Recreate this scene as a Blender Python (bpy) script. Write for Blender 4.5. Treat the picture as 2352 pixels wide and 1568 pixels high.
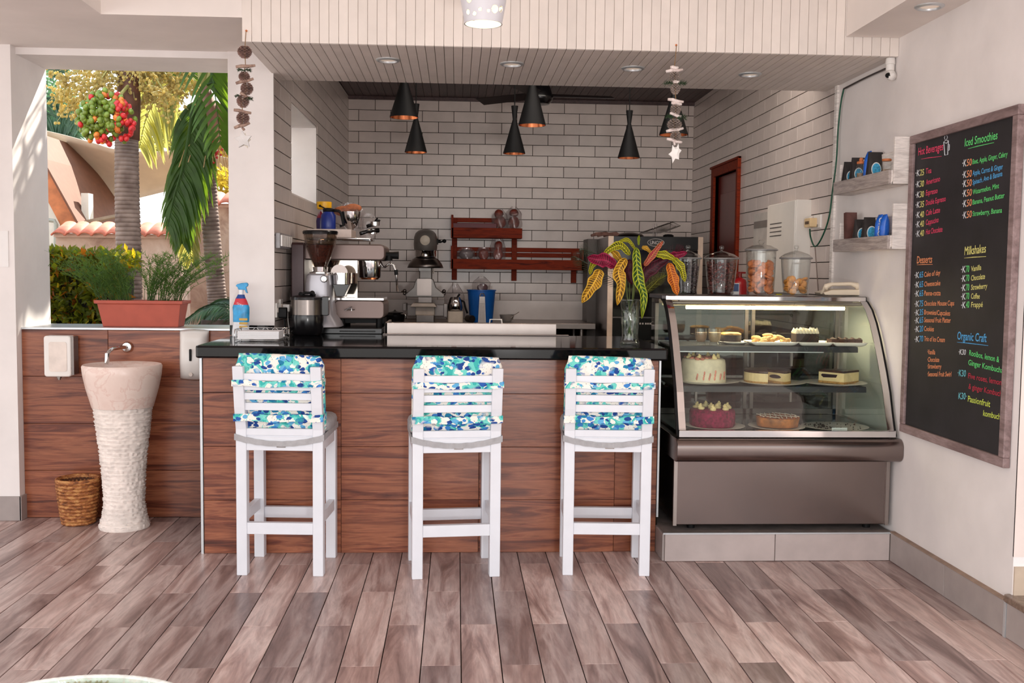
import bpy, math, random
from math import pi, sin, cos, radians
from mathutils import Vector, Matrix
random.seed(7)
for o in list(bpy.data.objects): bpy.data.objects.remove(o, do_unlink=True)
S = bpy.context.scene
COL = S.collection

# ------------------------------------------------------------------ camera
F_ = Vector((0.05468336772647638, 0.996247990544634, -0.06707958430006707))
R_ = Vector((0.9984786684781395, -0.054082343075965, 0.010744708536547203))
U_ = Vector((-0.0070765731970135835, 0.0675650908620159, 0.9976897717269606))
FPX = 2345.588; EYE = Vector((0, 0, 1.48815))
cam = bpy.data.cameras.new('camera'); camo = bpy.data.objects.new('camera', cam); COL.objects.link(camo)
cam.sensor_width = 36; cam.lens = FPX / 2352 * 36; cam.clip_start = .05; cam.clip_end = 300
mw = Matrix((R_, U_, -F_)).transposed().to_4x4(); mw.translation = EYE
camo.matrix_world = mw
S.camera = camo

# ------------------------------------------------------------------ world, lights, exposure
EXPOSURE = -0.06
S.view_settings.view_transform = 'Standard'; S.view_settings.look = 'None'
S.view_settings.exposure = EXPOSURE; S.view_settings.gamma = 1; S.view_settings.use_curve_mapping = False
w = bpy.data.worlds.new('sky'); S.world = w; w.use_nodes = True
nt = w.node_tree; nt.nodes.clear()
wo = nt.nodes.new('ShaderNodeOutputWorld'); bg = nt.nodes.new('ShaderNodeBackground')
tc = nt.nodes.new('ShaderNodeTexCoord'); sx = nt.nodes.new('ShaderNodeSeparateXYZ'); rp = nt.nodes.new('ShaderNodeValToRGB')
nt.links.new(tc.outputs['Generated'], sx.inputs[0]); nt.links.new(sx.outputs[2], rp.inputs[0])
rp.color_ramp.elements[0].position = 0.0; rp.color_ramp.elements[0].color = (1.0, .95, .90, 1)
rp.color_ramp.elements[1].position = 0.7; rp.color_ramp.elements[1].color = (.66, .83, 1.0, 1)
nt.links.new(rp.outputs[0], bg.inputs[0]); bg.inputs[1].default_value = 2.3
nt.links.new(bg.outputs[0], wo.inputs[0])

def light(name, kind, loc, energy, color=(1, 1, 1), target=None, **kw):
    l = bpy.data.lights.new(name, kind); l.energy = energy; l.color = color
    for k, v in kw.items(): setattr(l, k, v)
    o = bpy.data.objects.new(name, l); COL.objects.link(o); o.location = loc
    if target is not None:
        o.rotation_euler = (Vector(target) - Vector(loc)).to_track_quat('-Z', 'Y').to_euler()
    return o
SUN_DIR = Vector((.45, .78, .85))           # towards the sun
light('sun', 'SUN', (0, 0, 9), 13.0, (1, .93, .80), target=-SUN_DIR + Vector((0, 0, 9)), angle=radians(.6))
# the photographer's flash, low right of the camera
light('flash', 'AREA', (.55, -.3, .95), 48, (1, .97, .95), target=(.4, 7, 1.5), shape='DISK', size=.22)
# daylight of the open terrace behind the photographer
light('terrace_daylight', 'AREA', (-2.4, -2.6, 2.3), 105, (.97, .98, 1.0), target=(1.6, 7, 1.3), shape='RECTANGLE', size=6.0, size_y=2.6)

# added fill light that brightens the kitchen, unseen behind the soffit
light('kitchen_fill_light', 'AREA', (1.1, 6.5, 3.05), 19, (1, .90, .80), target=(.9, 9.6, .9), shape='RECTANGLE', size=2.4, size_y=.25)

# ------------------------------------------------------------------ pixel helpers (reference frame 2352 x 1568)
def ray(px, py): return F_ + R_ * ((px - 1176) / FPX) + U_ * ((784 - py) / FPX)
def atY(px, py, Y): d = ray(px, py); return EYE + d * (Y / d.y)
def atX(px, py, X): d = ray(px, py); return EYE + d * (X / d.x)
def atZ(px, py, Z): d = ray(px, py); return EYE + d * ((Z - EYE.z) / d.z)
def mpp(Y): return Y / (FPX * .996)          # metres per pixel at depth Y

def c(r, g, b):
    f = lambda v: ((v / 255 + .055) / 1.055) ** 2.4 if v > 10 else v / 255 / 12.92
    return (f(r), f(g), f(b), 1)

# ------------------------------------------------------------------ materials
MATS = {}
def newmat(name):
    m = bpy.data.materials.new(name); m.use_nodes = True; nt = m.node_tree
    b = nt.nodes['Principled BSDF']; MATS[name] = m
    return m, nt, b
def coords(nt, kind='Object', scale=(1, 1, 1), rand=0.0, rot=(0, 0, 0)):
    t = nt.nodes.new('ShaderNodeTexCoord'); mp = nt.nodes.new('ShaderNodeMapping')
    mp.inputs['Scale'].default_value = scale; mp.inputs['Rotation'].default_value = rot
    nt.links.new(t.outputs[kind], mp.inputs[0])
    if rand:
        oi = nt.nodes.new('ShaderNodeObjectInfo'); mu = nt.nodes.new('ShaderNodeMath'); mu.operation = 'MULTIPLY'
        mu.inputs[1].default_value = rand; nt.links.new(oi.outputs['Random'], mu.inputs[0])
        cb = nt.nodes.new('ShaderNodeCombineXYZ')
        for i in range(3): nt.links.new(mu.outputs[0], cb.inputs[i])
        nt.links.new(cb.outputs[0], mp.inputs['Location'])
    return mp.outputs[0]
def noise(nt, vec, scale, detail=4, rough=.55, dist=0.0):
    n = nt.nodes.new('ShaderNodeTexNoise'); n.inputs['Scale'].default_value = scale
    n.inputs['Detail'].default_value = detail; n.inputs['Roughness'].default_value = rough
    n.inputs['Distortion'].default_value = dist
    nt.links.new(vec, n.inputs['Vector']); return n.outputs[0]
def ramp(nt, fac, stops, interp='LINEAR'):
    r = nt.nodes.new('ShaderNodeValToRGB'); cr = r.color_ramp; cr.interpolation = interp
    while len(cr.elements) < len(stops): cr.elements.new(.5)
    for e, (p, col) in zip(cr.elements, stops): e.position = p; e.color = col
    nt.links.new(fac, r.inputs[0]); return r.outputs[0]
def mixc(nt, fac, a, b, mode='MIX'):
    m = nt.nodes.new('ShaderNodeMix'); m.data_type = 'RGBA'; m.blend_type = mode
    for sock, v in ((m.inputs[0], fac), (m.inputs[6], a), (m.inputs[7], b)):
        if hasattr(v, 'is_output') or isinstance(v, bpy.types.NodeSocket): nt.links.new(v, sock)
        else: sock.default_value = v
    return m.outputs[2]
def bump(nt, b, h, strength=.3, dist=.002):
    n = nt.nodes.new('ShaderNodeBump'); n.inputs['Strength'].default_value = strength
    n.inputs['Distance'].default_value = dist; nt.links.new(h, n.inputs['Height'])
    nt.links.new(n.outputs[0], b.inputs['Normal'])
def M(name, col, rough=.5, metal=0, var=.06, scale=12, bmp=0, bscale=60, spec=.5, rv=0, coat=0, emit=None, es=0):
    if name in MATS: return MATS[name]
    m, nt, b = newmat(name)
    b.inputs['Roughness'].default_value = rough; b.inputs['Metallic'].default_value = metal
    b.inputs['Specular IOR Level'].default_value = spec; b.inputs['Coat Weight'].default_value = coat
    v = coords(nt, rand=7.0)
    n = noise(nt, v, scale)
    lo = tuple(max(0, x * (1 - var * 2)) for x in col[:3]) + (1,); hi = tuple(min(1, x * (1 + var * 2)) for x in col[:3]) + (1,)
    cc = ramp(nt, n, [(.3, lo), (.7, hi)])
    if rv:
        oi = nt.nodes.new('ShaderNodeObjectInfo')
        k = ramp(nt, oi.outputs['Random'], [(0, (1 - rv, 1 - rv, 1 - rv, 1)), (1, (1 + rv * .5, 1 + rv * .5, 1 + rv * .5, 1))])
        cc = mixc(nt, 1.0, cc, k, 'MULTIPLY')
    nt.links.new(cc, b.inputs['Base Color'])
    if bmp: bump(nt, b, noise(nt, v, bscale, 6), bmp)
    if emit: b.inputs['Emission Color'].default_value = emit; b.inputs['Emission Strength'].default_value = es
    return m
def wood_mat(name, stops, stretch=(1.2, 14, 14), rough=.4, rv=.2, dist=1.2, scale=2.2, coat=0.0, spec=.5, bmp=.12):
    m, nt, b = newmat(name)
    v = coords(nt, scale=stretch, rand=23.0)
    n1 = noise(nt, v, scale, 5, .6, dist)
    n2 = noise(nt, v, scale * 5, 4, .65, .4)
    cc = ramp(nt, n1, stops)
    g = ramp(nt, n2, [(.3, (.78, .78, .78, 1)), (.62, (1.08, 1.08, 1.08, 1))])
    cc = mixc(nt, 1.0, cc, g, 'MULTIPLY')
    oi = nt.nodes.new('ShaderNodeObjectInfo')
    k = ramp(nt, oi.outputs['Random'], [(0, (1 - rv, 1 - rv, 1 - rv * .95, 1)), (1, (1 + rv * .4, 1 + rv * .4, 1 + rv * .4, 1))])
    cc = mixc(nt, 1.0, cc, k, 'MULTIPLY')
    nt.links.new(cc, b.inputs['Base Color']); b.inputs['Roughness'].default_value = rough
    b.inputs['Coat Weight'].default_value = coat; b.inputs['Specular IOR Level'].default_value = spec
    bump(nt, b, n2, bmp, .001)
    return m
def glass_mat(name, tint=(.93, .97, .95, 1), rough=.02, ior=1.45, opa=0.0, gcol=(1, 1, 1, 1), edge=.55, power=3.2):
    m, nt, b = newmat(name)
    nt.nodes.remove(b); out = nt.nodes['Material Output']
    tr = nt.nodes.new('ShaderNodeBsdfTransparent'); tr.inputs[0].default_value = tint
    gl = nt.nodes.new('ShaderNodeBsdfGlossy'); gl.inputs['Roughness'].default_value = rough; gl.inputs[0].default_value = gcol
    lw = nt.nodes.new('ShaderNodeLayerWeight'); lw.inputs[0].default_value = .5
    pw = nt.nodes.new('ShaderNodeMath'); pw.operation = 'POWER'; pw.inputs[1].default_value = power; nt.links.new(lw.outputs['Facing'], pw.inputs[0])
    fr = nt.nodes.new('ShaderNodeMath'); fr.operation = 'MULTIPLY_ADD'; fr.inputs[1].default_value = edge; fr.inputs[2].default_value = ((ior - 1) / (ior + 1)) ** 2 * 1.6
    nt.links.new(pw.outputs[0], fr.inputs[0])
    mx = nt.nodes.new('ShaderNodeMixShader')
    nt.links.new(fr.outputs[0], mx.inputs[0]); nt.links.new(tr.outputs[0], mx.inputs[1]); nt.links.new(gl.outputs[0], mx.inputs[2])
    last = mx
    if opa:
        df = nt.nodes.new('ShaderNodeBsdfDiffuse'); df.inputs[0].default_value = gcol
        m2 = nt.nodes.new('ShaderNodeMixShader'); m2.inputs[0].default_value = opa
        nt.links.new(mx.outputs[0], m2.inputs[1]); nt.links.new(df.outputs[0], m2.inputs[2]); last = m2
    nt.links.new(last.outputs[0], out.inputs[0])
    return m

WHITE = M('white_plaster', c(232, 225, 222), .7, var=.03, scale=3, bmp=.12, bscale=25)
CEIL = M('ceiling_paint', c(234, 225, 219), .8, var=.03, scale=2)
BOARDW = M('white_board_paint', c(230, 220, 212), .55, var=.025, scale=6, bmp=.06, bscale=90, rv=.05)
TILEG = M('cream_wall_tile', c(208, 194, 187), .28, var=.03, scale=7, rv=.07)
GROUT = M('dark_grout', c(34, 27, 20), .95, spec=.1)
GROUTL = M('pale_grout', c(168, 156, 148), .9)
WPAINT = M('white_stool_paint', c(222, 223, 229), .38, var=.012)
STEEL = M('brushed_steel', c(158, 148, 143), .40, 1, var=.04, scale=5, bmp=.03, bscale=200)
CHROME = M('chrome', c(215, 213, 212), .08, 1, var=.01)
DSTEEL = M('dark_steel', c(120, 112, 108), .3, 1, var=.05)
BLACK = M('matt_black', c(12, 11, 12), .6, var=.1, spec=.25)
GBLACK = M('gloss_black_plastic', c(16, 15, 17), .2, var=.1)
COPPER = M('copper_lining', c(244, 150, 100), .25, 1, var=.03)
GREYTILE = M('grey_skirting_tile', c(164, 153, 149), .35, var=.04, scale=8, rv=.06)
TRIMW = M('aluminium_trim', c(205, 208, 210), .35, .6, var=.02)
CERAM = M('white_ceramic', c(240, 232, 222), .2, var=.01)
PLASTW = M('white_plastic', c(232, 227, 222), .3, var=.01)
GLASS = glass_mat('clear_glass')
GLASSJ = glass_mat('jar_glass', (.95, .955, .95, 1), .015, 1.4, gcol=(.86, .86, .84, 1), edge=.8, power=2.6)
GLASSC = glass_mat('display_glass', (.86, .92, .87, 1), .01, 1.5)
FILM = glass_mat('plastic_film', (.9, .88, .88, 1), .12, 1.35, .06, (.85, .82, .82, 1))
FLOORT = wood_mat('floor_wood_tile', [(.30, c(124, 96, 90)), (.45, c(176, 146, 138)), (.58, c(212, 188, 180)), (.72, c(178, 148, 140)), (.85, c(140, 110, 103))], (7, .9, 7), .32, .42, 1.1, 1.25, spec=.5)
CLAD = wood_mat('wood_look_cladding', [(.25, c(58, 26, 18)), (.40, c(112, 56, 38)), (.55, c(162, 98, 68)), (.66, c(124, 64, 44)), (.78, c(66, 32, 22))], (.8, 10, 12), .28, .2, .9, 1.9)
DARKW = wood_mat('dark_stained_ceiling_wood', [(.3, c(58, 38, 40)), (.7, c(88, 62, 62))], (12, 1, 12), .5, .25)
REDW = wood_mat('red_brown_shelf_wood', [(.3, c(70, 14, 4)), (.5, c(136, 44, 12)), (.75, c(98, 24, 6))], (1.4, 14, 14), .6, .1, spec=.15)
DOORW = M('red_door_varnish', c(98, 26, 20), .35, var=.1, scale=4)
FRAMEW = wood_mat('greyed_frame_wood', [(.3, c(112, 90, 88)), (.6, c(152, 130, 128)), (.8, c(124, 100, 98))], (6, 1.5, 6), .6, .1)
PALLET = wood_mat('whitewashed_pallet_wood', [(.3, c(206, 196, 190)), (.5, c(238, 230, 224)), (.8, c(222, 212, 206))], (1.5, 1.5, 12), .7, .08)
PALLETG = wood_mat('grey_pallet_wood', [(.3, c(140, 128, 124)), (.55, c(186, 174, 168)), (.8, c(160, 148, 142))], (8, 1.2, 14), .7, .06)
def granite():
    m, nt, b = newmat('black_granite'); v = coords(nt)
    n = noise(nt, v, 420, 2); cc = ramp(nt, n, [(.68, c(11, 10, 12)), (.76, c(90, 88, 90))])
    nt.links.new(cc, b.inputs['Base Color']); b.inputs['Roughness'].default_value = .07
    b.inputs['Specular IOR Level'].default_value = .32
    return m
GRANITE = granite()
def floral():
    m, nt, b = newmat('teal_floral_fabric'); v0 = coords(nt, scale=(1, 1, 1), rand=3.0)
    dn = nt.nodes.new('ShaderNodeTexNoise'); dn.inputs['Scale'].default_value = 14; nt.links.new(v0, dn.inputs['Vector'])
    mx = nt.nodes.new('ShaderNodeMix'); mx.data_type = 'VECTOR'; mx.inputs[0].default_value = .045
    nt.links.new(v0, mx.inputs[4]); nt.links.new(dn.outputs[1], mx.inputs[5])
    v = mx.outputs[1]
    def vor(scale, rnd=1.0, st=(1, 1, 1)):
        mp = nt.nodes.new('ShaderNodeMapping'); mp.inputs['Scale'].default_value = st; nt.links.new(v, mp.inputs[0])
        q = nt.nodes.new('ShaderNodeTexVoronoi'); q.inputs['Scale'].default_value = scale; q.inputs['Randomness'].default_value = rnd
        nt.links.new(mp.outputs[0], q.inputs['Vector']); return q
    base = ramp(nt, noise(nt, v, 15, 2), [(.44, c(240, 234, 224)), (.5, c(112, 208, 196)), (.58, c(60, 178, 172)), (.66, c(240, 234, 224))], 'CONSTANT')
    a = vor(34, 1, (1, 1, 1.6)); sp = nt.nodes.new('ShaderNodeSeparateColor'); nt.links.new(a.outputs['Color'], sp.inputs[0])
    colb = ramp(nt, sp.outputs[0], [(0, c(22, 66, 140)), (.25, c(60, 130, 200)), (.45, c(20, 120, 160)), (.62, c(245, 240, 232)), (.8, c(36, 90, 170)), (.9, c(96, 170, 214))], 'CONSTANT')
    mk = ramp(nt, a.outputs['Distance'], [(.0, (1, 1, 1, 1)), (.50, (1, 1, 1, 1)), (.52, (0, 0, 0, 1))], 'CONSTANT')
    cl = ramp(nt, noise(nt, v0, 16, 1), [(.36, (0, 0, 0, 1)), (.47, (1, 1, 1, 1))])
    mk = mixc(nt, 1.0, mk, cl, 'MULTIPLY')
    cc = mixc(nt, mk, base, colb)
    b2 = vor(60, 1, (2.6, 2.6, .8)); mk2 = ramp(nt, b2.outputs['Distance'], [(.0, (1, 1, 1, 1)), (.16, (0, 0, 0, 1))], 'CONSTANT')
    cc = mixc(nt, mk2, cc, c(20, 30, 52))
    nt.links.new(cc, b.inputs['Base Color']); b.inputs['Roughness'].default_value = .85
    bump(nt, b, noise(nt, v0, 300, 2), .15, .001)
    return m
FLORAL = floral()
GREYF = M('grey_canvas', c(168, 166, 168), .9, var=.05, scale=30, bmp=.3, bscale=260)

# ------------------------------------------------------------------ mesh builder
ORG = {}
class MB:
    def __init__(s): s.v = []; s.f = []; s.mi = []; s.uv = {}; s.m = 0
    def add(s, vs, fs):
        n = len(s.v); s.v += [tuple(x) for x in vs]; s.f += [tuple(i + n for i in q) for q in fs]; s.mi += [s.m] * len(fs); return n
    def box(s, x0, x1, y0, y1, z0, z1):
        if x0 > x1: x0, x1 = x1, x0
        if y0 > y1: y0, y1 = y1, y0
        if z0 > z1: z0, z1 = z1, z0
        s.add([(x0, y0, z0), (x1, y0, z0), (x1, y1, z0), (x0, y1, z0), (x0, y0, z1), (x1, y0, z1), (x1, y1, z1), (x0, y1, z1)],
              [(0, 3, 2, 1), (4, 5, 6, 7), (0, 1, 5, 4), (1, 2, 6, 5), (2, 3, 7, 6), (3, 0, 4, 7)]); return s
    def boxm(s, mat, sx_, sy_, sz_):      # box of full size under a matrix
        vs = [mat @ Vector((x * sx_ / 2, y * sy_ / 2, z * sz_ / 2)) for x, y, z in ((-1, -1, -1), (1, -1, -1), (1, 1, -1), (-1, 1, -1), (-1, -1, 1), (1, -1, 1), (1, 1, 1), (-1, 1, 1))]
        s.add(vs, [(0, 3, 2, 1), (4, 5, 6, 7), (0, 1, 5, 4), (1, 2, 6, 5), (2, 3, 7, 6), (3, 0, 4, 7)]); return s
    def lathe(s, cx, cy, prof, n=24, caps=True, mat=None, sy=1.0, wob=None):
        vs = []
        for r, z in prof:
            for i in range(n):
                a = 2 * pi * i / n; rr = r * (wob(a, z) if wob else 1)
                p = Vector((cx + rr * cos(a), cy + rr * sin(a) * sy, z)); vs.append(mat @ p if mat else p)
        fs = []
        for k in range(len(prof) - 1):
            for i in range(n):
                j = (i + 1) % n; fs.append((k * n + i, k * n + j, (k + 1) * n + j, (k + 1) * n + i))
        if caps: fs.append(tuple(range(n - 1, -1, -1))); fs.append(tuple((len(prof) - 1) * n + i for i in range(n)))
        s.add(vs, fs); return s
    def tube(s, pts, r, n=8, caps=True):
        pts = [Vector(p) for p in pts]; rs = r if isinstance(r, (list, tuple)) else [r] * len(pts)
        vs = []; up = None
        for i, p in enumerate(pts):
            t = (pts[min(i + 1, len(pts) - 1)] - pts[max(i - 1, 0)])
            t = t.normalized() if t.length > 1e-9 else Vector((0, 0, 1))
            if up is None: up = t.orthogonal().normalized()
            up = (up - t * up.dot(t)); up = up.normalized() if up.length > 1e-6 else t.orthogonal().normalized()
            w_ = t.cross(up)
            for k in range(n):
                a = 2 * pi * k / n; vs.append(p + (up * cos(a) + w_ * sin(a)) * rs[i])
        fs = []
        for k in range(len(pts) - 1):
            for i in range(n):
                j = (i + 1) % n; fs.append((k * n + i, k * n + j, (k + 1) * n + j, (k + 1) * n + i))
        if caps: fs.append(tuple(range(n - 1, -1, -1))); fs.append(tuple((len(pts) - 1) * n + i for i in range(n)))
        s.add(vs, fs); return s
    def prism(s, poly, lo, hi, ax='y'):    # poly of 2-D points extruded along ax
        def P(a, b_, t): return {'x': (t, a, b_), 'y': (a, t, b_), 'z': (a, b_, t)}[ax]
        n = len(poly); vs = [P(a, b_, lo) for a, b_ in poly] + [P(a, b_, hi) for a, b_ in poly]
        fs = [tuple(range(n)), tuple(range(2 * n - 1, n - 1, -1))] + [(i, n + i, n + (i + 1) % n, (i + 1) % n) for i in range(n)]
        s.add(vs, fs); return s
    def grid(s, fn, nu, nv, uv=False, closed=False):
        vs = [fn(i / nu, j / nv) for j in range(nv + 1) for i in range(nu + 1)]
        fs = [(j * (nu + 1) + i, j * (nu + 1) + i + 1, (j + 1) * (nu + 1) + i + 1, (j + 1) * (nu + 1) + i) for j in range(nv) for i in range(nu)]
        n = s.add(vs, fs)
        if uv:
            for j in range(nv + 1):
                for i in range(nu + 1): s.uv[n + j * (nu + 1) + i] = (i / nu, j / nv)
        return s
    def ball(s, cen, r, nu=14, nv=9, mat=None, jit=0):
        cen = Vector(cen); r = Vector((r, r, r)) if not hasattr(r, '__len__') else Vector(r)
        vs = []; 
        for j in range(1, nv):
            t = pi * j / nv
            for i in range(nu):
                a = 2 * pi * i / nu; q = 1 + (random.random() - .5) * jit
                p = Vector((r.x * sin(t) * cos(a), r.y * sin(t) * sin(a), r.z * cos(t))) * q
                vs.append(cen + (mat @ p if mat else p))
        top = Vector((0, 0, r.z)); vs.append(cen + (mat @ top if mat else top)); vs.append(cen - (mat @ top if mat else top))
        fs = []
        for j in range(nv - 2):
            for i in range(nu):
                k = (i + 1) % nu; fs.append((j * nu + i, (j + 1) * nu + i, (j + 1) * nu + k, j * nu + k))
        T = (nv - 1) * nu
        for i in range(nu):
            k = (i + 1) % nu; fs.append((T, i, k)); fs.append((T + 1, (nv - 2) * nu + k, (nv - 2) * nu + i))
        s.add(vs, fs); return s
    def rbox(s, x0, x1, y0, y1, z0, z1, r=.02, ax='z', n=5):   # box with rounded edges along ax
        a0, a1, b0, b1, lo, hi = {'z': (x0, x1, y0, y1, z0, z1), 'y': (x0, x1, z0, z1, y0, y1), 'x': (y0, y1, z0, z1, x0, x1)}[ax]
        r = min(r, (a1 - a0) / 2.01, (b1 - b0) / 2.01); poly = []
        for (ca, cb_, st) in ((a1 - r, b1 - r, 0), (a0 + r, b1 - r, 90), (a0 + r, b0 + r, 180), (a1 - r, b0 + r, 270)):
            for k in range(n + 1):
                t = radians(st + 90 * k / n); poly.append((ca + r * cos(t), cb_ + r * sin(t)))
        return s.prism(poly, lo, hi, ax)
    def build(s, name, mat, parent=None, smooth=False, bev=0, solid=0, kind=None, label=None, sub=0):
        off = ORG.get(parent.name, Vector((0, 0, 0))) if parent else s.org if hasattr(s, 'org') else Vector((0, 0, 0))
        me = bpy.data.meshes.new(name)
        me.from_pydata([tuple(Vector(v) - off) for v in s.v], [], s.f)
        mats = mat if isinstance(mat, (list, tuple)) else [mat]
        for m_ in mats: me.materials.append(m_)
        me.polygons.foreach_set('material_index', s.mi)
        if s.uv:
            l = me.uv_layers.new(name='UVMap')
            for lp in me.loops: l.data[lp.index].uv = s.uv.get(lp.vertex_index, (0, 0))
        me.validate(); me.update()
        o = bpy.data.objects.new(name, me); COL.objects.link(o)
        fixn(me)
        if smooth:
            me.polygons.foreach_set('use_smooth', [True] * len(me.polygons))
            if smooth != 2:
                try: me.set_sharp_from_angle(angle=radians(38))
                except Exception: pass
        if parent: o.parent = parent; ORG[o.name] = off
        if bev:
            md = o.modifiers.new('bevel', 'BEVEL'); md.width = bev; md.segments = 2; md.limit_method = 'ANGLE'; md.angle_limit = radians(40)
        if solid:
            md = o.modifiers.new('solid', 'SOLIDIFY'); md.thickness = solid
        if sub:
            md = o.modifiers.new('sub', 'SUBSURF'); md.levels = sub; md.render_levels = sub
        if kind: o['kind'] = kind
        if label: o['label'] = label
        return o
import bmesh
def fixn(me):
    if len(me.polygons) > 20000: return
    bm = bmesh.new(); bm.from_mesh(me); bmesh.ops.recalc_face_normals(bm, faces=bm.faces); bm.to_mesh(me); bm.free()
def tag(o, label, cat, group=None):
    o['label'] = label; o['category'] = cat
    if group: o['group'] = group
    return o
def thing(name, label, cat, loc=(0, 0, 0), group=None, rotz=0):
    o = bpy.data.objects.new(name, None); COL.objects.link(o); o.empty_display_size = .1
    o.location = loc; o.rotation_euler = (0, 0, rotz); ORG[o.name] = Vector(loc) if not rotz else Vector((0, 0, 0))
    return tag(o, label, cat, group)
def solo(mb, name, mat, label, cat, group=None, **kw):     # a thing that is one mesh, origin at its base
    xs = [v[0] for v in mb.v]; ys = [v[1] for v in mb.v]; zs = [v[2] for v in mb.v]
    o0 = Vector(((min(xs) + max(xs)) / 2, (min(ys) + max(ys)) / 2, min(zs))); mb.org = o0
    o = mb.build(name, mat, None, **kw); o.location = o0
    return tag(o, label, cat, group)
def struct(mb, name, mat, **kw):
    o = mb.build(name, mat, None, kind='structure', **kw); ORG[o.name] = Vector((0, 0, 0)); return o
def copy_obj(o, parent=None, loc=None):
    q = o.copy(); COL.objects.link(q)
    if parent: q.parent = parent
    if loc is not None: q.location = loc
    return q
def copy_tree(o, parent=None):
    q = copy_obj(o, parent)
    for ch in list(o.children): copy_tree(ch, q)
    return q
def text_mesh(s, size=1.0, bold=0.0, shear=0.0, ext=.0):
    cu = bpy.data.curves.new('t', 'FONT'); cu.body = s; cu.size = size; cu.offset = bold; cu.shear = shear; cu.extrude = ext; cu.resolution_u = 3
    o = bpy.data.objects.new('t', cu); COL.objects.link(o)
    dg = bpy.context.evaluated_depsgraph_get(); me = bpy.data.meshes.new_from_object(o.evaluated_get(dg))
    bpy.data.objects.remove(o); return me
def writing(s, P0, P1, up, hgt, mat, parent, name='writing', bold=.0, shear=0, thick=.0015, align=False):
    # flat lettering from P0 (left baseline) to P1 (right baseline), capital height hgt
    me = text_mesh(s, 1.0, bold, shear, 0)
    xs = [v.co.x for v in me.vertices]
    if not xs: return None
    x0, x1 = min(xs), max(xs); ex = (Vector(P1) - Vector(P0)); L = ex.length; ex.normalize(); ey = Vector(up).normalized()
    kx = L / max(1e-6, x1 - x0); ky = hgt / .69; nrm = ex.cross(ey)
    off = ORG.get(parent.name, Vector((0, 0, 0))) if parent else Vector((0, 0, 0))
    for v in me.vertices: v.co = Vector(P0) + ex * ((v.co.x - x0) * kx) + ey * (v.co.y * ky) + nrm * thick - off
    me.materials.clear(); me.materials.append(mat); me.name = name
    o = bpy.data.objects.new(name, me); COL.objects.link(o)
    if parent: o.parent = parent; ORG[o.name] = off
    return o
# ------------------------------------------------------------------ room
XR, XL, YB, YP = 2.305, -1.046, 10.0, 6.16
ZC, ZS = 3.16, 2.64            # kitchen ceiling, soffit

def pieces(parent, rects, fn, name, mat, depth, cache):
    """rects: list of (u0,u1,v0,v1); fn(u,v,w) -> world; one object per piece, alike pieces share a mesh"""
    for u0, u1, v0, v1 in rects:
        key = (round(u1 - u0, 4), round(v1 - v0, 4))
        if key not in cache:
            b = MB(); du, dv = u1 - u0, v1 - v0; e = .0012; d = depth
            P = [(0, 0, 0), (du, 0, 0), (du, dv, 0), (0, dv, 0), (0, 0, d - e), (du, 0, d - e), (du, dv, d - e), (0, dv, d - e),
                 (e, e, d), (du - e, e, d), (du - e, dv - e, d), (e, dv - e, d)]
            o0 = Vector(fn(0, 0, 0)); b.add([Vector(fn(*q)) - o0 for q in P],
                [(0, 1, 5, 4), (1, 2, 6, 5), (2, 3, 7, 6), (3, 0, 4, 7), (4, 5, 9, 8), (5, 6, 10, 9), (6, 7, 11, 10), (7, 4, 8, 11), (8, 9, 10, 11)])
            me = bpy.data.meshes.new(name); me.from_pydata(b.v, [], b.f); me.materials.append(mat); fixn(me); cache[key] = me
        o = bpy.data.objects.new(name, cache[key]); COL.objects.link(o); o.location = fn(u0, v0, 0); o.parent = parent

# floor: sub-floor plus every plank
b = MB().box(-7, 7, -6, 6.16, -.12, -.006).box(-1.0, XR + .3, 6.16, 10.1, -.12, -.006).box(-2.6, -1.0, 6.16, 6.6, -.12, -.006)
floor = struct(b, 'floor', GROUT)
rects = []
for i in range(-17, 19):
    x0 = -.58 + i * .1525
    x1 = min(x0 + .1485, XR)
    par = 0 if i % 2 == 0 else 1
    for j in range(-6, 12):
        if j % 2 != par: continue
        y1 = 5.143 - j * .45125; y0 = y1 - .9005
        y0c, y1c = max(y0, 1.2), min(y1, 6.158)
        if x0 > -1.34 and x0 < 1.10: y1c = min(y1c, 5.40)
        if x0 > 1.05: y1c = min(y1c, 5.20)
        if y1c - y0c > .04: rects.append((x0, x1, y0c, y1c))
pieces(floor, rects, lambda u, v, w_: (u, v, -.006 + w_), 'plank', FLOORT, .006, {})
b = MB().box(-7, 7, -6, 1.19, -.006, 0).box(-7, -3.18, 1.19, 6.1, -.006, 0).box(XR + .02, 7, 1.19, 4.0, -.006, 0)
o = struct(b, 'floor', FLOORT); 

# right wall: plaster part
b = MB().box(XR, XR + .25, 4.03, 6.175, 0, 3.7)
wall_right = struct(b, 'wall_right', WHITE)
b = MB().box(XR - .014, XR - .0005, 6.15, 6.19, 1.2, 2.64)
struct(b, 'trim_1', PALLET)
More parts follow.
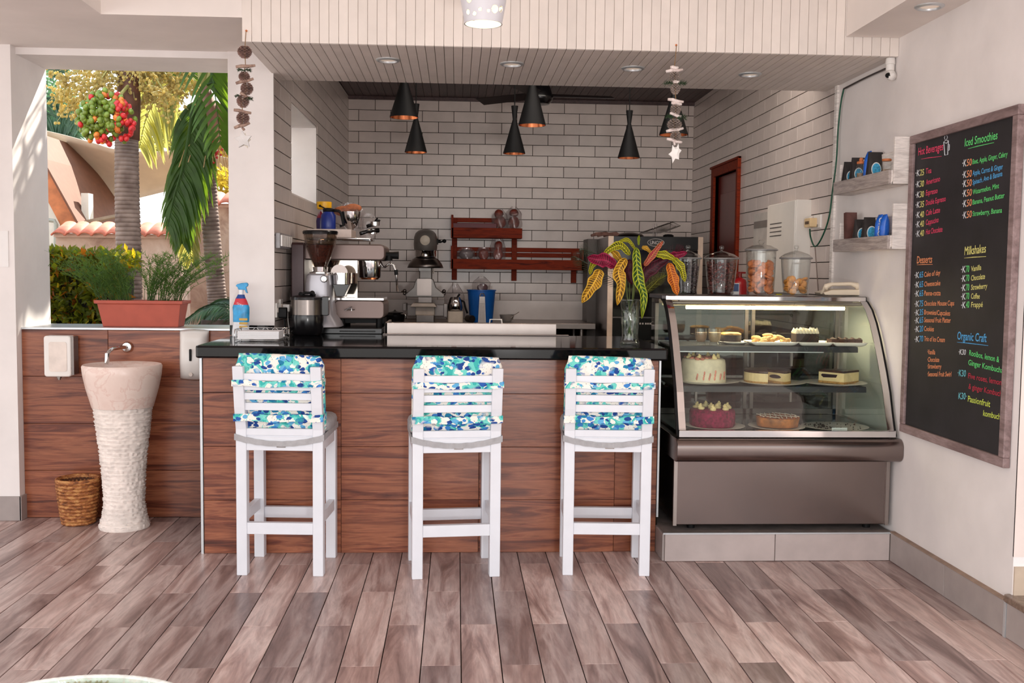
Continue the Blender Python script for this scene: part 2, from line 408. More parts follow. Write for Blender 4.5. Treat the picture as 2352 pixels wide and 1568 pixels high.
# tiled part of the right wall (kitchen), with the doorway
DY0, DY1, DZ = 8.36, 9.1, 2.36
b = MB().box(XR + .004, XR + .25, 6.18, DY0, 0, 3.3).box(XR + .004, XR + .25, DY1, 10.2, 0, 3.3).box(XR + .004, XR + .25, DY0, DY1, DZ, 3.3)
wall_rt = struct(b, 'wall_right_tiled', GROUT)
def tile_rects(u0, u1, v0, v1, ru, rv, pu, pv, holes=(), even=0.0, odd=.152, gap=.005, gapu=.005):
    out = []; j = 0
    k = int(math.floor((v0 - rv) / pv)) - 1
    while rv + k * pv < v1:
        a0, a1 = rv + k * pv + gap / 2, rv + (k + 1) * pv - gap / 2
        off = even if k % 2 == 0 else odd
        m_ = int(math.floor((u0 - ru - off) / pu)) - 1
        while ru + off + m_ * pu < u1:
            b0, b1 = ru + off + m_ * pu + gapu / 2, ru + off + (m_ + 1) * pu - gapu / 2
            c0, c1, d0, d1 = max(b0, u0), min(b1, u1), max(a0, v0), min(a1, v1)
            if c1 - c0 > .012 and d1 - d0 > .008:
                segs = [(c0, c1, d0, d1)]
                for (h0, h1, g0, g1) in holes:
                    ns = []
                    for (e0, e1, f0, f1) in segs:
                        if e1 <= h0 or e0 >= h1 or f1 <= g0 or f0 >= g1: ns.append((e0, e1, f0, f1)); continue
                        if e0 < h0: ns.append((e0, h0, f0, f1))
                        if e1 > h1: ns.append((h1, e1, f0, f1))
                        m0, m1 = max(e0, h0), min(e1, h1)
                        if f0 < g0: ns.append((m0, m1, f0, g0))
                        if f1 > g1: ns.append((m0, m1, g1, f1))
                    segs = [q for q in ns if q[1] - q[0] > .01 and q[3] - q[2] > .008]
                out += segs
            m_ += 1
        k += 1
    return out
TP, TH = .3043, .1028
rr = tile_rects(6.19, 9.995, 1.12, ZC, 6.19 + .1, 2.6232 - .02, TP, TH, [(DY0 - .09, DY1 + .09, 0, DZ + .09)], gapu=.0022)
pieces(wall_rt, rr, lambda u, v, w_: (XR + .004 - w_, u, v), 'tile', TILEG, .006, {})
# back wall
b = MB().box(XL - .3, XR + .3, YB, YB + .25, 0, 3.4)
wall_back = struct(b, 'wall_back', GROUT)
rr = tile_rects(XL, XR, 1.10, ZC, -.9485, 3.2396 - .1028 * 30, TP, TH, even=.157, odd=0)
pieces(wall_back, rr, lambda u, v, w_: (u, YB - w_, v), 'tile', TILEG, .006, {})
# left kitchen wall with the window niche; white pillar is its front end
def XLf(y): return -1.085 + (y - 6.16) * .01016
def shear(b): b.v = [(x + XLf(y) - XL, y, z) for x, y, z in b.v]
WY0, WY1, WZ0, WZ1 = 6.78, 7.93, 1.985, 2.58
b = MB().box(-1.296, XL - .004, YP + .003, WY0, 0, 3.4).box(-1.296, XL - .004, WY1, 10.2, 0, 3.4)
b.box(-1.296, XL - .004, WY0, WY1, 0, WZ0).box(-1.296, XL - .004, WY0, WY1, WZ1, 3.4)
shear(b); wall_left = struct(b, 'wall_left', GROUT)
rr = tile_rects(YP + .006, 9.995, 1.12, ZC, 6.25, 2.6232 - .1028 * 20, TP, TH, [(WY0, WY1, WZ0, WZ1)], gapu=.0022)
pieces(wall_left, rr, lambda u, v, w_: (XLf(u) - .004 + w_, u, v), 'tile', TILEG, .005, {})
b = MB().box(-1.296, XL - .006, WY1 - .012, WY1, WZ0, WZ1).box(-1.296, XL - .006, WY0, WY0 + .012, WZ0, WZ1)
b.box(-1.296, XL - .006, WY0, WY1, WZ1 - .012, WZ1).box(-1.296, XL - .006, WY0, WY1, WZ0, WZ0 + .012)
shear(b); struct(b, 'window_1', WHITE)
b = MB().box(-1.345, XLf(YP) + .004, YP - .012, YP + .002, 1.16, 3.4).box(-1.345, -1.3365, YP + .002, WY0, 0, 3.4).box(-1.345, -1.3365, WY1, 10.2, 0, 3.4).box(-1.345, -1.3365, WY0, WY1, 0, WZ0).box(-1.345, -1.3365, WY0, WY1, WZ1, 3.4)
pillar = struct(b, 'wall_pillar', WHITE)
b = MB().box(-1.343, XLf(YP) + .002, YP - .02, YP - .012, 1.102, 1.16)
struct(b, 'baseboard_pillar', GRANITE)

# left column, lintel and low wall
b = MB().box(-4.2, -2.56, 6.09, 6.6, 0, 3.6)
struct(b, 'wall_column_left', WHITE)
b = MB().box(-4.2, -2.55, 6.08, 6.09, 0, .145).box(-2.56, -2.548, 6.08, 6.16, 0, .145)
struct(b, 'baseboard_left', GREYTILE, bev=.002)
b = MB().box(-2.57, -1.33, YP, 6.6, 2.72, 3.6)
struct(b, 'lintel_left', WHITE)
LW = MB().box(-2.57, -1.30, YP + .012, 6.58, 0, 1.125)
low_wall = struct(LW, 'wall_low', GROUT)
b = MB().box(-2.57, -1.335, YP - .002, 6.6, 1.126, 1.137)
struct(b, 'sill_low_wall', TRIMW)
lz = [0.0, .285, .565, .848, 1.124]
rects = []
for k in range(4):
    xs = [-2.56, -2.06, -1.31] if k == 3 else ([-2.56, -1.31] if k == 1 else [-2.56, -1.86, -1.31])
    for a_, b_ in zip(xs[:-1], xs[1:]): rects.append((a_ + .001, b_ - .001, lz[k] + .001, lz[k + 1] - .001))
pieces(low_wall, rects, lambda u, v, w_: (u, YP + .012 - w_, v), 'cladding_tile', CLAD, .012, {})

# ceilings
b = MB().box(-6, -1.09, 5.325, 6.16, 2.76, 3.6).box(-6, -1.79, 0.5, 5.325, 2.76, 3.6)
struct(b, 'ceiling_left_low', CEIL)
b = MB().box(2.02, XR, 2.2, 5.318, 2.735, 3.6)
struct(b, 'ceiling_drop_right', CEIL)
b = MB().box(-7, 5, -1.6, 5.6, 3.6, 3.75)
struct(b, 'ceiling_high', CEIL)
# valance boards
b = MB().box(-1.09, XR, 5.327, 5.40, ZS + .03, 3.6)
val = struct(b, 'wall_valance', GROUTL)
n = 70; wv = (XR + 1.092) / n
pieces(val, [(-1.092 + i * wv + .0009, -1.092 + (i + 1) * wv - .0009, ZS, 3.6) for i in range(n)],
       lambda u, v, w_: (u, 5.327 - w_, v), 'board', BOARDW, .005, {})
b = MB().box(-1.09, XR, 5.336, 6.35, ZS + .013, ZS + .2)
b.box(-1.09, XR, 6.33, 6.35, ZS + .013, ZC + .2)
sof = struct(b, 'ceiling_soffit', GROUTL)
pieces(sof, [(-1.092 + i * wv + .0016, -1.092 + (i + 1) * wv - .0016, 5.338, 6.36) for i in range(n)],
       lambda u, v, w_: (u, v, ZS + .013 - w_), 'board', BOARDW, .013, {})
# dark kitchen ceiling
b = MB().box(XL - .3, XR + .3, 6.35, 10.2, ZC + .012, ZC + .2)
kc = struct(b, 'ceiling_kitchen', GROUT)
n2 = 46; w2 = (XR - XL) / n2
pieces(kc, [(XL + i * w2 + .0015, XL + (i + 1) * w2 - .0015, 6.36, 9.99) for i in range(n2)],
       lambda u, v, w_: (u, v, ZC + .012 - w_), 'board', DARKW, .012, {})
b = MB().box(XL, XR, 9.965, 9.993, ZC - .03, ZC + .01)
struct(b, 'trim_ceiling', DARKW)

# skirting: right wall, step at the right, plinth of the display case
def tiled_skirt(name, rects, fn, back):
    o = struct(back, name, GROUTL); pieces(o, rects, fn, 'tile', GREYTILE, .01, {}); return o
bk = MB().box(XR - .012, XR, 4.03, 5.17, 0, .150)
o = tiled_skirt('baseboard_right', [(4.05, 4.566, .002, .15), (4.57, 5.162, .002, .15)], lambda u, v, w_: (XR - .012 - w_, u, v), bk)
b = MB().box(XR - .024, XR, 4.05, 5.162, .151, .158)
struct(b, 'trim_2', M('skirting_top_cement', c(150, 126, 110), .8, var=.1))
b = MB().box(XR - .024, XR - .008, 4.03, 4.046, 0, .153); struct(b, 'trim_3', TRIMW)
b = MB().box(XR - .010, 4.6, 2.2, 4.03, 0, .15); 
o = tiled_skirt('floor_step', [(2.9, 3.45, .002, .148), (3.454, 4.028, .002, .148)], lambda u, v, w_: (XR - .010 - w_, u, v), b)
b = MB().rbox(XR - .03, 4.6, 2.2, 4.05, .15, .18, .02, 'z'); struct(b, 'floor_step_tread', M('brown_granite', c(120, 100, 86), .25, var=.15, scale=60), bev=.004)
b = MB().box(XR + .25, 4.6, 4.05, 4.3, 0, 3.7).box(XR, XR + .26, 4.028, 4.036, .34, 3.7)
struct(b, 'wall_right_return', M('pink_white_plaster', c(224, 208, 200), .7, var=.03, scale=4))
b = MB().box(XR + .004, 4.6, 4.022, 4.036, .18, .30); struct(b, 'baseboard_step', M('beige_tile', c(190, 170, 150), .4, var=.04, scale=12))

# kitchen doorway
b = MB()
b.box(XR - .018, XR + .1, DY0 - .085, DY0, 0, DZ + .085).box(XR - .018, XR + .1, DY1, DY1 + .085, 0, DZ + .085).box(XR - .018, XR + .1, DY0, DY1, DZ, DZ + .085)
b.box(XR - .03, XR, DY0 - .095, DY0 - .075, 0, DZ + .095).box(XR - .03, XR, DY0 - .095, DY1 + .095, DZ + .075, DZ + .095)
dr = struct(b, 'door_1', REDW, bev=.004)
b = MB().box(XR + .03, XR + .07, DY0, DY1, 0, DZ)
b.box(XR + .022, XR + .03, DY0 + .1, DY1 - .1, .3, 1.1).box(XR + .022, XR + .03, DY0 + .1, DY1 - .1, 1.2, 2.2)
b.build('door_leaf', DOORW, dr, bev=.004)

# downlights
def downlight(px, py, Z, group, label):
    p = atZ(px, py, Z); t = thing('recessed_downlight', label, 'ceiling light', (p.x, p.y, Z - .012), group)
    b = MB().lathe(p.x, p.y, [(.066, Z), (.066, Z - .004), (.058, Z - .010), (.050, Z - .010), (.046, Z - .002), (.046, Z + .0)], 28, caps=False); b.build('trim_ring', TRIMW, t, smooth=True)
    b = MB().lathe(p.x, p.y, [(.0, Z - .001), (.045, Z - .001)], 24, caps=False); b.build('lens', M('downlight_lens', c(226, 206, 190), .3, emit=(1, .8, .62, 1), es=.25), t)
for px, py, wh in ((891, 137, 'leftmost in the soffit, near the big left pendant'), (1176, 146, 'second from the left in the soffit'),
                   (1454, 156, 'just left of the hanging whitewashed cone garland'), (1723, 170, 'rightmost in the boarded soffit')):
    downlight(px, py, ZS, 'downlights in the boarded soffit', 'round white recessed downlight, ' + wh)
downlight(2135, 14, 2.735, 'downlights in the boarded soffit', 'round white recessed downlight in the plain dropped ceiling at top right')
# ------------------------------------------------------------------ bar counter
t = thing('bar_counter', 'long bar counter clad in brown wood-look tiles, black granite top on it', 'bar counter', (-.12, 5.8, 0))
CX0, CX1 = -1.325, 1.085
b = MB().box(CX0, CX1, 5.37, 5.95, 0, 1.035); b.build('carcass', GROUT, t)
zs = [0, .2835, .567, .850, 1.033]
xs = [CX0 + .012, -.600, .125, .850, CX1 - .008]
cache = {}
rects = []
for k in range(4):
    for a_, b_ in zip(xs[:-1], xs[1:]): rects.append((a_ + .001, b_ - .001, zs[k] + .001, zs[k + 1] - .001))
for (u0, u1, v0, v1) in rects:
    key = (round(u1 - u0, 3), round(v1 - v0, 3)); 
    bb = MB().box(u0, u1, 5.358, 5.37, v0, v1); bb.build('cladding_tile', CLAD, t, bev=.001)
b = MB().box(CX0 - .002, CX0 + .010, 5.352, 5.372, 0, 1.034); b.build('edge_trim', TRIMW, t)
b = MB().box(CX1 - .006, CX1 + .004, 5.352, 5.372, .19, 1.034); b.build('edge_trim', TRIMW, t)
b = MB().prism([(-1.32, 5.285), (1.10, 5.285), (1.115, 5.30), (1.115, 6.33), (-.35, 6.33), (-.35, 7.6), (-1.062, 7.6), (-1.076, 6.141), (-1.335, 6.141), (-1.335, 5.30)], 1.035, 1.10, 'z')
solo(b, 'granite_countertop', GRANITE, 'black speckled granite countertop with rounded edge on the bar', 'countertop', bev=.014)
# steel panel at the back of the counter
b = MB().box(-.44, .625, 6.345, 6.36, 1.101, 1.172).box(-.45, .70, 6.30, 6.345, 1.1005, 1.106)
b.box(-.44, -.425, 6.345, 6.75, 1.101, 1.172)
solo(b, 'steel_upstand', STEEL, 'long low brushed steel upstand along the rear edge of the counter', 'steel panel', bev=.002)

# ------------------------------------------------------------------ bar stools
def make_stool():
    t = thing('bar_stool', '', 'bar stool', (0, 0, 0)); ORG[t.name] = Vector((0, 0, 0))
    W, D, L = .215, .19, .052
    for sx_, sy_ in ((-1, 1), (1, 1)):
        b = MB().box(sx_ * W, sx_ * (W - L), sy_ * D, sy_ * (D - L), 0, .67); b.build('leg', WPAINT, t, bev=.003)
    def bk(z): return -D - max(0, z - .70) * .16          # backward lean of the rear posts
    for sx_ in (-1, 1):
        b = MB(); pts = [(-D, 0), (-D + L, 0), (-D + L, .70), (bk(.80) + .040, .80), (bk(1.03) + .034, 1.03), (bk(1.03) - .004, 1.03), (bk(.83) - .006, .83), (-D, .72)]
        b.prism(pts, sx_ * W - (L if sx_ > 0 else 0), sx_ * W + (L if sx_ < 0 else 0), 'x'); b.build('leg', WPAINT, t, bev=.004)
    for y0, y1 in ((-D + .004, -D + .036), (D - .036, D - .004)):
        b = MB().box(-W + L, W - L, y0, y1, .617, .685); b.build('apron', WPAINT, t, bev=.002)
        b = MB().box(-W + L, W - L, y0, y1, .205, .262); b.build('stretcher', WPAINT, t, bev=.002)
    for sx_ in (-1, 1):
        x0, x1 = sx_ * (W - .005), sx_ * (W - .035)
        b = MB().box(x0, x1, -D + L, D - L, .617, .685); b.build('apron', WPAINT, t, bev=.002)
        b = MB().box(x0, x1, -D + L, D - L, .255, .31); b.build('stretcher', WPAINT, t, bev=.002)
    b = MB().box(-W, W, -D + .01, D, .672, .69); b.build('seat', WPAINT, t, bev=.003)
    for z0, z1 in ((.690, .724), (.815, .851), (.867, .900), (.914, .940), (.960, .995)):
        y = bk((z0 + z1) / 2) + .008
        b = MB().box(-W + L - .002, W - L + .002, y, y + .02, z0, z1); b.build('back_slat', WPAINT, t, bev=.002)
    # back cushion with tie bands
    def cush(u, v):
        a = 2 * pi * u; return a
    b = MB(); n = 40; rows = []
    for j, (z, th) in enumerate(((.700, .2), (.704, .7), (.72, .95), (.78, 1.05), (.86, 1.08), (.95, 1.04), (1.03, .95), (1.065, .75), (1.080, .35), (1.083, .0))):
        ring = []
        for i in range(n):
            a = 2 * pi * i / n; ca, sa = cos(a), sin(a); e = .28
            x = (abs(ca) ** e) * (1 if ca > 0 else -1) * (.208 + .010 * (th > .9)) * (1 if z < 1.06 else .985 - (z - 1.06) * 1.2)
            y = (abs(sa) ** .7) * (1 if sa > 0 else -1) * .034 * max(th, .05)
            ring.append((x, bk(z) + .072 + y, z + .006 * sin(9 * x + j) * (z > 1)))
        rows += ring
    nr = 10; fs = [(k * n + i, k * n + (i + 1) % n, (k + 1) * n + (i + 1) % n, (k + 1) * n + i) for k in range(nr - 1) for i in range(n)]
    fs.append(tuple(range(n - 1, -1, -1))); fs.append(tuple((nr - 1) * n + i for i in range(n)))
    b.add(rows, fs); bc = b.build('back_cushion', FLORAL, t, smooth=2)
    for z0, z1 in ((.936, .966), (.765, .800)):
        b = MB(); y = bk((z0 + z1) / 2); Ws = W + .004
        def strap(u, v, z0=z0, z1=z1, y=y, Ws=Ws):
            per = [(-Ws, y + .09), (-Ws, y - .01), (Ws, y - .01), (Ws, y + .09)]
            s_ = u * 3; k = min(2, int(s_)); f = s_ - k
            p, q = per[k], per[k + 1]; x = p[0] + (q[0] - p[0]) * f; yy = p[1] + (q[1] - p[1]) * f
            sag = -.004 * cos(x * 7) + .003 * sin(x * 31 + z0 * 40)
            return (x, yy - (.002 if k == 1 else 0), z0 + (z1 - z0) * v + sag)
        b.grid(strap, 36, 1); b.build('tie_band', FLORAL, t, solid=.003)
    # grey seat pad with its elastic skirt
    b = MB(); rows = []; n = 44
    for j, (z, k_) in enumerate(((.690, .99), (.70, 1.02), (.735, 1.03), (.752, 1.0), (.762, .93), (.766, .5))):
        for i in range(n):
            a = 2 * pi * i / n; ca, sa = cos(a), sin(a)
            rows.append(((abs(ca) ** .3) * (1 if ca > 0 else -1) * .218 * k_, .050 + (abs(sa) ** .3) * (1 if sa > 0 else -1) * .146 * k_, z))
    fs = [(k * n + i, k * n + (i + 1) % n, (k + 1) * n + (i + 1) % n, (k + 1) * n + i) for k in range(5) for i in range(n)]
    fs += [tuple(range(n - 1, -1, -1)), tuple(5 * n + i for i in range(n))]
    b.add(rows, fs); b.build('seat_pad', GREYF, t, smooth=True)
    b = MB()
    def skirt(u, v):
        Ws = W + .005; x = -Ws + 2 * Ws * u; sag = .030 * (1 - (x / Ws) ** 2)
        return (x, -D - .005 - .002 * sin(u * 60), .668 - sag + v * (.030 - .004 * cos(x * 8)) + .0008 * sin(u * 45))
    b.grid(skirt, 60, 1); b.build('elastic_band', GREYF, t, solid=.003)
    for sx_ in (-1, 1):
        b = MB().grid(lambda u, v, s_=sx_: (s_ * (W + .006), -D - .005 + u * (2 * D), .668 + .012 * u + v * .03), 6, 1); b.build('elastic_band', GREYF, t, solid=.003)
    b = MB().box(-.014, .030, -D + .001, -D + .004, .633, .649); b.build('metal_tag', DSTEEL, t)
    return t
st0 = make_stool()
spots = [((544, 1319), (747, 1320), 'white slatted bar stool at the left end of the bar'),
         ((943, 1325), (1150, 1324), 'white slatted bar stool in the middle of the three at the bar'),
         ((1290, 1320), (1491, 1318), 'white slatted bar stool nearest the cake display case')]
for i, (a_, b_, lab) in enumerate(spots):
    A, B = atZ(*a_, 0), atZ(*b_, 0); e = (B - A).normalized(); rot = math.atan2(e.y, e.x)
    rot += (-.03, .10, -.075)[i]
    nrm = Vector((-sin(rot), cos(rot), 0)); cpos = (A + B) / 2 + nrm * .166
    s_ = st0 if i == 0 else copy_tree(st0)
    s_.location = (cpos.x, cpos.y, 0); s_.rotation_euler = (0, 0, rot)
    tag(s_, lab, 'bar stool', 'white bar stools')
st0.scale = (.985, 1, 1)

# ------------------------------------------------------------------ pedestal basin
MARB = newmat('pink_marble'); m, nt, bs = MARB; MARB = m
v = coords(nt); n1 = noise(nt, v, 7, 5, .55, .5); nt.links.new(ramp(nt, n1, [(.3, c(228, 202, 190)), (.5, c(236, 214, 203)), (.53, c(226, 196, 184)), (.56, c(237, 217, 206)), (.8, c(230, 206, 194))]), bs.inputs['Base Color']); bs.inputs['Roughness'].default_value = .28
ROUGHM = M('chiselled_marble', c(240, 227, 218), .85, var=.07, scale=14, bmp=.9, bscale=38)
PX, PY = -1.905, 5.93; k_ = mpp(PY)
t = thing('pedestal_basin', 'tall tapered pink marble pedestal washbasin with chiselled lower body', 'washbasin', (PX, PY, 0))
rr = [(840, 86), (860, 84), (890, 78), (933, 66)]
def pz(y): return atY(262, y, PY).z
prof = [(r * k_, pz(y)) for y, r in rr][::-1]
inner = [(.80 * 86 * k_, pz(842)), (.6 * 86 * k_, pz(842) - .06), (.35 * 86 * k_, pz(842) - .10), (.02, pz(842) - .11)]
b = MB().lathe(PX, PY, prof + [(86 * k_ - .006, pz(836))] + [(78 * k_, pz(838))] + inner, 56, caps=False); b.build('bowl', MARB, t, smooth=True)
# chiselled shaft: ridged bands with ragged relief
prof = []; pts = [(933, 62), (980, 57), (1040, 50), (1100, 45), (1150, 43), (1180, 47), (1200, 52), (1208, 55)]
def rad(y):
    for (a, ra), (b_, rb) in zip(pts[:-1], pts[1:]):
        if y <= b_: return ra + (rb - ra) * (y - a) / (b_ - a)
    return pts[-1][1]
b = MB(); rows = []; N = 120; nb = 28; ys = []
for i in range(nb):
    y0 = 933 + i * (1208 - 933) / nb; dy = (1208 - 933) / nb
    for f, off in ((0.0, .2), (.12, 1.9), (.35, .9), (.7, .6), (.95, .2)): ys.append((y0 + f * dy, off))
rnd = random.Random(3)
for y, off in ys:
    jit = [rnd.uniform(-1, 1) for _ in range(N // 2)]
    for i in range(N):
        a = 2 * pi * i / N; r = (rad(y) + off + (jit[i // 2] * 2.2 if off > .5 else 0)) * k_
        rows.append((PX + r * cos(a), PY + r * sin(a), atY(262, y, PY).z * 1.0))
n0 = len(ys); fs = [(k * N + i, k * N + (i + 1) % N, (k + 1) * N + (i + 1) % N, (k + 1) * N + i) for k in range(n0 - 1) for i in range(N)]
b.add(rows, fs); b.build('shaft', ROUGHM, t, smooth=2)
b = MB().lathe(PX, PY, [(54 * k_, 0), (54 * k_, .02), (53 * k_, .035), (.4 * k_, .035)], 56); b.build('foot', ROUGHM, t, smooth=True)
# tap
P = atY(292, 797, 6.148); t = thing('wall_tap', 'chrome wall-mounted spout above the marble basin', 'tap', (P.x, 6.145, P.z))
b = MB().lathe(0, 0, [(.032, 0), (.032, .004), (.026, .012), (.0, .014)], 28, mat=Matrix.Translation((P.x, 6.148, P.z)) @ Matrix.Rotation(radians(90), 4, 'X')); b.build('wall_flange', CHROME, t, smooth=True)
q = P.copy(); x1, x2 = P.x - .05, P.x - .058
b = MB().tube([(P.x, 6.14, P.z), (P.x - .015, 6.08, P.z + .004), (x1 + .01, 6.02, P.z), (x1, 5.985, P.z - .012), (x2, 5.975, P.z - .03)], .011, 14); b.build('spout', CHROME, t, smooth=True)
b = MB().tube([(x2, 5.975, P.z - .022), (x2 - .003, 5.974, P.z - .085)], .0135, 16); b.build('spout_tip', CHROME, t, smooth=True)
# soap dispensers
P0, P1 = atY(112, 769, 6.14), atY(178, 862, 6.14)
t = thing('soap_dispenser', 'white boxy wall soap dispenser left of the tap', 'soap dispenser', ((P0.x + P1.x) / 2, 6.145, P1.z))
b = MB().rbox(P0.x, P1.x - .008, 6.06, 6.135, P1.z, P0.z, .016, 'y'); b.build('body', PLASTW, t, smooth=True, bev=.006)
b = MB().rbox(P1.x - .012, P1.x + .006, 6.07, 6.145, P1.z + .01, P0.z - .004, .004, 'y'); b.build('back_plate', DSTEEL, t)
b = MB().rbox(P0.x + .03, P1.x - .03, 6.056, 6.062, P1.z + .03, P0.z - .035, .014, 'y'); b.build('front_panel', M('warm_white_plastic', c(226, 212, 202), .35), t, smooth=True)
b = MB().tube([((P0.x + P1.x) / 2 - .01, 6.10, P1.z + .002), ((P0.x + P1.x) / 2 - .01, 6.10, P1.z - .012)], .014, 14).tube([((P0.x + P1.x) / 2 - .01, 6.10, P1.z - .01), ((P0.x + P1.x) / 2 - .01, 6.10, P1.z - .022)], .008, 12); b.build('nozzle', DSTEEL, t, smooth=True)
P0, P1 = atY(404, 761, 6.05), atY(472, 874, 6.05)
t = thing('soap_dispenser', 'white rounded sensor soap dispenser beside the bar end, dark slot in front', 'soap dispenser', ((P0.x + P1.x) / 2, 6.14, P1.z))
b = MB(); hh = P0.z - P1.z
def shell(u, v):
    x = P0.x + (P1.x - P0.x) * u; z = P1.z + hh * v
    bulge = .085 * (1 - (2 * u - 1) ** 6) * (1 - abs(2 * v - 1) ** 8) * (.72 + .28 * sin(pi * min(1, v * 1.3)))
    return (x + .006 * sin(pi * v) * (1 if u < .5 else -1) * 0, 6.14 - bulge, z + .008 * sin(pi * u) * (1 if v > .5 else -1) * (abs(2 * v - 1)))
b.grid(shell, 20, 24); b.grid(lambda u, v: (P0.x + (P1.x - P0.x) * u, 6.144, P1.z + hh * v), 1, 1); b.build('body', PLASTW, t, smooth=2, solid=.002)
xc = (P0.x * .52 + P1.x * .48)
b = MB().rbox(xc - .005, xc + .007, 6.045, 6.056, P1.z + .115, P1.z + .185, .004, 'y'); b.build('level_window', BLACK, t)
b = MB().tube([(xc, 6.064, P1.z + .035), (xc, 6.056, P1.z + .035)], .011, 18); b.build('sensor_button', M('warm_white_plastic', c(226, 212, 202), .35), t)
# woven basket
BX, BY = atZ(172, 1207, 0).x, 6.02; kb = mpp(5.95)
t = thing('woven_basket', 'round woven brown wicker basket on the floor behind the marble pedestal', 'basket', (BX, BY, 0))
WICK = wood_mat('wicker', [(.3, c(84, 44, 22)), (.5, c(168, 102, 54)), (.62, c(206, 150, 90)), (.8, c(120, 66, 34))], (14, 14, 30), .7, .05, .5, 2)
b = MB(); H = .262; n = 13
for i in range(n):
    z = .011 + i * (H - .02) / (n - 1); r = (.083 + .030 * (i / (n - 1)) ** .8); N = 60; zz = []
    ring = [(BX + (r + (.0035 if (k + i) % 2 else -.001)) * cos(2 * pi * k / N), BY + (r + (.0035 if (k + i) % 2 else -.001)) * sin(2 * pi * k / N), z) for k in range(N + 1)]
    b.tube(ring, .0108, 8, caps=False)
b.build('woven_wall', WICK, t, smooth=2, kind='stuff')
b = MB().tube([(BX + .116 * cos(2 * pi * k / 40), BY + .116 * sin(2 * pi * k / 40), H) for k in range(41)], .010, 8, caps=False); b.build('rim', WICK, t, smooth=2)
b = MB().lathe(BX, BY, [(.0, .004), (.085, .004), (.085, .012), (.108, H - .01), (.104, H - .01), (.08, .016), (0, .014)], 40, caps=False); b.build('lining', M('basket_core', c(92, 52, 28), .8, var=.2, scale=40), t)
# paper notice on the column
P0, P1 = atY(0, 530, 6.085), atY(20, 613, 6.085)
b = MB().box(P0.x - .12, P1.x, 6.084, 6.089, P1.z, P0.z); nt_ = solo(b, 'paper_notice', M('paper', c(236, 232, 230), .7, var=.01), 'white paper notice fixed to the left column, cut by the frame', 'notice')

# ------------------------------------------------------------------ round cane table in the foreground
TX, TY, TZ, TR = -.90, 2.27, .45, .345
t = thing('round_table', 'low round white cane-wrapped table with a glass top, nearest the camera', 'table', (TX, TY, 0))
CANE = M('white_wrapped_cane', c(240, 238, 230), .6, var=.1, scale=40, bmp=.3, bscale=120)
b = MB().lathe(TX, TY, [(0, TZ - .008), (TR - .028, TZ - .008), (TR - .028, TZ), (0, TZ)], 64, caps=False); b.build('glass_top', glass_mat('table_glass', (.92, .96, .94, 1), .01, 1.15), t)
b = MB(); N = 220
b.tube([(TX + (TR - .012 + .0015 * (k % 2)) * cos(2 * pi * k / N), TY + (TR - .012 + .0015 * (k % 2)) * sin(2 * pi * k / N), TZ - .012) for k in range(N + 1)], .014, 8, caps=False); b.build('cane_rim', CANE, t, smooth=2)
MB().lathe(TX, TY, [(.20, TZ - .016), (TR - .02, TZ - .016), (TR - .02, TZ - .020), (.20, TZ - .020), (.20, TZ - .016)], 64, caps=False).build('cane_top', M('pale_cane_sheet', c(238, 234, 224), .5, var=.05, scale=60), t)
b = MB()
for k in range(150):
    a = 2 * pi * k / 150
    if (k // 12) % 3 == 0: b.tube([(TX + .21 * cos(a + .12 * (k % 2)), TY + .21 * sin(a + .12 * (k % 2)), TZ - .013), (TX + (TR - .012) * cos(a), TY + (TR - .012) * sin(a), TZ - .011)], .0028, 5)
b.build('cane_wrapping', M('tan_cane', c(196, 178, 150), .6), t, kind='stuff')
b = MB(); rnd = random.Random(5)
for k in range(60):
    a = 2 * pi * k / 60; a2 = a + rnd.uniform(.5, 1.3)
    b.tube([(TX + (TR - .02) * cos(a), TY + (TR - .02) * sin(a), TZ - .022), (TX + .5 * TR * cos((a + a2) / 2), TY + .5 * TR * sin((a + a2) / 2), TZ - .12), (TX + .6 * TR * cos(a2), TY + .6 * TR * sin(a2), .03)], .005, 5)
b.build('cane_lattice', CANE, t, kind='stuff')
b = MB().tube([(TX + .62 * TR * cos(2 * pi * k / 40), TY + .62 * TR * sin(2 * pi * k / 40), .014) for k in range(41)], .014, 8, caps=False); b.build('base_ring', CANE, t, smooth=2)

# ------------------------------------------------------------------ chalkboard
t = thing('chalkboard', 'tall framed menu chalkboard with coloured handwriting on the right wall', 'chalkboard', (2.29, 4.65, .7))
C4 = [atX(2087, 308, 2.275), atX(2336, 247, 2.275), atX(2309, 1082, 2.275), atX(2070, 987, 2.275)]
y0, y1 = (C4[1].y + C4[2].y) / 2, (C4[0].y + C4[3].y) / 2; z0, z1 = (C4[2].z + C4[3].z) / 2, (C4[0].z + C4[1].z) / 2
fw = .042
for (a, b_, c_, d) in ((y0, y1, z0, z0 + fw), (y0, y1, z1 - fw, z1), (y0, y0 + fw, z0 + fw, z1 - fw), (y1 - fw, y1, z0 + fw, z1 - fw)):
    MB().box(2.272, XR - .002, a, b_, c_, d).build('frame_rail', FRAMEW, t, bev=.004)
SLATE = M('black_chalk_slate', c(34, 31, 34), .6, var=.18, scale=5, bmp=.05)
MB().box(2.285, XR - .004, y0 + fw, y1 - fw, z0 + fw, z1 - fw).build('slate', SLATE, t)
def chalk(name, r, g, b_): return M('chalk_' + name, c(r, g, b_), .9, var=.12, scale=160)
CK = dict(w=chalk('white', 222, 226, 230), y=chalk('yellow', 222, 216, 130), p=chalk('pink', 218, 70, 104), g=chalk('green', 100, 214, 120),
          b=chalk('blue', 86, 170, 224), o=chalk('orange', 232, 150, 104), r=chalk('red', 176, 48, 66), t=chalk('teal', 110, 190, 200), l=chalk('lime', 200, 216, 90))
XB = 2.2845
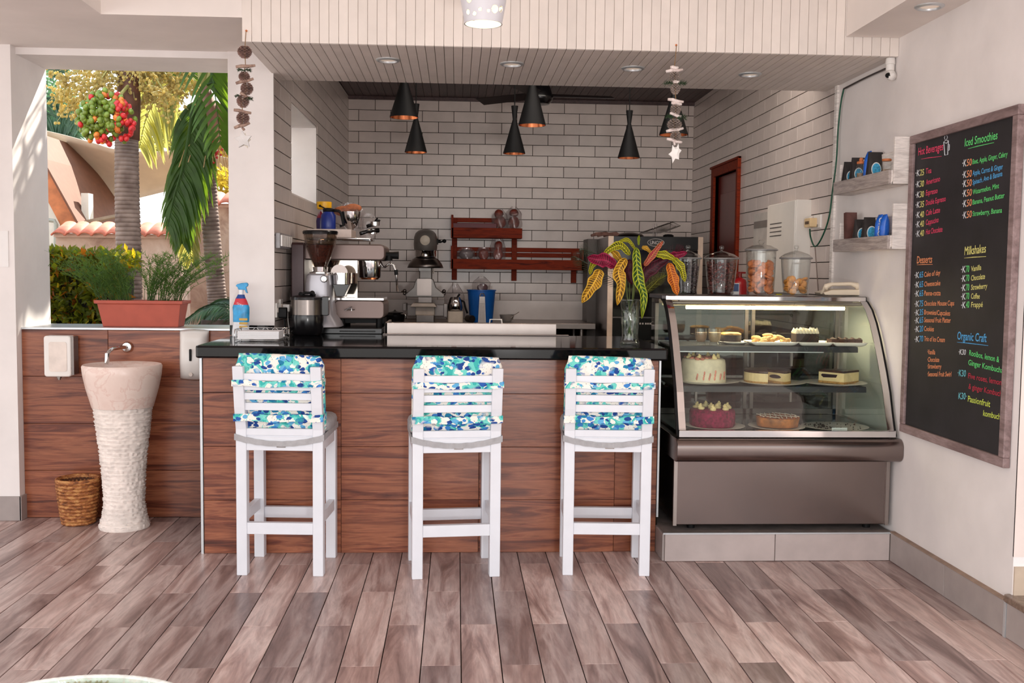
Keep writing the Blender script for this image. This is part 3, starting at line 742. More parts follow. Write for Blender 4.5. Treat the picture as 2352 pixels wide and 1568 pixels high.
def wr(s, src, x0, y0_, x1, y1_, h, col, bold=.012):
    o_, s_ = ((2050, 260), 3.563) if src == 2 else ((2050, 560), 2.904)
    a = (o_[0] + x0 / s_, o_[1] + y0_ / s_); b_ = (o_[0] + x1 / s_, o_[1] + y1_ / s_)
    A, B = atX(*a, XB), atX(*b_, XB); lo = y0_ if False else 0
    B.y = max(B.y, y0 + fw + .004)
    hm = (h / s_) * (A.y + B.y) / 2 / FPX
    return writing(s, A, B, (0, 0, 1), hm, CK[col], t, bold=bold, shear=.06, thick=.001)
def ul(src, x0, y0_, x1, y1_, col, th=.005):
    o_, s_ = ((2050, 260), 3.563) if src == 2 else ((2050, 560), 2.904)
    A, B = atX(o_[0] + x0 / s_, o_[1] + y0_ / s_, XB), atX(o_[0] + x1 / s_, o_[1] + y1_ / s_, XB)
    MB().tube([A, A.lerp(B, .4) + Vector((0, 0, .001)), B], [.0008, .0022, .0012], 6).build('underline', CK[col], t)
wr('Hot Beverages', 2, 212, 345, 415, 300, 62, 'p'); ul(2, 235, 375, 402, 352, 'p')
wr('Iced Smoothies', 2, 592, 272, 860, 210, 66, 'g'); ul(2, 618, 290, 830, 240, 'g')
for y, n_, s_, x1, y1_ in ((515, '25', 'Tea', 320, 487), (607, '30', 'Americano', 390, 555), (693, '30', 'Espresso', 370, 652), (775, '35', 'Double Espresso', 437, 718),
                       (858, '40', 'Cafe Latte', 390, 810), (935, '40', 'Cappucino', 378, 890), (1012, '40', 'Hot Chocolate', 410, 968)):
    wr('·K', 2, 190, y, 224, y - 4, 50, 'w'); wr(n_, 2, 226, y - 5, 258, y - 9, 50, 'y'); wr(s_, 2, 274, y - 20, x1, y1_, 44, 'p')
for y, s_, x1, y1_, cc in ((437, 'Beet, Apple, Ginger, Celery', 943, 352, 'g'), (530, 'Apple, Carrot & Ginger', 905, 455, 'b'), (605, 'Spinach, Avo & Banana', 900, 512, 'b'),
                       (685, 'Watermelon, Mint', 872, 612, 'g'), (768, 'Banana, Peanut Butter', 918, 690, 'g'), (862, 'Strawberry, Banana', 897, 812, 'g')):
    wr('·K', 2, 572, y, 606, y - 4, 56, 'w'); wr('50', 2, 608, y - 5, 650, y - 12, 56, 'o'); wr(s_, 2, 656, y - 20, x1, y1_, 42, cc)
wr('Milkshakes', 2, 590, 1160, 765, 1138, 70, 'y'); ul(2, 587, 1185, 765, 1172, 'y')
wr('Desserts', 2, 200, 1228, 325, 1222, 60, 'o'); ul(2, 200, 1240, 327, 1236, 'o')
for y, n_, s_, x1, y1_ in ((228, '65', 'Cake of day', 320, 206), (292, '65', 'Cheesecake', 320, 275), (352, '65', 'Panna-cotta', 322, 343), (420, '75', 'Chocolate Mousse Cups', 412, 410),
                       (478, '35', 'Brownies/Cupcakes', 385, 478), (530, '65', 'Seasonal Fruit Platter', 390, 525), (588, '20', 'Cookies', 277, 583), (655, '70', 'Trio of Ice Cream', 350, 655)):
    wr('·K', 3, 148, y, 178, y - 2, 40, 'w'); wr(n_, 3, 180, y - 3, 205, y - 5, 40, 'b'); wr(s_, 3, 212, y - 8, x1, y1_, 33, 'o')
for y, s_, x1 in ((735, '·Vanilla', 286), (785, '·Chocolate', 313), (830, '·Strawberry', 327), (882, '·Seasonal Fruit Swirl', 393)): wr(s_, 3, 233, y, x1, y + 2, 32, 'o')
for y, n_, s_, x1, y1_ in ((192, '70', 'Vanilla', 593, 172), (253, '70', 'Chocolate', 618, 232), (315, '70', 'Strawberry', 633, 296), (373, '70', 'Coffee', 583, 365), (430, '40', 'Frappé', 603, 420)):
    wr('·K', 3, 458, y, 488, y - 3, 44, 'w'); wr(n_, 3, 490, y - 3, 513, y - 6, 44, 'g'); wr(s_, 3, 525, y - 8, x1, y1_, 36, 'y')
wr('Organic Craft', 3, 433, 636, 628, 655, 55, 'b'); ul(3, 430, 655, 637, 678, 'b')
wr('·K30', 3, 442, 736, 490, 740, 36, 'w'); wr('Rooibos, lemon &', 3, 512, 742, 712, 790, 38, 'g'); wr('Ginger Kombucha', 3, 507, 806, 738, 862, 38, 'g')
wr('·K30', 3, 436, 880, 490, 885, 44, 't'); wr('Five roses, lemon', 3, 505, 895, 728, 942, 38, 'r'); wr('& ginger Kombuch', 3, 508, 965, 728, 1018, 38, 'r')
wr('K30·', 3, 440, 1033, 495, 1037, 44, 't'); wr('Passionfruit', 3, 503, 1050, 652, 1088, 42, 'l'); wr('kombuch', 3, 605, 1145, 720, 1172, 40, 'l')
# little drawn cup
def bpt(x, y): return atX(2050 + x / 3.563, 260 + y / 3.563, XB)
MB().tube([bpt(420, 235), bpt(428, 343), bpt(452, 338), bpt(458, 225), bpt(438, 218), bpt(420, 235), bpt(440, 246), bpt(458, 228)], .0018, 5).tube([bpt(456, 258), bpt(466, 255), bpt(465, 300), bpt(454, 306)], .0016, 5).tube([bpt(430, 215), bpt(424, 200), bpt(430, 185)], .0012, 5).tube([bpt(444, 212), bpt(450, 195), bpt(444, 182)], .0012, 5).build('drawn_cup', CK['w'], t)

# ------------------------------------------------------------------ crate shelves on the right wall
def crate(y_t0, yb, lab, pxs):
    # front board px corners (left-top, right-top, right-bottom, left-bottom) at X=2.19
    XF = 2.185
    TL, TR_, BR, BL = [atX(px, py, XF) for px, py in pxs]
    ya, yb_ = (TR_.y + BR.y) / 2, (TL.y + BL.y) / 2; zt, zb = (TL.z + TR_.z) / 2, (BL.z + BR.z) / 2
    t = thing('crate_shelf', lab, 'shelf', (2.25, (ya + yb_) / 2, zb), 'whitewashed crate shelves')
    MB().box(XF, XF + .016, ya, yb_, zb, zt).build('front_board', PALLETG, t, bev=.002)
    MB().box(XF + .016, XR, ya, yb_, zb, zb + .014).build('bottom_board', PALLET, t, bev=.002)
    hs = y_t0
    for yy in (ya, yb_ - .018):
        MB().box(XF + .012, XR, yy, yy + .018, zb, zt).build('lower_end', PALLET, t, bev=.002)
    MB().box(XR - .022, XR - .004, ya - .01, yb_ + .01, zt + .02, hs - .05).build('back_board', PALLET, t, bev=.002)
    MB().box(XF + .02, XR - .0, ya - .016, ya - .001, zb, hs).build('end_board', PALLET, t, bev=.002)
    MB().box(XR - .014, XR - .001, ya - .075, ya - .016, zb, zb + .13).build('mounting_batten', PALLET, t, bev=.002)
    MB().box(XR - .014, XR - .001, ya - .075, ya - .016, hs - .14, hs).build('mounting_batten', PALLET, t, bev=.002)
    MB().box(XF + .04, XR - .001, yb_ + .001, yb_ + .016, zb, hs - .06).build('end_board', PALLET, t, bev=.002)
    return t, ya, yb_, zb, zt
zA = atX(2050, 320, 2.24).z; zB = atX(2050, 470, 2.24).z
shA = crate(zA, 0, 'upper whitewashed crate shelf on the right wall, coffee bags in it', [(1915, 416), (2041, 393), (2041, 427), (1913, 444)])
shB = crate(zB, 0, 'lower whitewashed crate shelf on the right wall, book and blue packets in it', [(1913, 548), (2038, 543), (2038, 573), (1913, 577)])
BAGB = M('black_foil_bag', c(34, 30, 30), .45, var=.15, scale=30, bmp=.4, bscale=30)
LBLB = M('blue_bag_label', c(60, 158, 200), .5, var=.25, scale=90)
LBLW = M('white_label', c(226, 226, 222), .5, var=.02)
BLUEP = M('blue_packet', c(20, 96, 200), .35, var=.1, scale=40, bmp=.3, bscale=50)
def coffee_bag(px, pyb, h, w_, tilt, lab, X=2.246, zb=None, lean=.0):
    p = atX(px, pyb, X); zb_ = zb + .014; k = p.y / FPX
    t = thing('coffee_bag', lab, 'coffee bag', (X, p.y, zb_), 'black coffee bags in the crate shelves')
    H, W_ = (h + 26) * k, w_
    b = MB()
    def bag(u, v):
        a = 2 * pi * u; th = .030 * (1 - v ** 2.5) + .003; ww = W_ / 2 * (.92 + .08 * cos(v * 3))
        x = (abs(cos(a)) ** .6) * (1 if cos(a) > 0 else -1) * ww; y = (abs(sin(a)) ** .8) * (1 if sin(a) > 0 else -1) * th
        return (X + x - tilt * v * .05, p.y + y - tilt * v * .06, zb_ + H * v)
    b.grid(bag, 20, 8); b.build('pouch', BAGB, t, smooth=2)
    b = MB(); n = 20; ring = []
    cx_, cy, cz = X - tilt * .025 - .008, p.y - .034, zb_ + H * .48
    def disc(r, x): return [(cx_ + r * .72 * cos(2 * pi * i / n), cy + x + .05 * (cz - zb_ + r * sin(2 * pi * i / n) - H * .48), cz + r * sin(2 * pi * i / n)) for i in range(n)]
    vs = disc(W_ * .40, -.002); b.add(vs, [tuple(range(n))]); b.build('label_border', LBLW, t)
    b = MB(); b.add(disc(W_ * .34, -.004), [tuple(range(n))]); b.build('oval_label', LBLB, t)
    return t
coffee_bag(1949, 414, 44, .088, -.28, 'black coffee bag with blue oval label, leftmost on the upper crate shelf', zb=shA[3])
coffee_bag(1967, 411, 50, .088, -.25, 'black coffee bag just left of the corked spice jar, upper crate shelf', zb=shA[3])
coffee_bag(2008, 404, 54, .095, -.12, 'wide black coffee bag right of the spice jar, upper crate shelf', zb=shA[3])
coffee_bag(1975, 548, 42, .09, -.2, 'black coffee bag beside the book, lower crate shelf', zb=shB[3])
coffee_bag(1996, 548, 46, .095, -.3, 'black coffee bag beside the blue packets, lower crate shelf', zb=shB[3])
def spice_jar(px, pyb, h, lab, stopper):
    p = atX(px, pyb, 2.225); k = p.y / FPX; z0_ = shA[3] + .014; H = (h + 26) * k
    t = thing('spice_jar', lab, 'jar', (2.225, p.y, z0_), 'spice jars in the upper crate shelf')
    MB().lathe(2.225, p.y, [(.020, z0_), (.024, z0_ + .004), (.024, z0_ + H * .72), (.020, z0_ + H * .78), (.020, z0_ + H * .82)], 20).build('glass_body', GLASSJ, t, smooth=True)
    MB().lathe(2.225, p.y, [(.021, z0_ + .003), (.021, z0_ + H * .5)], 16).build('contents', M('pale_spice', c(150, 130, 110), .9, var=.2, scale=90), t)
    b = MB().lathe(2.225, p.y, [(.023, z0_ + H * .80), (.024, z0_ + H * .86), (.022, z0_ + H * .88)], 16)
    if stopper: b.ball((2.225, p.y, z0_ + H * .93), (.012, .012, .014), 12, 8)
    b.build('cork_lid', M('cork_orange', c(196, 112, 62), .6, var=.1, scale=60), t, smooth=True)
spice_jar(1977, 406, 45, 'glass spice jar with an orange knobbed cork, between the coffee bags', True)
spice_jar(2036, 392, 38, 'narrow glass jar with a cork lid at the near end of the upper crate shelf', False)
def packet(px, pyb, h, w_, lab, zb, text=None, tilt=-.1):
    X = 2.235; p = atX(px, pyb, X); k = p.y / FPX; H = (h + 26) * k; z0_ = zb + .014
    t = thing('blue_packet', lab, 'packet', (X, p.y, z0_), 'blue packets in the crate shelves')
    b = MB(); b.grid(lambda u, v: (X + .025 * sin(2 * pi * u) * (1 - abs(2 * v - 1) ** 4) , p.y + w_ / 2 * cos(2 * pi * u) * (.9 + .1 * abs(2 * v - 1)) + tilt * v * H, z0_ + H * v), 16, 10)
    b.build('wrapper', BLUEP, t, smooth=2)
    if text:
        writing(text, (X - .020, p.y - w_ / 2 - .004 + tilt * H * .9, z0_ + H * .90), (X - .024, p.y - w_ / 2 - .004 + tilt * H * .35, z0_ + H * .34), (1, 0, 0), .022, LBLW, t, bold=.03, thick=.004)
packet(1992, 404, 57, .055, 'crumpled blue foil packet behind the wide coffee bag, upper crate shelf', shA[3])
packet(2018, 545, 50, .055, 'blue biscuit packet with white lettering, nearest the coffee bags', shB[3], 'OREO')
packet(2030, 545, 50, .05, 'blue biscuit packet at the near end of the lower crate shelf', shB[3], None, -.05)
p = atX(1958, 540, 2.25); z0_ = shB[3] + .014; t = thing('cookbook', 'brown hardback book leaning at the far end of the lower crate shelf', 'book', (2.25, p.y, z0_))
mt = Matrix.Translation((2.236, p.y - .02, z0_ + .105)) @ Matrix.Rotation(radians(-6), 4, 'X')
MB().boxm(mt, .064, .004, .205).boxm(mt @ Matrix.Translation((0, .026, 0)), .064, .004, .205).boxm(mt @ Matrix.Translation((-.032, .013, 0)), .004, .03, .205).build('cover', M('brown_book_cover', c(92, 56, 50), .5, var=.15, scale=20), t)
MB().boxm(mt @ Matrix.Translation((.003, .013, 0)), .058, .022, .197).build('page_block', LBLW, t)
# CCTV camera
P = atY(2045, 142, 5.36); t = thing('security_camera', 'white tubular security camera under the valance at the right wall', 'camera', (P.x, 5.36, 2.64))
kk = mpp(5.36)
MB().lathe(P.x, 5.36, [(10 * kk, 2.638), (11 * kk, 2.62), (11 * kk, 2.606), (9.6 * kk, 2.604), (9.6 * kk, 2.56)], 24).build('mount', PLASTW, t, smooth=True)
MB().tube([(P.x, 5.36, 2.57), (P.x, 5.35, 2.545), (P.x + .004, 5.33, 2.54)], [.022, .024, .022], 18).ball((P.x + .002, 5.35, 2.552), .024, 18, 12).build('head', PLASTW, t, smooth=2)
MB().tube([(P.x - .016, 5.34, 2.548), (P.x - .024, 5.333, 2.542)], .013, 16).build('lens', BLACK, t)
# white distribution box on the tiled right wall
A, B = atX(1732, 465, XR), atX(1828, 463, XR)
ya, yb_ = 6.93, 7.75
A = atX(1828, 470, 2.20); B = atX(1762, 463, 2.20); C_ = atX(1733, 478, XR)
zt, zb_ = atX(1800, 464, 2.2).z, atX(1800, 640, 2.2).z - .1
ya, yb_ = atX(1828, 470, 2.2).y, atX(1764, 466, 2.2).y
t = thing('distribution_box', 'white metal distribution box with louvred door on the tiled wall behind the jars', 'electrical box', (2.25, (ya + yb_) / 2, zb_))
PW = M('cream_powder_coat', c(226, 220, 212), .4, var=.01)
MB().box(2.205, XR, ya, yb_, zb_, zt).build('body', PW, t, bev=.003)
MB().box(2.196, 2.205, ya + .006, yb_ - .006, zb_ + .006, zt - .006).build('door', PW, t, bev=.002)
b = MB()
for i in range(4): b.box(2.193, 2.197, ya + .27, ya + .52, zt - .14 - i * .028, zt - .134 - i * .028)
b.build('louvre', DSTEEL, t)
# second, shallower box to its far side
yc = atX(1735, 478, 2.27).y
t = thing('meter_box', 'flat pale box with a grey strip, on the far side of the distribution box', 'electrical box', (2.28, (yb_ + yc) / 2, zb_))
MB().box(2.26, XR, yb_ + .01, yc, zb_, zt - .03).build('body', M('pale_grey_plastic', c(190, 184, 178), .5), t, bev=.003)
MB().box(2.256, 2.261, yb_ + .05, yc - .02, zt - .14, zt - .09).build('label_strip', M('grey_strip', c(120, 112, 108), .5), t)
# sockets on the right wall with cables
def wallplate(px0, px1, py0, py1, lab, name='wall_socket', cat='wall socket', group='wall sockets and switches', X=XR):
    A, B = atX(px1, py0, X), atX(px0, py1, X); s = -1 if X > 0 else 1
    t = thing(name, lab, cat, (X, (A.y + B.y) / 2, B.z), group)
    MB().box(X + s * .012, X, min(A.y, B.y), max(A.y, B.y), min(A.z, B.z), max(A.z, B.z)).build('plate', PLASTW, t, bev=.003)
    ym = (A.y + B.y) / 2; zm = (A.z + B.z) / 2
    MB().box(X + s * .018, X + s * .012, ym - .02, ym + .02, zm - .02, zm + .02).build('insert', M('warm_white_plastic', c(226, 212, 202), .35), t, bev=.002)
    return t, ym, zm
wallplate(1852, 1868, 497, 526, 'white socket on the tiled wall holding the cream power adapter')
wallplate(1872, 1889, 492, 525, 'white switch plate right of the cream power adapter')
wallplate(1851, 1860, 546, 577, 'small white socket low on the tiled wall beside the green cable')
A, B = atX(1866, 500, XR - .05), atX(1852, 523, XR - .05)
t = thing('power_adapter', 'cream plug-in power adapter on the tiled right wall', 'power adapter', (XR - .04, (A.y + B.y) / 2, B.z))
MB().rbox(XR - .065, XR - .019, A.y, B.y, B.z, A.z, .01, 'x').build('body', M('cream_adapter', c(226, 196, 150), .5), t, bev=.003)
MB().box(XR - .067, XR - .065, A.y + .02, B.y - .02, B.z + .02, A.z - .02).build('printed_label', M('adapter_print', c(90, 70, 50), .6), t)
def cable(pts, r, mat, lab, name='cable'):
    P = [atX(a, b_, X) for a, b_, X in pts]
    q = []
    for i in range(len(P) - 1):
        p0, p1, p2, p3 = P[max(i - 1, 0)], P[i], P[i + 1], P[min(i + 2, len(P) - 1)]
        for k in range(5):
            s = k / 5; q.append(.5 * ((2 * p1) + (p2 - p0) * s + (2 * p0 - 5 * p1 + 4 * p2 - p3) * s * s + (3 * p1 - p0 - 3 * p2 + p3) * s ** 3))
    q.append(P[-1]); b = MB().tube(q, r, 7); return solo(b, name, mat, lab, 'cable', smooth=2)
G_ = M('green_cable', c(20, 78, 56), .5)
cable([(1860, 526, 2.25), (1862, 545, 2.27), (1872, 566, 2.28), (1888, 545, 2.285), (1904, 500, 2.285), (1912, 440, 2.28), (1921, 370, 2.285), (1925, 300, 2.29), (1931, 240, 2.29), (1938, 205, 2.29)], .005, G_, 'dark green cable looping down the wall edge from the soffit')
cable([(1938, 204, 2.292), (1985, 180, 2.292), (2033, 158, 2.292)], .005, M('dark_cable', c(60, 52, 50), .5), 'dark thin cable running under the soffit to the security camera')
cable([(1872, 568, 2.29), (1876, 620, 2.295), (1880, 680, 2.295)], .003, M('brown_cable', c(120, 100, 92), .5), 'thin brown phone cord down the tiled wall')
# ------------------------------------------------------------------ display case on its tiled plinth
PLX = 1.078
b = MB().box(PLX + .01, XR - .014, 5.174, 6.0, 0, .15)
pl = struct(b, 'trim_plinth', M('plinth_cement', c(120, 108, 102), .8, var=.12))
pieces(pl, [(PLX + .012, 1.668, .002, .143), (1.672, XR - .024, .002, .143)], lambda u, v, w_: (u, 5.174 - w_, v), 'tile', M('plinth_tile', c(186, 172, 168), .35, var=.04, scale=8, rv=.04), .01, {})
pieces(pl, [(5.176, 5.60, .002, .143)], lambda u, v, w_: (PLX + .01 - w_, u, v), 'tile', GREYTILE, .01, {})
MB().box(PLX, XR - .014, 5.160, 5.172, .144, .152).build('edge_trim', TRIMW, pl)
QX0, QX1 = 1.135, 2.292
t = thing('display_case', 'curved glass cake display case with brushed steel base at the right end of the bar', 'display case', ((QX0 + QX1) / 2, 5.6, .19))
BST = M('case_brushed_steel', c(132, 120, 116), .24, 1, var=.03, scale=3, bmp=.02, bscale=160)
MB().box(QX0 + .012, QX1 - .004, 5.20, 5.97, .185, .53).build('base_cabinet', BST, t, bev=.004)
MB().box(QX0 - .0, QX0 + .018, 5.19, 5.205, .183, .53).build('corner_trim', STEEL, t); MB().box(QX1 - .03, QX1 - .012, 5.19, 5.2, .183, .53).build('corner_trim', STEEL, t)
b = MB(); b.rbox(QX0 - .01, QX1 + .012, 5.085, 5.97, .532, .652, .045, 'x', 7); b.build('bumper', BST, t, smooth=True, bev=.004)
b = MB()
for x in (1.25, 2.2):
    for y in (5.28, 5.9): b.lathe(x, y, [(.02, .152), (.02, .187)], 14)
b.build('foot', BLACK, t)
MB().box(QX0 + .1, QX1 - .1, 5.3, 5.9, .165, .186).build('underside_tray', BLACK, t)
# profile of the curved front (y, z)
PROF = [(5.150, .662), (5.168, .70), (5.200, .78), (5.235, .879), (5.285, .98), (5.338, 1.075), (5.385, 1.155), (5.440, 1.235), (5.505, 1.305), (5.575, 1.348), (5.63, 1.362)]
def prof_at(s):
    s *= len(PROF) - 1; i = min(int(s), len(PROF) - 2); f = s - i
    return (PROF[i][0] * (1 - f) + PROF[i + 1][0] * f, PROF[i][1] * (1 - f) + PROF[i + 1][1] * f)
b = MB(); b.grid(lambda u, v: (QX0 + .03 + (QX1 - QX0 - .06) * u, prof_at(v)[0] + .006, prof_at(v)[1]), 1, 40); b.build('curved_front_glass', GLASSC, t, smooth=2)
for x, nm in ((QX0 + .012, 'a'), (QX1 - .012, 'b')):
    b = MB(); poly = [prof_at(k / 30) for k in range(31)] + [(5.95, 1.362), (5.95, .662)]
    b.add([(x, y, z) for y, z in poly], [tuple(range(len(poly)))]); b.build('side_glass', GLASSC, t)
def arch(x0, x1, off, wd):
    b = MB(); n = 30
    for k in range(n):
        (ya, za), (yb, zb) = prof_at(k / n), prof_at((k + 1) / n)
        d = Vector((yb - ya, zb - za)).normalized(); nx, nz = -d.y * wd, d.x * wd
        vs = []
        for x in (x0, x1): vs += [(x, ya + off, za), (x, yb + off, zb), (x, yb + off - nx, zb - nz + 0), (x, ya + off - nx, za - nz)]
        b.add(vs, [(0, 1, 2, 3), (7, 6, 5, 4), (0, 4, 5, 1), (3, 2, 6, 7)])
    return b
arch(QX0 + .014, QX0 + .050, -.004, .004).build('chrome_arch', CHROME, t, smooth=True); arch(QX0, QX0 + .014, -.002, .012).build('black_seal', BLACK, t)
arch(QX1 - .046, QX1 - .012, -.004, .004).build('chrome_arch', CHROME, t, smooth=True); arch(QX1 - .012, QX1, -.002, .012).build('black_seal', BLACK, t)
MB().box(QX0 + .01, QX1 - .01, 5.135, 5.165, .655, .692).build('chrome_sill', CHROME, t, bev=.003)
MB().box(QX0, QX1, 5.60, 5.97, 1.352, 1.375).build('top_plate', M('dark_steel_top', c(66, 62, 62), .25, .8, var=.05), t, bev=.003)
MB().box(QX0 + .02, QX1 - .01, 5.585, 5.60, 1.347, 1.373).build('chrome_top_rail', CHROME, t, bev=.003)
b = MB().tube([(QX0 + .04, 5.575, 1.333), (QX1 - .04, 5.575, 1.333)], .010, 14); b.build('lower_top_rail', STEEL, t, smooth=True)
# lamp
MB().box(QX0 + .10, QX1 - .08, 5.60, 5.64, 1.326, 1.350).build('lamp_housing', STEEL, t)
b = MB().tube([(QX0 + .14, 5.615, 1.308), (QX1 - .12, 5.615, 1.308)], .010, 12); b.build('lamp_tube', M('warm_lamp_tube', c(255, 226, 150), .4, emit=(1, .78, .42, 1), es=14.0), t, smooth=True)
light('case_lamp_light', 'AREA', ((QX0 + QX1) / 2, 5.60, 1.295), 5.0, (1, .86, .62), target=((QX0 + QX1) / 2, 5.62, .5), shape='RECTANGLE', size=.9, size_y=.02)
# interior: back wall with sliding doors, shelves, dark deck
MB().box(QX0 + .03, QX1 - .03, 5.94, 5.95, .67, 1.35).build('sliding_door_glass', glass_mat('tinted_glass', (.45, .47, .42, 1), .02, 1.5), t)
b = MB()
for x in (QX0 + .03, 1.70, 1.74, QX1 - .05): b.box(x, x + .02, 5.93, 5.96, .67, 1.35)
b.box(QX0 + .03, QX1 - .03, 5.93, 5.96, .67, .70).box(QX0 + .03, QX1 - .03, 5.93, 5.96, 1.32, 1.35); b.build('rear_frame', DSTEEL, t)
DECK = M('dark_glossy_deck', c(30, 30, 32), .15, var=.1)
MB().box(QX0 + .03, QX1 - .03, 5.17, 5.94, .656, .668).build('deck', DECK, t)
Z1, Z2, ZD = 1.105, .895, .668
SG = glass_mat('smoked_shelf_glass', (.30, .32, .34, 1), .02, 1.5)
SHB = M('shelf_dark_panel', c(52, 53, 57), .3, var=.05)
for z, y0_ in ((Z1, 5.43), (Z2, 5.36)):
    MB().box(QX0 + .035, QX1 - .11 if z == Z1 else QX1 - .085, y0_, 5.82, z - .010, z).build('shelf', SHB, t)
    MB().box(QX0 + .035, QX1 - .11 if z == Z1 else QX1 - .085, y0_ - .004, y0_, z - .012 - (.018 if z == Z2 else .018), z - .006).build('shelf_front', SHB, t)
    if z == Z1: MB().box(QX0 + .035, QX1 - .3, y0_ - .006, y0_ - .003, z - .032, z - .027).build('shelf_edge_strip', TRIMW, t)
    b = MB()
    for x in (QX0 + .25, QX1 - .35): b.box(x, x + .012, 5.815, 5.835, z - .14, z)
    b.build('shelf_bracket', STEEL, t)

# ---- food. helper: x-range in photo pixels at the depth of the plate
def xr(px, y, Y): return atY(px, y, Y).x
def plate(px0, px1, py, Y, Z, lab, name='plate', depth=.9, ry=None, mat=CERAM):
    x0, x1 = xr(px0, py, Y), xr(px1, py, Y); r = (x1 - x0) / 2; cx = (x0 + x1) / 2
    ry = min(ry or r, .16)
    b = MB().lathe(cx, Y, [(r * .55, Z + .0015), (r * .62, Z + .002), (r * .97, Z + .014), (r, Z + .016), (r * .96, Z + .018), (r * .62, Z + .007), (0, Z + .006)], 48, caps=False, sy=ry / r)
    o = solo(b, name, mat, lab, 'plate', smooth=True); return cx, Z + .008, r
CREAM = M('cream_icing', c(240, 226, 196), .6, var=.05, scale=30, bmp=.3, bscale=40)
CHOC = M('dark_chocolate_cake', c(46, 32, 26), .7, var=.25, scale=30, bmp=.5, bscale=60)
CHOCT = M('chocolate_top', c(64, 38, 34), .3, var=.1, scale=20)
def dollops(b, cx, cy, z, r, n, rad_, seed=1, ry=None, h=1.0):
    rnd = random.Random(seed)
    for i in range(n):
        a = 2 * pi * i / n; x, y = cx + r * cos(a), cy + (ry or r) * sin(a)
        for k in range(4):
            q = rad_ * (1 - k * .22); b.ball((x + rnd.uniform(-.3, .3) * q, y + rnd.uniform(-.3, .3) * q, z + k * rad_ * .42 * h), (q, q, q * .55), 10, 6, jit=.25)
# top shelf: dessert glasses
for i, (a_, b_, lab, cc) in enumerate(((1596, 1624.5, 'small glass of brown mousse, left of the pair on the top shelf', (150, 118, 92)), (1626, 1656.5, 'small glass of pale coffee mousse beside the dark cake', (172, 146, 112)))):
    Y = 5.50; x0, x1 = xr(a_, 770, Y), xr(b_, 770, Y); r = (x1 - x0) / 2; cx = (x0 + x1) / 2; H = .092
    t2 = thing('dessert_glass', lab, 'dessert glass', (cx, Y, Z1), 'dessert glasses on the top shelf')
    MB().lathe(cx, Y, [(r * .75, Z1 + .001), (r * .75, Z1 + .006), (r * .62, Z1 + .016), (r * .9, Z1 + .035), (r, Z1 + .06), (r * .93, Z1 + H), (r * .88, Z1 + H), (r * .94, Z1 + .06)], 28, caps=False).build('glass_cup', GLASSJ, t2, smooth=True)
    MB().lathe(cx, Y, [(r * .55, Z1 + .019), (r * .84, Z1 + .036), (r * .92, Z1 + .058), (r * .88, Z1 + .070)], 24).build('mousse', M('mousse_%d' % i, c(*cc), .6, var=.08, scale=40), t2, smooth=True)
cx, z, r = plate(1652, 1722, 778, 5.58, Z1, 'small round white plate under the dark caramel-topped cake', ry=.07)
k55 = mpp(5.57)
b = MB(); b.lathe(xr(1680, 770, 5.56), 5.575, [(24 * k55, z), (25 * k55, z + .01), (24 * k55, z + .045), (20 * k55, z + .052)], 30, sy=.8, wob=lambda a, zz: 1 + .04 * sin(7 * a + 90 * zz))
t2 = thing('chocolate_cake', 'small dark cake with caramel topping behind the mousse glasses', 'cake', (xr(1680, 770, 5.56), 5.575, z)); b.build('sponge', CHOC, t2, smooth=2)
b = MB(); b.lathe(xr(1680, 770, 5.56), 5.575, [(24.5 * k55, z + .046), (25 * k55, z + .052), (18 * k55, z + .060), (0, z + .061)], 30, caps=False, sy=.8, wob=lambda a, zz: 1 + .05 * sin(5 * a)); b.build('caramel_topping', M('caramel', c(214, 160, 88), .35, var=.3, scale=40), t2, smooth=2)
# cookie platter
def dish(px0, px1, py, Y, Z, lab, dy=.09):
    x0, x1 = xr(px0, py, Y), xr(px1, py, Y)
    def f(u, v):
        x = x0 + (x1 - x0) * u; y = Y + (v - .5) * 2 * dy; e = max(abs(2 * u - 1), abs(2 * v - 1))
        return (x, y, Z + .004 + .02 * max(0, (e - .75) / .25) ** 1.5)
    b = MB().grid(f, 20, 12); o = solo(b, 'serving_dish', CERAM, lab, 'serving dish', 'rectangular dishes on the top shelf', smooth=2, solid=.003); return (x0 + x1) / 2, Z + .007, x1 - x0
COOK = M('pale_cookie', c(222, 176, 112), .8, var=.15, scale=60, bmp=.6, bscale=60)
cx, z, wd = dish(1717, 1825, 785, 5.53, Z1, 'white rectangular dish piled with pale cookies', .085)
rnd = random.Random(11)
b0 = MB(); b0.ball((0, 0, 0), (.030, .030, .010), 14, 7, jit=.12); b0.org = Vector((0, 0, 0)); ck0 = b0.build('cookie', COOK, None, smooth=2)
ckspots = []
for i in range(16):
    u = rnd.uniform(-.42, .42); lvl = i % 4
    ckspots.append((cx + u * wd * .85, 5.53 + rnd.uniform(-.05, .04), z + .010 + lvl * .0125 * (1.1 - abs(u) * 1.6), rnd.uniform(-.5, .5), rnd.uniform(-.5, .3)))
for i, (x, y, z_, ra, rb) in enumerate(ckspots):
    o = ck0 if i == 0 else copy_obj(ck0); o.location = (x, y, z_); o.rotation_euler = (ra, rb, i * 1.3)
    rank = sorted(range(i % 4, 16, 4), key=lambda q: ckspots[q][0]).index(i)
    tag(o, 'pale golden cookie in the %s layer of the heap, %s' % (('bottom', 'second', 'third', 'top')[i % 4], ('leftmost of that layer', 'left of its centre', 'right of its centre', 'rightmost of that layer')[rank]), 'cookie', 'cookies heaped on the white dish')
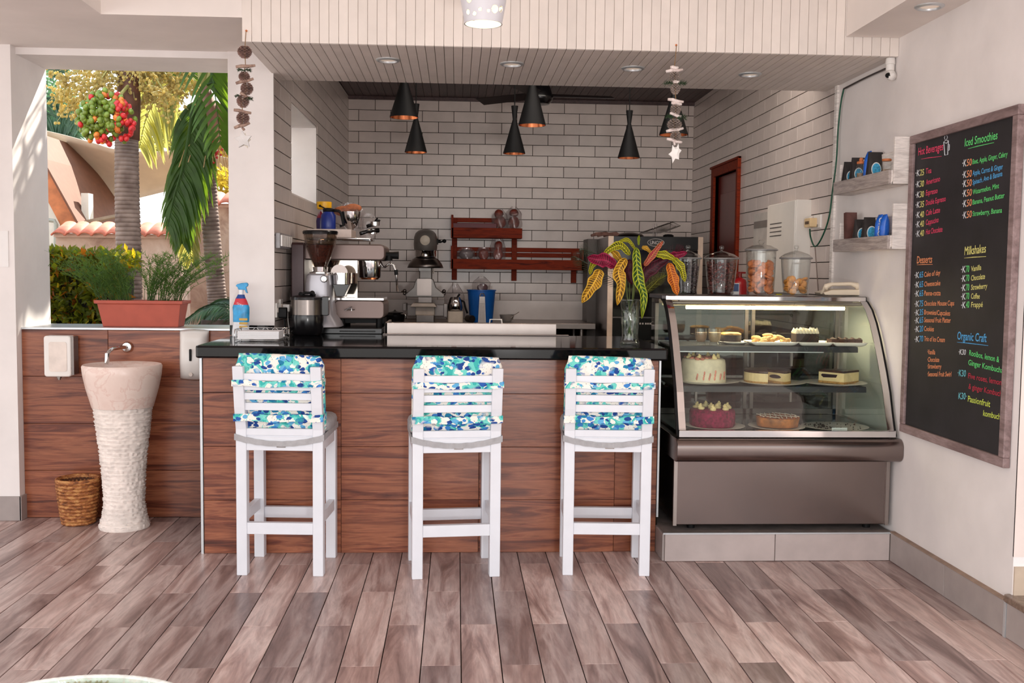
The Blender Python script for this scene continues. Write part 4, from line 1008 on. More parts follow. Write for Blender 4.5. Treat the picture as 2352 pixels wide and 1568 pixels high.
# chocolate cake with cream, brownies
cx, z, wd = dish(1826, 1904, 788, 5.52, Z1, 'white dish holding the cream-topped chocolate block', .08)
x0, x1 = xr(1825, 770, 5.5), xr(1878, 770, 5.5)
t2 = thing('chocolate_cake', 'black chocolate cake block with piped white cream peaks', 'cake', ((x0 + x1) / 2, 5.51, z)); MB().box(x0, x1, 5.475, 5.56, z, z + .062).build('sponge', CHOC, t2, bev=.004)
b = MB(); rnd = random.Random(4)
for i in range(7):
    for j in range(3):
        x = x0 + (i + .5) / 7 * (x1 - x0); y = 5.488 + j * .028
        b.lathe(x, y, [(.012, z + .060), (.013, z + .068), (.008, z + .078), (.0015, z + .092 + rnd.uniform(-.006, .004))], 9)
b.build('cream_peaks', CREAM, t2, smooth=2)
cx, z, wd = dish(1905, 1982, 788, 5.50, Z1, 'white dish of dark brownies at the right end of the top shelf', .075)
BROWN = M('brownie', c(70, 38, 26), .7, var=.25, scale=30, bmp=.5, bscale=40)
x0, x1 = xr(1904, 780, 5.49), xr(1975, 780, 5.49)
for i in range(4):
    b = MB(); q0 = x0 + .004 + (x1 - x0) * i / 4; q1 = q0 + (x1 - x0) / 4 - .003
    b.grid(lambda u, v, q0=q0, q1=q1: (q0 + (q1 - q0) * u, 5.455 + .08 * v, z + .034 + .008 * sin(6 * u + i) * sin(5 * v)), 5, 5); b.box(q0, q1, 5.455, 5.535, z, z + .032)
    solo(b, 'brownie', BROWN, ('leftmost', 'second from the left', 'third from the left', 'rightmost')[i] + ' dark brown brownie in the row on the right-hand dish', 'brownie', 'brownies on the right-hand dish')
# middle shelf
cx, z, r = plate(1560, 1697, 872, 5.50, Z2, 'round white plate under the tall cream layer cake', ry=.15)
k5 = mpp(5.5); xc = xr(1615, 850, 5.5)
t2 = thing('layer_cake', 'tall cream-iced layer cake with pink drips at the left of the middle shelf', 'cake', (xc, 5.5, z))
b = MB(); b.lathe(xc, 5.5, [(51 * k5, z), (52 * k5, z + .01), (51 * k5, z + .10), (49 * k5, z + .125), (44 * k5, z + .132), (0, z + .133)], 44, caps=False, wob=lambda a, zz: 1 + .012 * sin(9 * a + 40 * zz)); b.build('icing', CREAM, t2, smooth=2)
b = MB(); rnd = random.Random(8)
for i in range(46):
    a = rnd.uniform(0, 2 * pi); q = rnd.uniform(.2, .95) * 48 * k5; b.ball((xc + q * cos(a), 5.5 + q * sin(a), z + .134), (.014, .014, .007), 8, 5, jit=.3)
for a, l in ((4.2, .03), (4.5, .05), (4.75, .035), (5.0, .06), (5.3, .03), (5.6, .045)):
    for s_ in range(3): b.ball((xc + 52 * k5 * cos(a + .02 * s_), 5.5 + 52 * k5 * sin(a), z + .03 + l * s_ * .3), (.005, .003, .010), 7, 5)
b.build('pink_topping', M('pink_jelly', c(222, 140, 120), .3, var=.2, scale=30), t2, smooth=2)
b = MB(); dollops(b, xc, 5.5, z + .137, 34 * k5, 6, .016, 3); b.build('cream_dollops', M('butter_cream', c(244, 220, 160), .5, var=.05, bmp=.3, bscale=50), t2, smooth=2)
CHEESE = M('cheesecake_cream', c(238, 212, 160), .55, var=.05, scale=20)
CRUST = M('biscuit_crust', c(196, 150, 90), .9, var=.15, scale=80, bmp=.5, bscale=90)
FILL = M('berry_filling', c(44, 24, 36), .3)
def wedge(b, cx, cy, r, a0, a1, z0, z1, n=30, sy=1.0):
    vs = [(cx, cy, z0)] + [(cx + r * cos(a0 + (a1 - a0) * i / n), cy + r * sy * sin(a0 + (a1 - a0) * i / n), z0) for i in range(n + 1)]
    m_ = len(vs); vs += [(x, y, z1) for x, y, _ in vs]
    fs = [tuple(range(m_ - 1, -1, -1)), tuple(range(m_, 2 * m_))] + [(i, (i + 1) % m_, m_ + (i + 1) % m_, m_ + i) for i in range(m_)]
    b.add(vs, fs); return b
cx, z, r = plate(1699, 1848, 878, 5.46, Z2, 'round white plate under the cut cheesecake, centre of the middle shelf', ry=.16)
k5 = mpp(5.47); xc = xr(1766, 860, 5.47)
t2 = thing('cheesecake', 'cut cheesecake with dark glazed top, centre of the middle shelf', 'cake', (xc, 5.5, z))
A0, A1 = radians(-62), radians(255); R5 = 54 * k5
wedge(MB(), xc, 5.5, R5, A0, A1, z, z + .014).build('crust', CRUST, t2); wedge(MB(), xc, 5.5, R5 * .99, A0, A1, z + .014, z + .058).build('filling', CHEESE, t2)
wedge(MB(), xc, 5.5, R5 * 1.0, A0, A1, z + .058, z + .072).build('glaze', CHOCT, t2, bev=.003)
for a in (A0, A1):
    b = MB(); d = Vector((cos(a), sin(a), 0)); nrm = Vector((sin(a), -cos(a), 0)) * (1 if a == A0 else -1)
    pts = [Vector((xc, 5.5, 0)) + d * (R5 * u) + nrm * .0008 + Vector((0, 0, z + .036 + .012 * math.sqrt(max(0, 1 - (2 * (u - .12) / .7 - 1) ** 2)) * s_)) for s_, us in ((1, [.12 + .07 * i for i in range(11)]), (-.7, [.82 - .07 * i for i in range(11)])) for u in us]
    b.add(pts, [tuple(range(len(pts)))]); b.build('berry_layer', FILL, t2)
cx, z, r = plate(1843, 1988, 878, 5.46, Z2, 'round white plate with a single cheesecake slice, right of the middle shelf', ry=.16)
px_, py_ = xr(1938, 880, 5.40), 5.40; Rs = 66 * k5
t2 = thing('cheesecake_slice', 'single slice of cheesecake with chocolate top on the right plate', 'cake slice', (px_, 5.45, z)); a0, a1 = radians(18), radians(112)
def wd_(z0, z1, rr_=Rs): return wedge(MB(), px_ - .0, py_, rr_, a0 + .35, a1 + .3, z0, z1, 12)
wd_(z, z + .012).build('crust', CRUST, t2); wd_(z + .012, z + .060, Rs * .99).build('filling', CHEESE, t2); wd_(z + .060, z + .072).build('glaze', CHOCT, t2, bev=.002)
b = MB(); d = Vector((cos(a1 + .3), sin(a1 + .3), 0)); nn = Vector((-d.y, d.x, 0)) * .001
b.add([Vector((px_, py_, z + zz)) + d * Rs * u + nn for u, zz in ((.25, .05), (.3, .034), (.8, .030), (.9, .042), (.85, .05))], [(0, 1, 2, 3, 4)]); b.build('berry_layer', FILL, t2)
# deck
cx, z, r = plate(1573, 1709, 985, 5.38, ZD, 'round white plate under the magenta beetroot cake', ry=.165)
k5 = mpp(5.4); xc = xr(1638, 960, 5.4)
BEET = M('beetroot_sponge', c(136, 22, 66), .8, var=.3, scale=60, bmp=.7, bscale=70)
t2 = thing('beetroot_cake', 'magenta beetroot cake topped with cream dollops, left on the case floor', 'cake', (xc, 5.42, z))
b = MB().lathe(xc, 5.42, [(50 * k5, z), (53 * k5, z + .01), (53 * k5, z + .075), (50 * k5, z + .09), (0, z + .093)], 44, caps=False, wob=lambda a, zz: 1 + .01 * sin(11 * a + 60 * zz)); b.build('sponge', BEET, t2, smooth=2)
b = MB(); dollops(b, xc, 5.42, z + .098, 36 * k5, 7, .019, 6); dollops(b, xc + .01, 5.42, z + .098, 8 * k5, 2, .018, 9); b.build('cream_dollops', M('butter_cream', c(244, 220, 160), .5), t2, smooth=2)
cx, z, r = plate(1720, 1846, 975, 5.36, ZD, 'deep white plate under the pecan tart, centre of the case floor', ry=.155)
z += .006; xc = xr(1786, 960, 5.38); R5 = 50 * k5
t2 = thing('nut_tart', 'round golden tart with chocolate and icing drizzle, centre of the case floor', 'tart', (xc, 5.38, z))
b = MB().lathe(xc, 5.38, [(R5 * .93, z), (R5 * .97, z + .03), (R5, z + .048), (R5 * .97, z + .05), (R5 * .95, z + .046)], 60, wob=lambda a, zz: 1 + .015 * sin(30 * a)); b.build('pastry', M('golden_pastry', c(186, 112, 52), .6, var=.3, scale=18, bmp=.4, bscale=50), t2, smooth=2)
b = MB(); rnd = random.Random(2)
for i in range(60):
    a = rnd.uniform(0, 2 * pi); q = R5 * math.sqrt(rnd.random()) * .9; b.ball((xc + q * cos(a), 5.38 + q * sin(a), z + .048), (.016, .010, .006), 8, 5, mat=Matrix.Rotation(a * 3, 3, 'Z'))
b.build('nut_topping', M('toasted_nuts', c(150, 78, 34), .45, var=.35, scale=40), t2, smooth=2, kind='stuff')
b = MB()
for i in range(9):
    x = -R5 * .8 + i * R5 * .2; L = math.sqrt(max(0, (R5 * .92) ** 2 - x * x)); b.tube([(xc + x + .008 * sin(k * 1.4 + i), 5.38 - L + 2 * L * k / 8, z + .056) for k in range(9)], .0022, 5)
b.build('icing_drizzle', M('icing_sugar', c(240, 226, 208), .5), t2)
cx, z, r = plate(1843, 1992, 978, 5.36, ZD, 'large white plate with only cake crumbs, right on the case floor', ry=.165)
b = MB(); rnd = random.Random(21)
for i in range(90):
    a = rnd.uniform(2.4, 4.4) if i < 50 else rnd.uniform(0, 2 * pi); q = rnd.uniform(.3, .9) * r; b.ball((cx + q * cos(a), 5.36 + q * sin(a), z + .008), rnd.uniform(.002, .0045), 5, 4, jit=.4)
o = solo(b, 'cake_crumbs', CHOC, 'dark cake crumbs scattered on the large empty plate', 'crumbs'); o['kind'] = 'stuff'
A, B = atY(1911, 982, 5.185), atY(1946, 991, 5.185)
t2 = thing('name_card', 'small white printed card standing before the crumb plate', 'card', (A.x, 5.186, ZD)); MB().box(A.x, B.x, 5.186, 5.188, ZD + .001, A.z).build('card', LBLW, t2)
writing('Cheese Platter', (A.x + .008, 5.1855, A.z - .014), (B.x - .008, 5.1855, A.z - .014), (0, 0, 1), .005, BLACK, t2, thick=.0004)

# ------------------------------------------------------------------ jars and phone on the case
ZT = 1.376
def jar(pxc, top, bot, w_top, w_bot, Y, lab, fill_, fill_frac, fmat, flat=False, n=40, size=.016, seed=1, knobpx=0):
    k = mpp(Y); x = xr(pxc, bot, Y); H = (bot - top) * k; rt, rb = w_top / 2 * k, w_bot / 2 * k; zb = ZT
    t = thing('glass_jar', lab, 'glass jar', (x, Y, zb), 'lidded glass jars on the display case')
    zt = zb + H
    MB().lathe(x, Y, [(rb * .92, zb + .002), (rb, zb + .008), (rb * .97, zb + .02), (rb + (rt - rb) * .5, zb + H * .5), (rt, zt), (rt - .003, zt), (rb + (rt - rb) * .5 - .003, zb + H * .5), (rb * .9, zb + .018), (0, zb + .016)], 40, caps=False).build('glass_body', GLASSJ, t, smooth=True)
    lid = [(rt * 1.07, zt), (rt * 1.10, zt + .006), (rt * 1.05, zt + .012), (rt * .8, zt + .028), (rt * .35, zt + .042), (.007, zt + .048)] if not flat else [(rt * 1.06, zt), (rt * 1.08, zt + .005), (rt * 1.06, zt + .012), (rt * .9, zt + .018), (rt * .6, zt + .03), (.012, zt + .036)]
    lo = MB().lathe(x, Y, lid, 36, caps=False).build('lid', GLASSJ, t, smooth=True)
    MB().tube([(x + rt * 1.07 * cos(2 * pi * q / 40), Y + rt * 1.07 * sin(2 * pi * q / 40), zt + .004) for q in range(41)], .0045, 8, caps=False).build('lid_rim', M('glass_rim_grey', c(150, 148, 146), .15, .3), t, smooth=2)
    zk = zt + (.048 if not flat else .036)
    kb = MB().lathe(x, Y, [(.007, zk - .003), (.006, zk + .008), (.012, zk + .013), (.013, zk + .022), (.010, zk + .03), (0, zk + .032)] if not flat else [(.010, zk - .003), (.012, zk + .004), (.019, zk + .010), (.020, zk + .018), (.012, zk + .026), (0, zk + .027)], 18, caps=False).build('knob', GLASSJ, lo, smooth=True)
    rnd = random.Random(seed); 
    if fill_ == 'disc':
        ck = MB(); ck.lathe(0, 0, [(0, -.005), (size * .9, -.005), (size, -.001), (size * .97, .004), (size * .6, .007), (0, .007)], 16, caps=False)
        me = None; i = 0; zz = zb + .024
        while zz < zb + H * fill_frac:
            for kk in range(4 if rb > .05 else 3):
                a = i * 2.4 + kk * 1.7; rr_ = (rb + (rt - rb) * ((zz - zb) / H)) - size - .005
                if me is None: o = ck.build('biscuit', fmat, None, smooth=2); me = o.data
                else: o = bpy.data.objects.new('biscuit', me); COL.objects.link(o)
                o.parent = t; o.location = (max(0, rr_) * cos(a), max(0, rr_) * sin(a), zz - zb + rnd.uniform(-.004, .004))
                o.rotation_euler = (rnd.uniform(-1.2, 1.2), rnd.uniform(-.9, .9), 0)
                i += 1
            zz += .0135
    else:
        b = MB()
        for i in range(n):
            a = rnd.uniform(0, 2 * pi); v = rnd.random(); rr_ = (rb + (rt - rb) * v * fill_frac) - size * .8; q = rr_ * math.sqrt(rnd.uniform(.55, 1))
            b.ball((x + q * cos(a), Y + q * sin(a), zb + .02 + v * H * fill_frac * .95), (size * .6, size * .6, size), 7, 5, mat=Matrix.Rotation(rnd.uniform(0, 3), 3, 'X') @ Matrix.Rotation(rnd.uniform(0, 3), 3, 'Y'))
        b.build('contents', fmat, t, smooth=2, kind='stuff')
    return t
DARKC = M('dark_coffee_pods', c(60, 48, 52), .3, var=.3, scale=30)
REDC = M('foil_wrapped_sweets', c(112, 52, 46), .25, .3, var=.4, scale=60)
BIS = M('orange_biscuit', c(214, 126, 70), .7, var=.12, scale=50, bmp=.3, bscale=80)
BIS2 = M('golden_biscuit', c(226, 156, 74), .7, var=.12, scale=50, bmp=.3, bscale=80)
jar(1578, 590, 671, 58, 46, 5.85, 'lidded glass jar of dark pods, beside the croton leaves', 'pod', .8, DARKC, n=150, size=.012, seed=3)
jar(1655, 592, 673, 74, 60, 5.84, 'lidded glass jar filled with small red-brown sweets', 'pod', .86, REDC, n=260, size=.010, seed=4)
jar(1746, 574, 676, 68, 64, 5.83, 'tall straight glass jar full of orange biscuits', 'disc', .76, BIS, True, size=.023, seed=5)
jar(1826, 594, 678, 68, 56, 5.82, 'small glass jar half full of golden biscuits, nearest the telephone', 'disc', .5, BIS2, size=.021, seed=6)
# telephone
kp = mpp(5.82); x0, x1 = xr(1880, 680, 5.82), xr(1966, 680, 5.82)
t = thing('telephone', 'cream desk telephone at the right end of the case top', 'telephone', ((x0 + x1) / 2, 5.82, ZT))
PH = M('cream_phone_plastic', c(232, 216, 192), .35, var=.01)
b = MB().prism([(x0 + .012, ZT + .004), (x1 - .012, ZT + .004), (x1, ZT + .012), (x1 - .004, ZT + .038), (x0 + .05, ZT + .034), (x0, ZT + .018)], 5.74, 5.90, 'y'); b.build('base', PH, t, bev=.004)
zz = ZT + .040
b = MB().tube([(x0 + .016, 5.765, zz - .004), (x0 + .024, 5.765, zz + .014), (x0 + .055, 5.765, zz + .026), (x1 - .055, 5.765, zz + .030), (x1 - .02, 5.765, zz + .022), (x1 - .010, 5.765, zz + .002)], [.016, .017, .011, .011, .017, .016], 12); b.build('handset', PH, t, smooth=2)
MB().box(x0 + .06, x1 - .06, 5.80, 5.88, ZT + .035, ZT + .040).build('keypad', M('phone_keypad', c(190, 176, 156), .5), t)
b = MB().tube([(x0 - .002 + .006 * cos(k * 1.5), 5.77 - k * .0008, ZT + .012 + .004 * sin(k * 1.5) + k * .0006) for k in range(60)], .0016, 5); b.build('coiled_cord', PH, t)
# red extinguisher and a box seen between the jars
P = atX(1700, 640, 2.235); EY = P.y; EZ = P.z - .42; t = thing('fire_extinguisher', 'red fire extinguisher on the tiled wall, just visible between the jars', 'fire extinguisher', (P.x, EY, EZ))
RED = M('extinguisher_red', c(150, 20, 28), .3)
MB().lathe(P.x, EY, [(.058, EZ), (.065, EZ + .01), (.065, EZ + .36), (.045, EZ + .41), (.016, EZ + .43)], 24).build('cylinder', RED, t, smooth=True)
MB().tube([(P.x, EY, EZ + .42), (P.x, EY, EZ + .47)], .014, 10).box(P.x - .10, P.x + .04, EY - .012, EY + .012, EZ + .46, EZ + .475).tube([(P.x, EY, EZ + .44), (P.x - .09, EY, EZ + .41)], .005, 6).build('valve_handle', M('red_valve', c(120, 20, 20), .4), t)
P0, P1 = atY(1682, 650, 5.9), atY(1697, 672, 5.9)
t = thing('small_carton', 'small blue and white printed carton behind the jars', 'box', (P0.x, 5.9, ZT)); MB().box(P0.x, P1.x, 5.895, 5.93, ZT, P0.z).build('carton', LBLW, t)
MB().box(P0.x + .003, P1.x - .003, 5.893, 5.895, ZT + .018, P0.z - .004).build('printed_panel', M('navy_print', c(40, 66, 110), .5), t)
b = MB().box(xr(1783, 676, 5.88), xr(1796, 676, 5.88), 5.88, 5.89, ZT, ZT + .006); solo(b, 'sponge_cloth', M('yellow_cloth', c(214, 206, 50), .8), 'thin yellow cloth lying behind the biscuit jars', 'cloth')
# ------------------------------------------------------------------ things on the bar top, left
ZB = 1.1005
# spray bottle (flat profile body with rounded depth)
Y = 6.02; k = mpp(Y); xc = atY(553, 766, Y).x
def sz(y): return ZB + (766 - y) * k
t = thing('spray_bottle', 'blue and white trigger spray bottle with a red label, on the bar end', 'spray bottle', (xc, Y, ZB))
def flatbody(rows, dpt=.55):
    b = MB(); n = 20; vs = []
    for y, xl, xr_ in rows:
        c0, w_ = (xl + xr_) / 2, (xr_ - xl) / 2
        for i in range(n):
            a = 2 * pi * i / n; vs.append((xc + (c0 - 553 + w_ * (abs(cos(a)) ** .8) * (1 if cos(a) > 0 else -1)) * k, Y + w_ * dpt * sin(a) * k, sz(y)))
    m_ = len(rows); fs = [(r * n + i, r * n + (i + 1) % n, (r + 1) * n + (i + 1) % n, (r + 1) * n + i) for r in range(m_ - 1) for i in range(n)]
    fs += [tuple(range(n - 1, -1, -1)), tuple((m_ - 1) * n + i for i in range(n))]; b.add(vs, fs); return b
BW = M('white_bottle_plastic', c(226, 228, 232), .3); BB = M('sky_blue_label', c(40, 150, 206), .35, var=.15, scale=25); BN = M('navy_label', c(20, 66, 140), .35); BR = M('red_label_band', c(206, 52, 66), .35)
flatbody([(766, 534, 571), (762, 533, 572), (733, 536, 572)]).build('lower_body', BW, t, smooth=True)
flatbody([(733, 536, 572), (712, 536, 573), (700, 535, 573), (694, 537, 571)]).build('blue_label', BB, t, smooth=True)
flatbody([(694, 537, 571), (686, 540, 568), (680, 542, 565)]).build('red_label', BR, t, smooth=True)
flatbody([(680, 542, 565), (675, 545, 563), (671, 547, 562)]).build('navy_shoulder', BN, t, smooth=True)
flatbody([(671, 549, 560), (660, 549, 560)], 1).build('neck_collar', BW, t, smooth=True)
b = MB().prism([(xc + (x - 553) * k, sz(y)) for x, y in ((549, 660), (547, 654), (543, 652), (546, 648), (556, 645), (568, 644), (571, 648), (569, 653), (566, 654), (568, 663), (570, 668), (566, 667), (563, 660), (560, 660))], Y - .012, Y + .012, 'y'); b.build('trigger_head', BB, t, bev=.003)
for i, yy in enumerate((724, 733, 741)):
    MB().box(xc + (552 - 553) * k, xc + (570 - 553) * k, Y - 11 * k, Y - 8 * k, sz(yy + 5), sz(yy)).build('yellow_label', M('yellow_label', c(206, 160, 60), .4), t)
writing('OXY', (xc - 6 * k, Y - 10.6 * k, sz(692)), (xc + 9 * k, Y - 10.6 * k, sz(698)), (0, 0, 1), .010, BW, t, thick=.001)
# napkin holder
Y0, Y1 = 5.60, 5.78; x0, x1 = atZ(558, 778, ZB).x, atY(654, 775, 5.62).x
t = thing('napkin_holder', 'chrome wire napkin basket on the bar top', 'napkin holder', ((x0 + x1) / 2, 5.69, ZB))
b = MB(); W3 = .0022; H = .065
for z in (ZB + .006, ZB + .013): b.tube([(x0, Y0, z), (x1, Y0, z), (x1, Y1, z), (x0, Y1, z), (x0, Y0, z)], W3, 6)
for (xa, ya, xb, yb_) in ((x0, Y1, x1, Y1), (x0, Y0, x0, Y1), (x1, Y0, x1, Y1)): b.tube([(xa, ya, ZB + H), (xb, yb_, ZB + H)], W3, 6)
for x in (x0, x1):
    for y in (Y0, Y1): b.tube([(x, y, ZB), (x, y, ZB + H)], W3, 6)
    for i in range(3): y = Y0 + (i + .5) / 3 * (Y1 - Y0); b.tube([(x, y + .03 * cos(a), ZB + .02 + .045 * abs(sin(a))) for a in [pi * j / 10 for j in range(11)]], .0016, 5)
for i in range(5): x = x0 + (i + .5) / 5 * (x1 - x0); b.tube([(x + .024 * cos(a), Y1, ZB + .02 + .045 * abs(sin(a))) for a in [pi * j / 10 for j in range(11)]], .0016, 5)
b.build('wire_frame', CHROME, t, smooth=2)
b = MB()
for i in range(9): b.box(x0 + .012 + .001 * (i % 3), x1 - .03 + .001 * (i % 2), Y0 + .008, Y1 - .01, ZB + .014 + i * .0046, ZB + .014 + i * .0046 + .0042)
solo(b, 'napkin_stack', M('napkin_paper', c(240, 238, 240), .9, var=.01), 'stack of folded white napkins in the wire basket', 'napkins', bev=.001)
# sockets on the left tiled wall
def splate(y0, y1, z0, z1, lab):
    x = XLf(y0); t = thing('wall_socket', lab, 'wall socket', (x, (y0 + y1) / 2, z0), 'wall sockets and switches')
    MB().box(x, x + .012, y0, y1, z0, z1).build('plate', PLASTW, t, bev=.003); MB().box(x + .012, x + .017, y0 + .02, y1 - .02, z0 + .03, z1 - .03).build('insert', M('warm_white_plastic', c(226, 212, 202), .35), t, bev=.002)
splate(6.18, 6.26, 1.205, 1.292, 'white socket plate at the pillar edge with a black plug')
splate(6.31, 6.39, 1.225, 1.312, 'white socket plate with a white charger, above the bar top')
x = XLf(6.25) + .018; t = thing('black_plug', 'large black plug in the wall socket behind the bar end', 'plug', (x, 6.24, 1.19)); MB().rbox(x, x + .045, 6.20, 6.25, 1.20, 1.265, .012, 'x').tube([(x + .03, 6.225, 1.20), (x + .035, 6.23, 1.14), (x + .05, 6.25, 1.108)], .005, 8).build('plug_body', BLACK, t, bev=.004)
t = thing('white_charger', 'white charger cube with pale cord in the wall socket', 'charger', (x + .02, 6.35, 1.24)); MB().box(x + .002, x + .045, 6.33, 6.375, 1.235, 1.28).build('cube', PLASTW, t, bev=.004)
MB().tube([(x + .03, 6.35, 1.235), (x + .035, 6.33, 1.18), (x + .045, 6.30, 1.14), (x + .05, 6.27, 1.112), (x + .03, 6.20, 1.105)], .003, 7).build('cord', PLASTW, t, smooth=2)
# switch bank higher up
A, B = Vector((XLf(6.2), 6.19, 1.712)), Vector((XLf(6.2), 6.7, 1.62))
t = thing('switch_bank', 'row of translucent white switches on the tiled left wall', 'switch', (XLf(6.2), (A.y + B.y) / 2, B.z))
ya, yb_ = A.y, A.y + .42; XL0 = XL; XL = XLf(6.3)
MB().box(XL + .002, XL + .03, ya, yb_, B.z, A.z).build('backing', M('clear_acrylic', c(150, 146, 148), .25), t, bev=.003)
for i in range(6): MB().box(XL + .03, XL + .042, ya + .012 + i * .068, ya + .062 + i * .068, B.z + .012, A.z - .012).build('switch_module', PLASTW, t, bev=.003)

XL = XL0
# ------------------------------------------------------------------ espresso machine and grinder
b = MB().box(-.96, -.46, 6.36, 6.98, ZB, ZB + .034).box(-.72, -.50, 6.352, 6.358, ZB + .012, ZB + .02)
solo(b, 'knock_drawer', GBLACK, 'flat black drawer base under the grinder and espresso machine', 'drawer', bev=.003)
YM = 6.60; km = mpp(YM)
def mx(px): return atY(px, 650, YM).x
def mz(py): return atY(780, py, YM).z
TAUPE = M('taupe_metal_panel', c(112, 95, 90), .38, .55, var=.03, scale=4)
PLUM = M('dark_plum_panel', c(62, 40, 42), .35, .2, var=.05)
t = thing('espresso_machine', 'large taupe and chrome espresso machine on the left of the back bar', 'espresso machine', (mx(780), 6.8, ZB + .034))
b = MB().rbox(mx(676), mx(884), YM, 7.02, mz(597), mz(560), .03, 'y'); b.build('upper_body', TAUPE, t, smooth=True, bev=.008)
b = MB().rbox(mx(768), mx(883), YM - .02, 7.02, mz(731), mz(689), .03, 'y'); b.build('lower_body', TAUPE, t, smooth=True, bev=.006)
b = MB().box(mx(770), mx(882), YM - .021, YM + .3, mz(689), mz(683)); b.build('drip_grille', CHROME, t, bev=.002)
b = MB().rbox(mx(672), mx(702), YM - .06, 7.03, ZB + .0355, mz(558), .02, 'x'); b.build('side_panel', PLUM, t, smooth=True, bev=.006)
b = MB().box(mx(702), mx(816), YM + .14, YM + .16, mz(690), mz(597)); b.build('mirror_splashback', M('polished_steel_plate', c(236, 226, 214), .06, 1, var=.01), t)
b = MB().lathe(mx(846), YM + .11, [(24 * km, mz(637)), (25 * km, mz(634)), (27 * km, mz(598))], 36); b.build('group_cylinder', CHROME, t, smooth=True)
b = MB().lathe(mx(846), YM + .11, [(19 * km, mz(641)), (22 * km, mz(637))], 30); b.build('group_ring', COPPER, t, smooth=True)
b = MB()
for x in (mx(785), mx(870)):
    for y in (6.62, 6.95): b.lathe(x, y, [(.02, ZB + .034), (.018, mz(731) + .002)], 14)
b.box(mx(785), mx(880), 6.64, 6.94, mz(742), mz(731)); b.build('foot', BLACK, t)
b = MB().tube([(mx(884), 6.72, mz(583)), (mx(900), 6.72, mz(583))], .020, 14).tube([(mx(896), 6.72, mz(584)), (mx(913), 6.72, mz(584))], [.022, .026], 16).tube([(mx(890), 6.72, mz(597)), (mx(890), 6.72, mz(585))], .024, 14); b.build('steam_knob', BLACK, t, smooth=True)
b = MB().tube([(mx(870), 6.7, mz(597)), (mx(876), 6.69, mz(610)), (mx(882), 6.68, mz(612)), (mx(892), 6.67, mz(604)), (mx(902), 6.66, mz(606)), (mx(908), 6.66, mz(620)), (mx(912), 6.65, mz(668))], .007, 10); b.build('steam_wand', CHROME, t, smooth=2)
b = MB().tube([(mx(908), 6.66, mz(618)), (mx(909), 6.66, mz(630))], .012, 12); b.build('wand_grip', BLACK, t, smooth=True)
b = MB().tube([(mx(815), 6.58, mz(710)), (mx(795), 6.52, mz(711)), (mx(812), 6.50, mz(703)), (mx(811), 6.5, mz(712))], .004, 7); b.build('drain_lever', CHROME, t)
b = MB().tube([(mx(700), 6.64, mz(560)), (mx(700), 6.64, mz(547)), (mx(848), 6.64, mz(547)), (mx(848), 6.64, mz(560))], .006, 8).tube([(mx(848), 6.64, mz(547)), (mx(848), 7.0, mz(547)), (mx(700), 7.0, mz(547)), (mx(700), 6.64, mz(547))], .006, 8); b.build('top_rail', CHROME, t, smooth=2)
# grinder
YG = 6.44; kg = mpp(YG); gx = lambda px: atY(px, 650, YG).x; gz = lambda py: atY(740, py, YG).z
GBODY = M('grinder_silver', c(168, 166, 172), .35, .5, var=.02)
t = thing('coffee_grinder', 'silver coffee grinder with a cone hopper of beans, before the espresso machine', 'coffee grinder', (gx(738), YG, ZB + .034))
b = MB(); xg = gx(736)
rows = [(748, 703, 786, 60), (738, 703, 782, 58), (722, 703, 770, 50), (690, 704, 766, 46), (650, 705, 764, 44), (632, 708, 762, 42), (628, 712, 758, 38)]
n = 28; vs = []
for y, xl, xr_, dd in rows:
    z = max(gz(y), ZB + .034) if y > 740 else gz(y)
    for i in range(n):
        a = 2 * pi * i / n; e = .5
        vs.append((gx((xl + xr_) / 2) + (xr_ - xl) / 2 * kg * (abs(cos(a)) ** e) * (1 if cos(a) > 0 else -1), YG + dd * kg * (abs(sin(a)) ** e) * (1 if sin(a) > 0 else -1), z))
fs = [(r * n + i, r * n + (i + 1) % n, (r + 1) * n + (i + 1) % n, (r + 1) * n + i) for r in range(6) for i in range(n)] + [tuple(range(n - 1, -1, -1)), tuple(6 * n + i for i in range(n))]
b.add(vs, fs); b.build('body', GBODY, t, smooth=True)
b = MB().lathe(xg, YG, [(24 * kg, gz(629)), (24 * kg, gz(625)), (16 * kg, gz(623)), (17 * kg, gz(613))], 28); b.build('collar', CHROME, t, smooth=True)
b = MB().lathe(xg, YG, [(15 * kg, gz(614)), (20 * kg, gz(600)), (34 * kg, gz(562)), (37 * kg, gz(545)), (38 * kg, gz(533)), (36 * kg, gz(533)), (35 * kg, gz(546)), (14 * kg, gz(612))], 36, caps=False); b.build('hopper', glass_mat('hopper_plastic', (.72, .66, .60, 1), .06, 1.45), t, smooth=True)
b = MB().lathe(xg, YG, [(13 * kg, gz(613)), (18 * kg, gz(600)), (31 * kg, gz(563)), (0, gz(561))], 30); b.build('coffee_beans', M('coffee_beans', c(78, 34, 24), .5, var=.4, scale=90, bmp=.8, bscale=110), t, smooth=True)
b = MB().lathe(xg, YG, [(39 * kg, gz(538)), (40 * kg, gz(533)), (38 * kg, gz(530)), (0, gz(529))], 36); b.build('hopper_lid', GBLACK, t, smooth=True)
dx = gx(784)
b = MB().lathe(dx, YG, [(20 * kg, gz(652)), (21 * kg, gz(626)), (20 * kg, gz(626))], 30); b.build('doser_drum', CHROME, t, smooth=True)
b = MB().prism([(gx(766), gz(652)), (gx(805), gz(652)), (gx(792), gz(680)), (gx(774), gz(680))], YG - .05, YG + .05, 'y'); b.build('doser_chute', GBLACK, t, bev=.003)
b = MB(); b.lathe(0, 0, [(19 * kg, -.004), (19 * kg, .004)], 30, mat=Matrix.Translation((gx(778), YG + .03, gz(626))) @ Matrix.Rotation(radians(90), 4, 'X')); b.build('adjust_ring', STEEL, t, smooth=True)
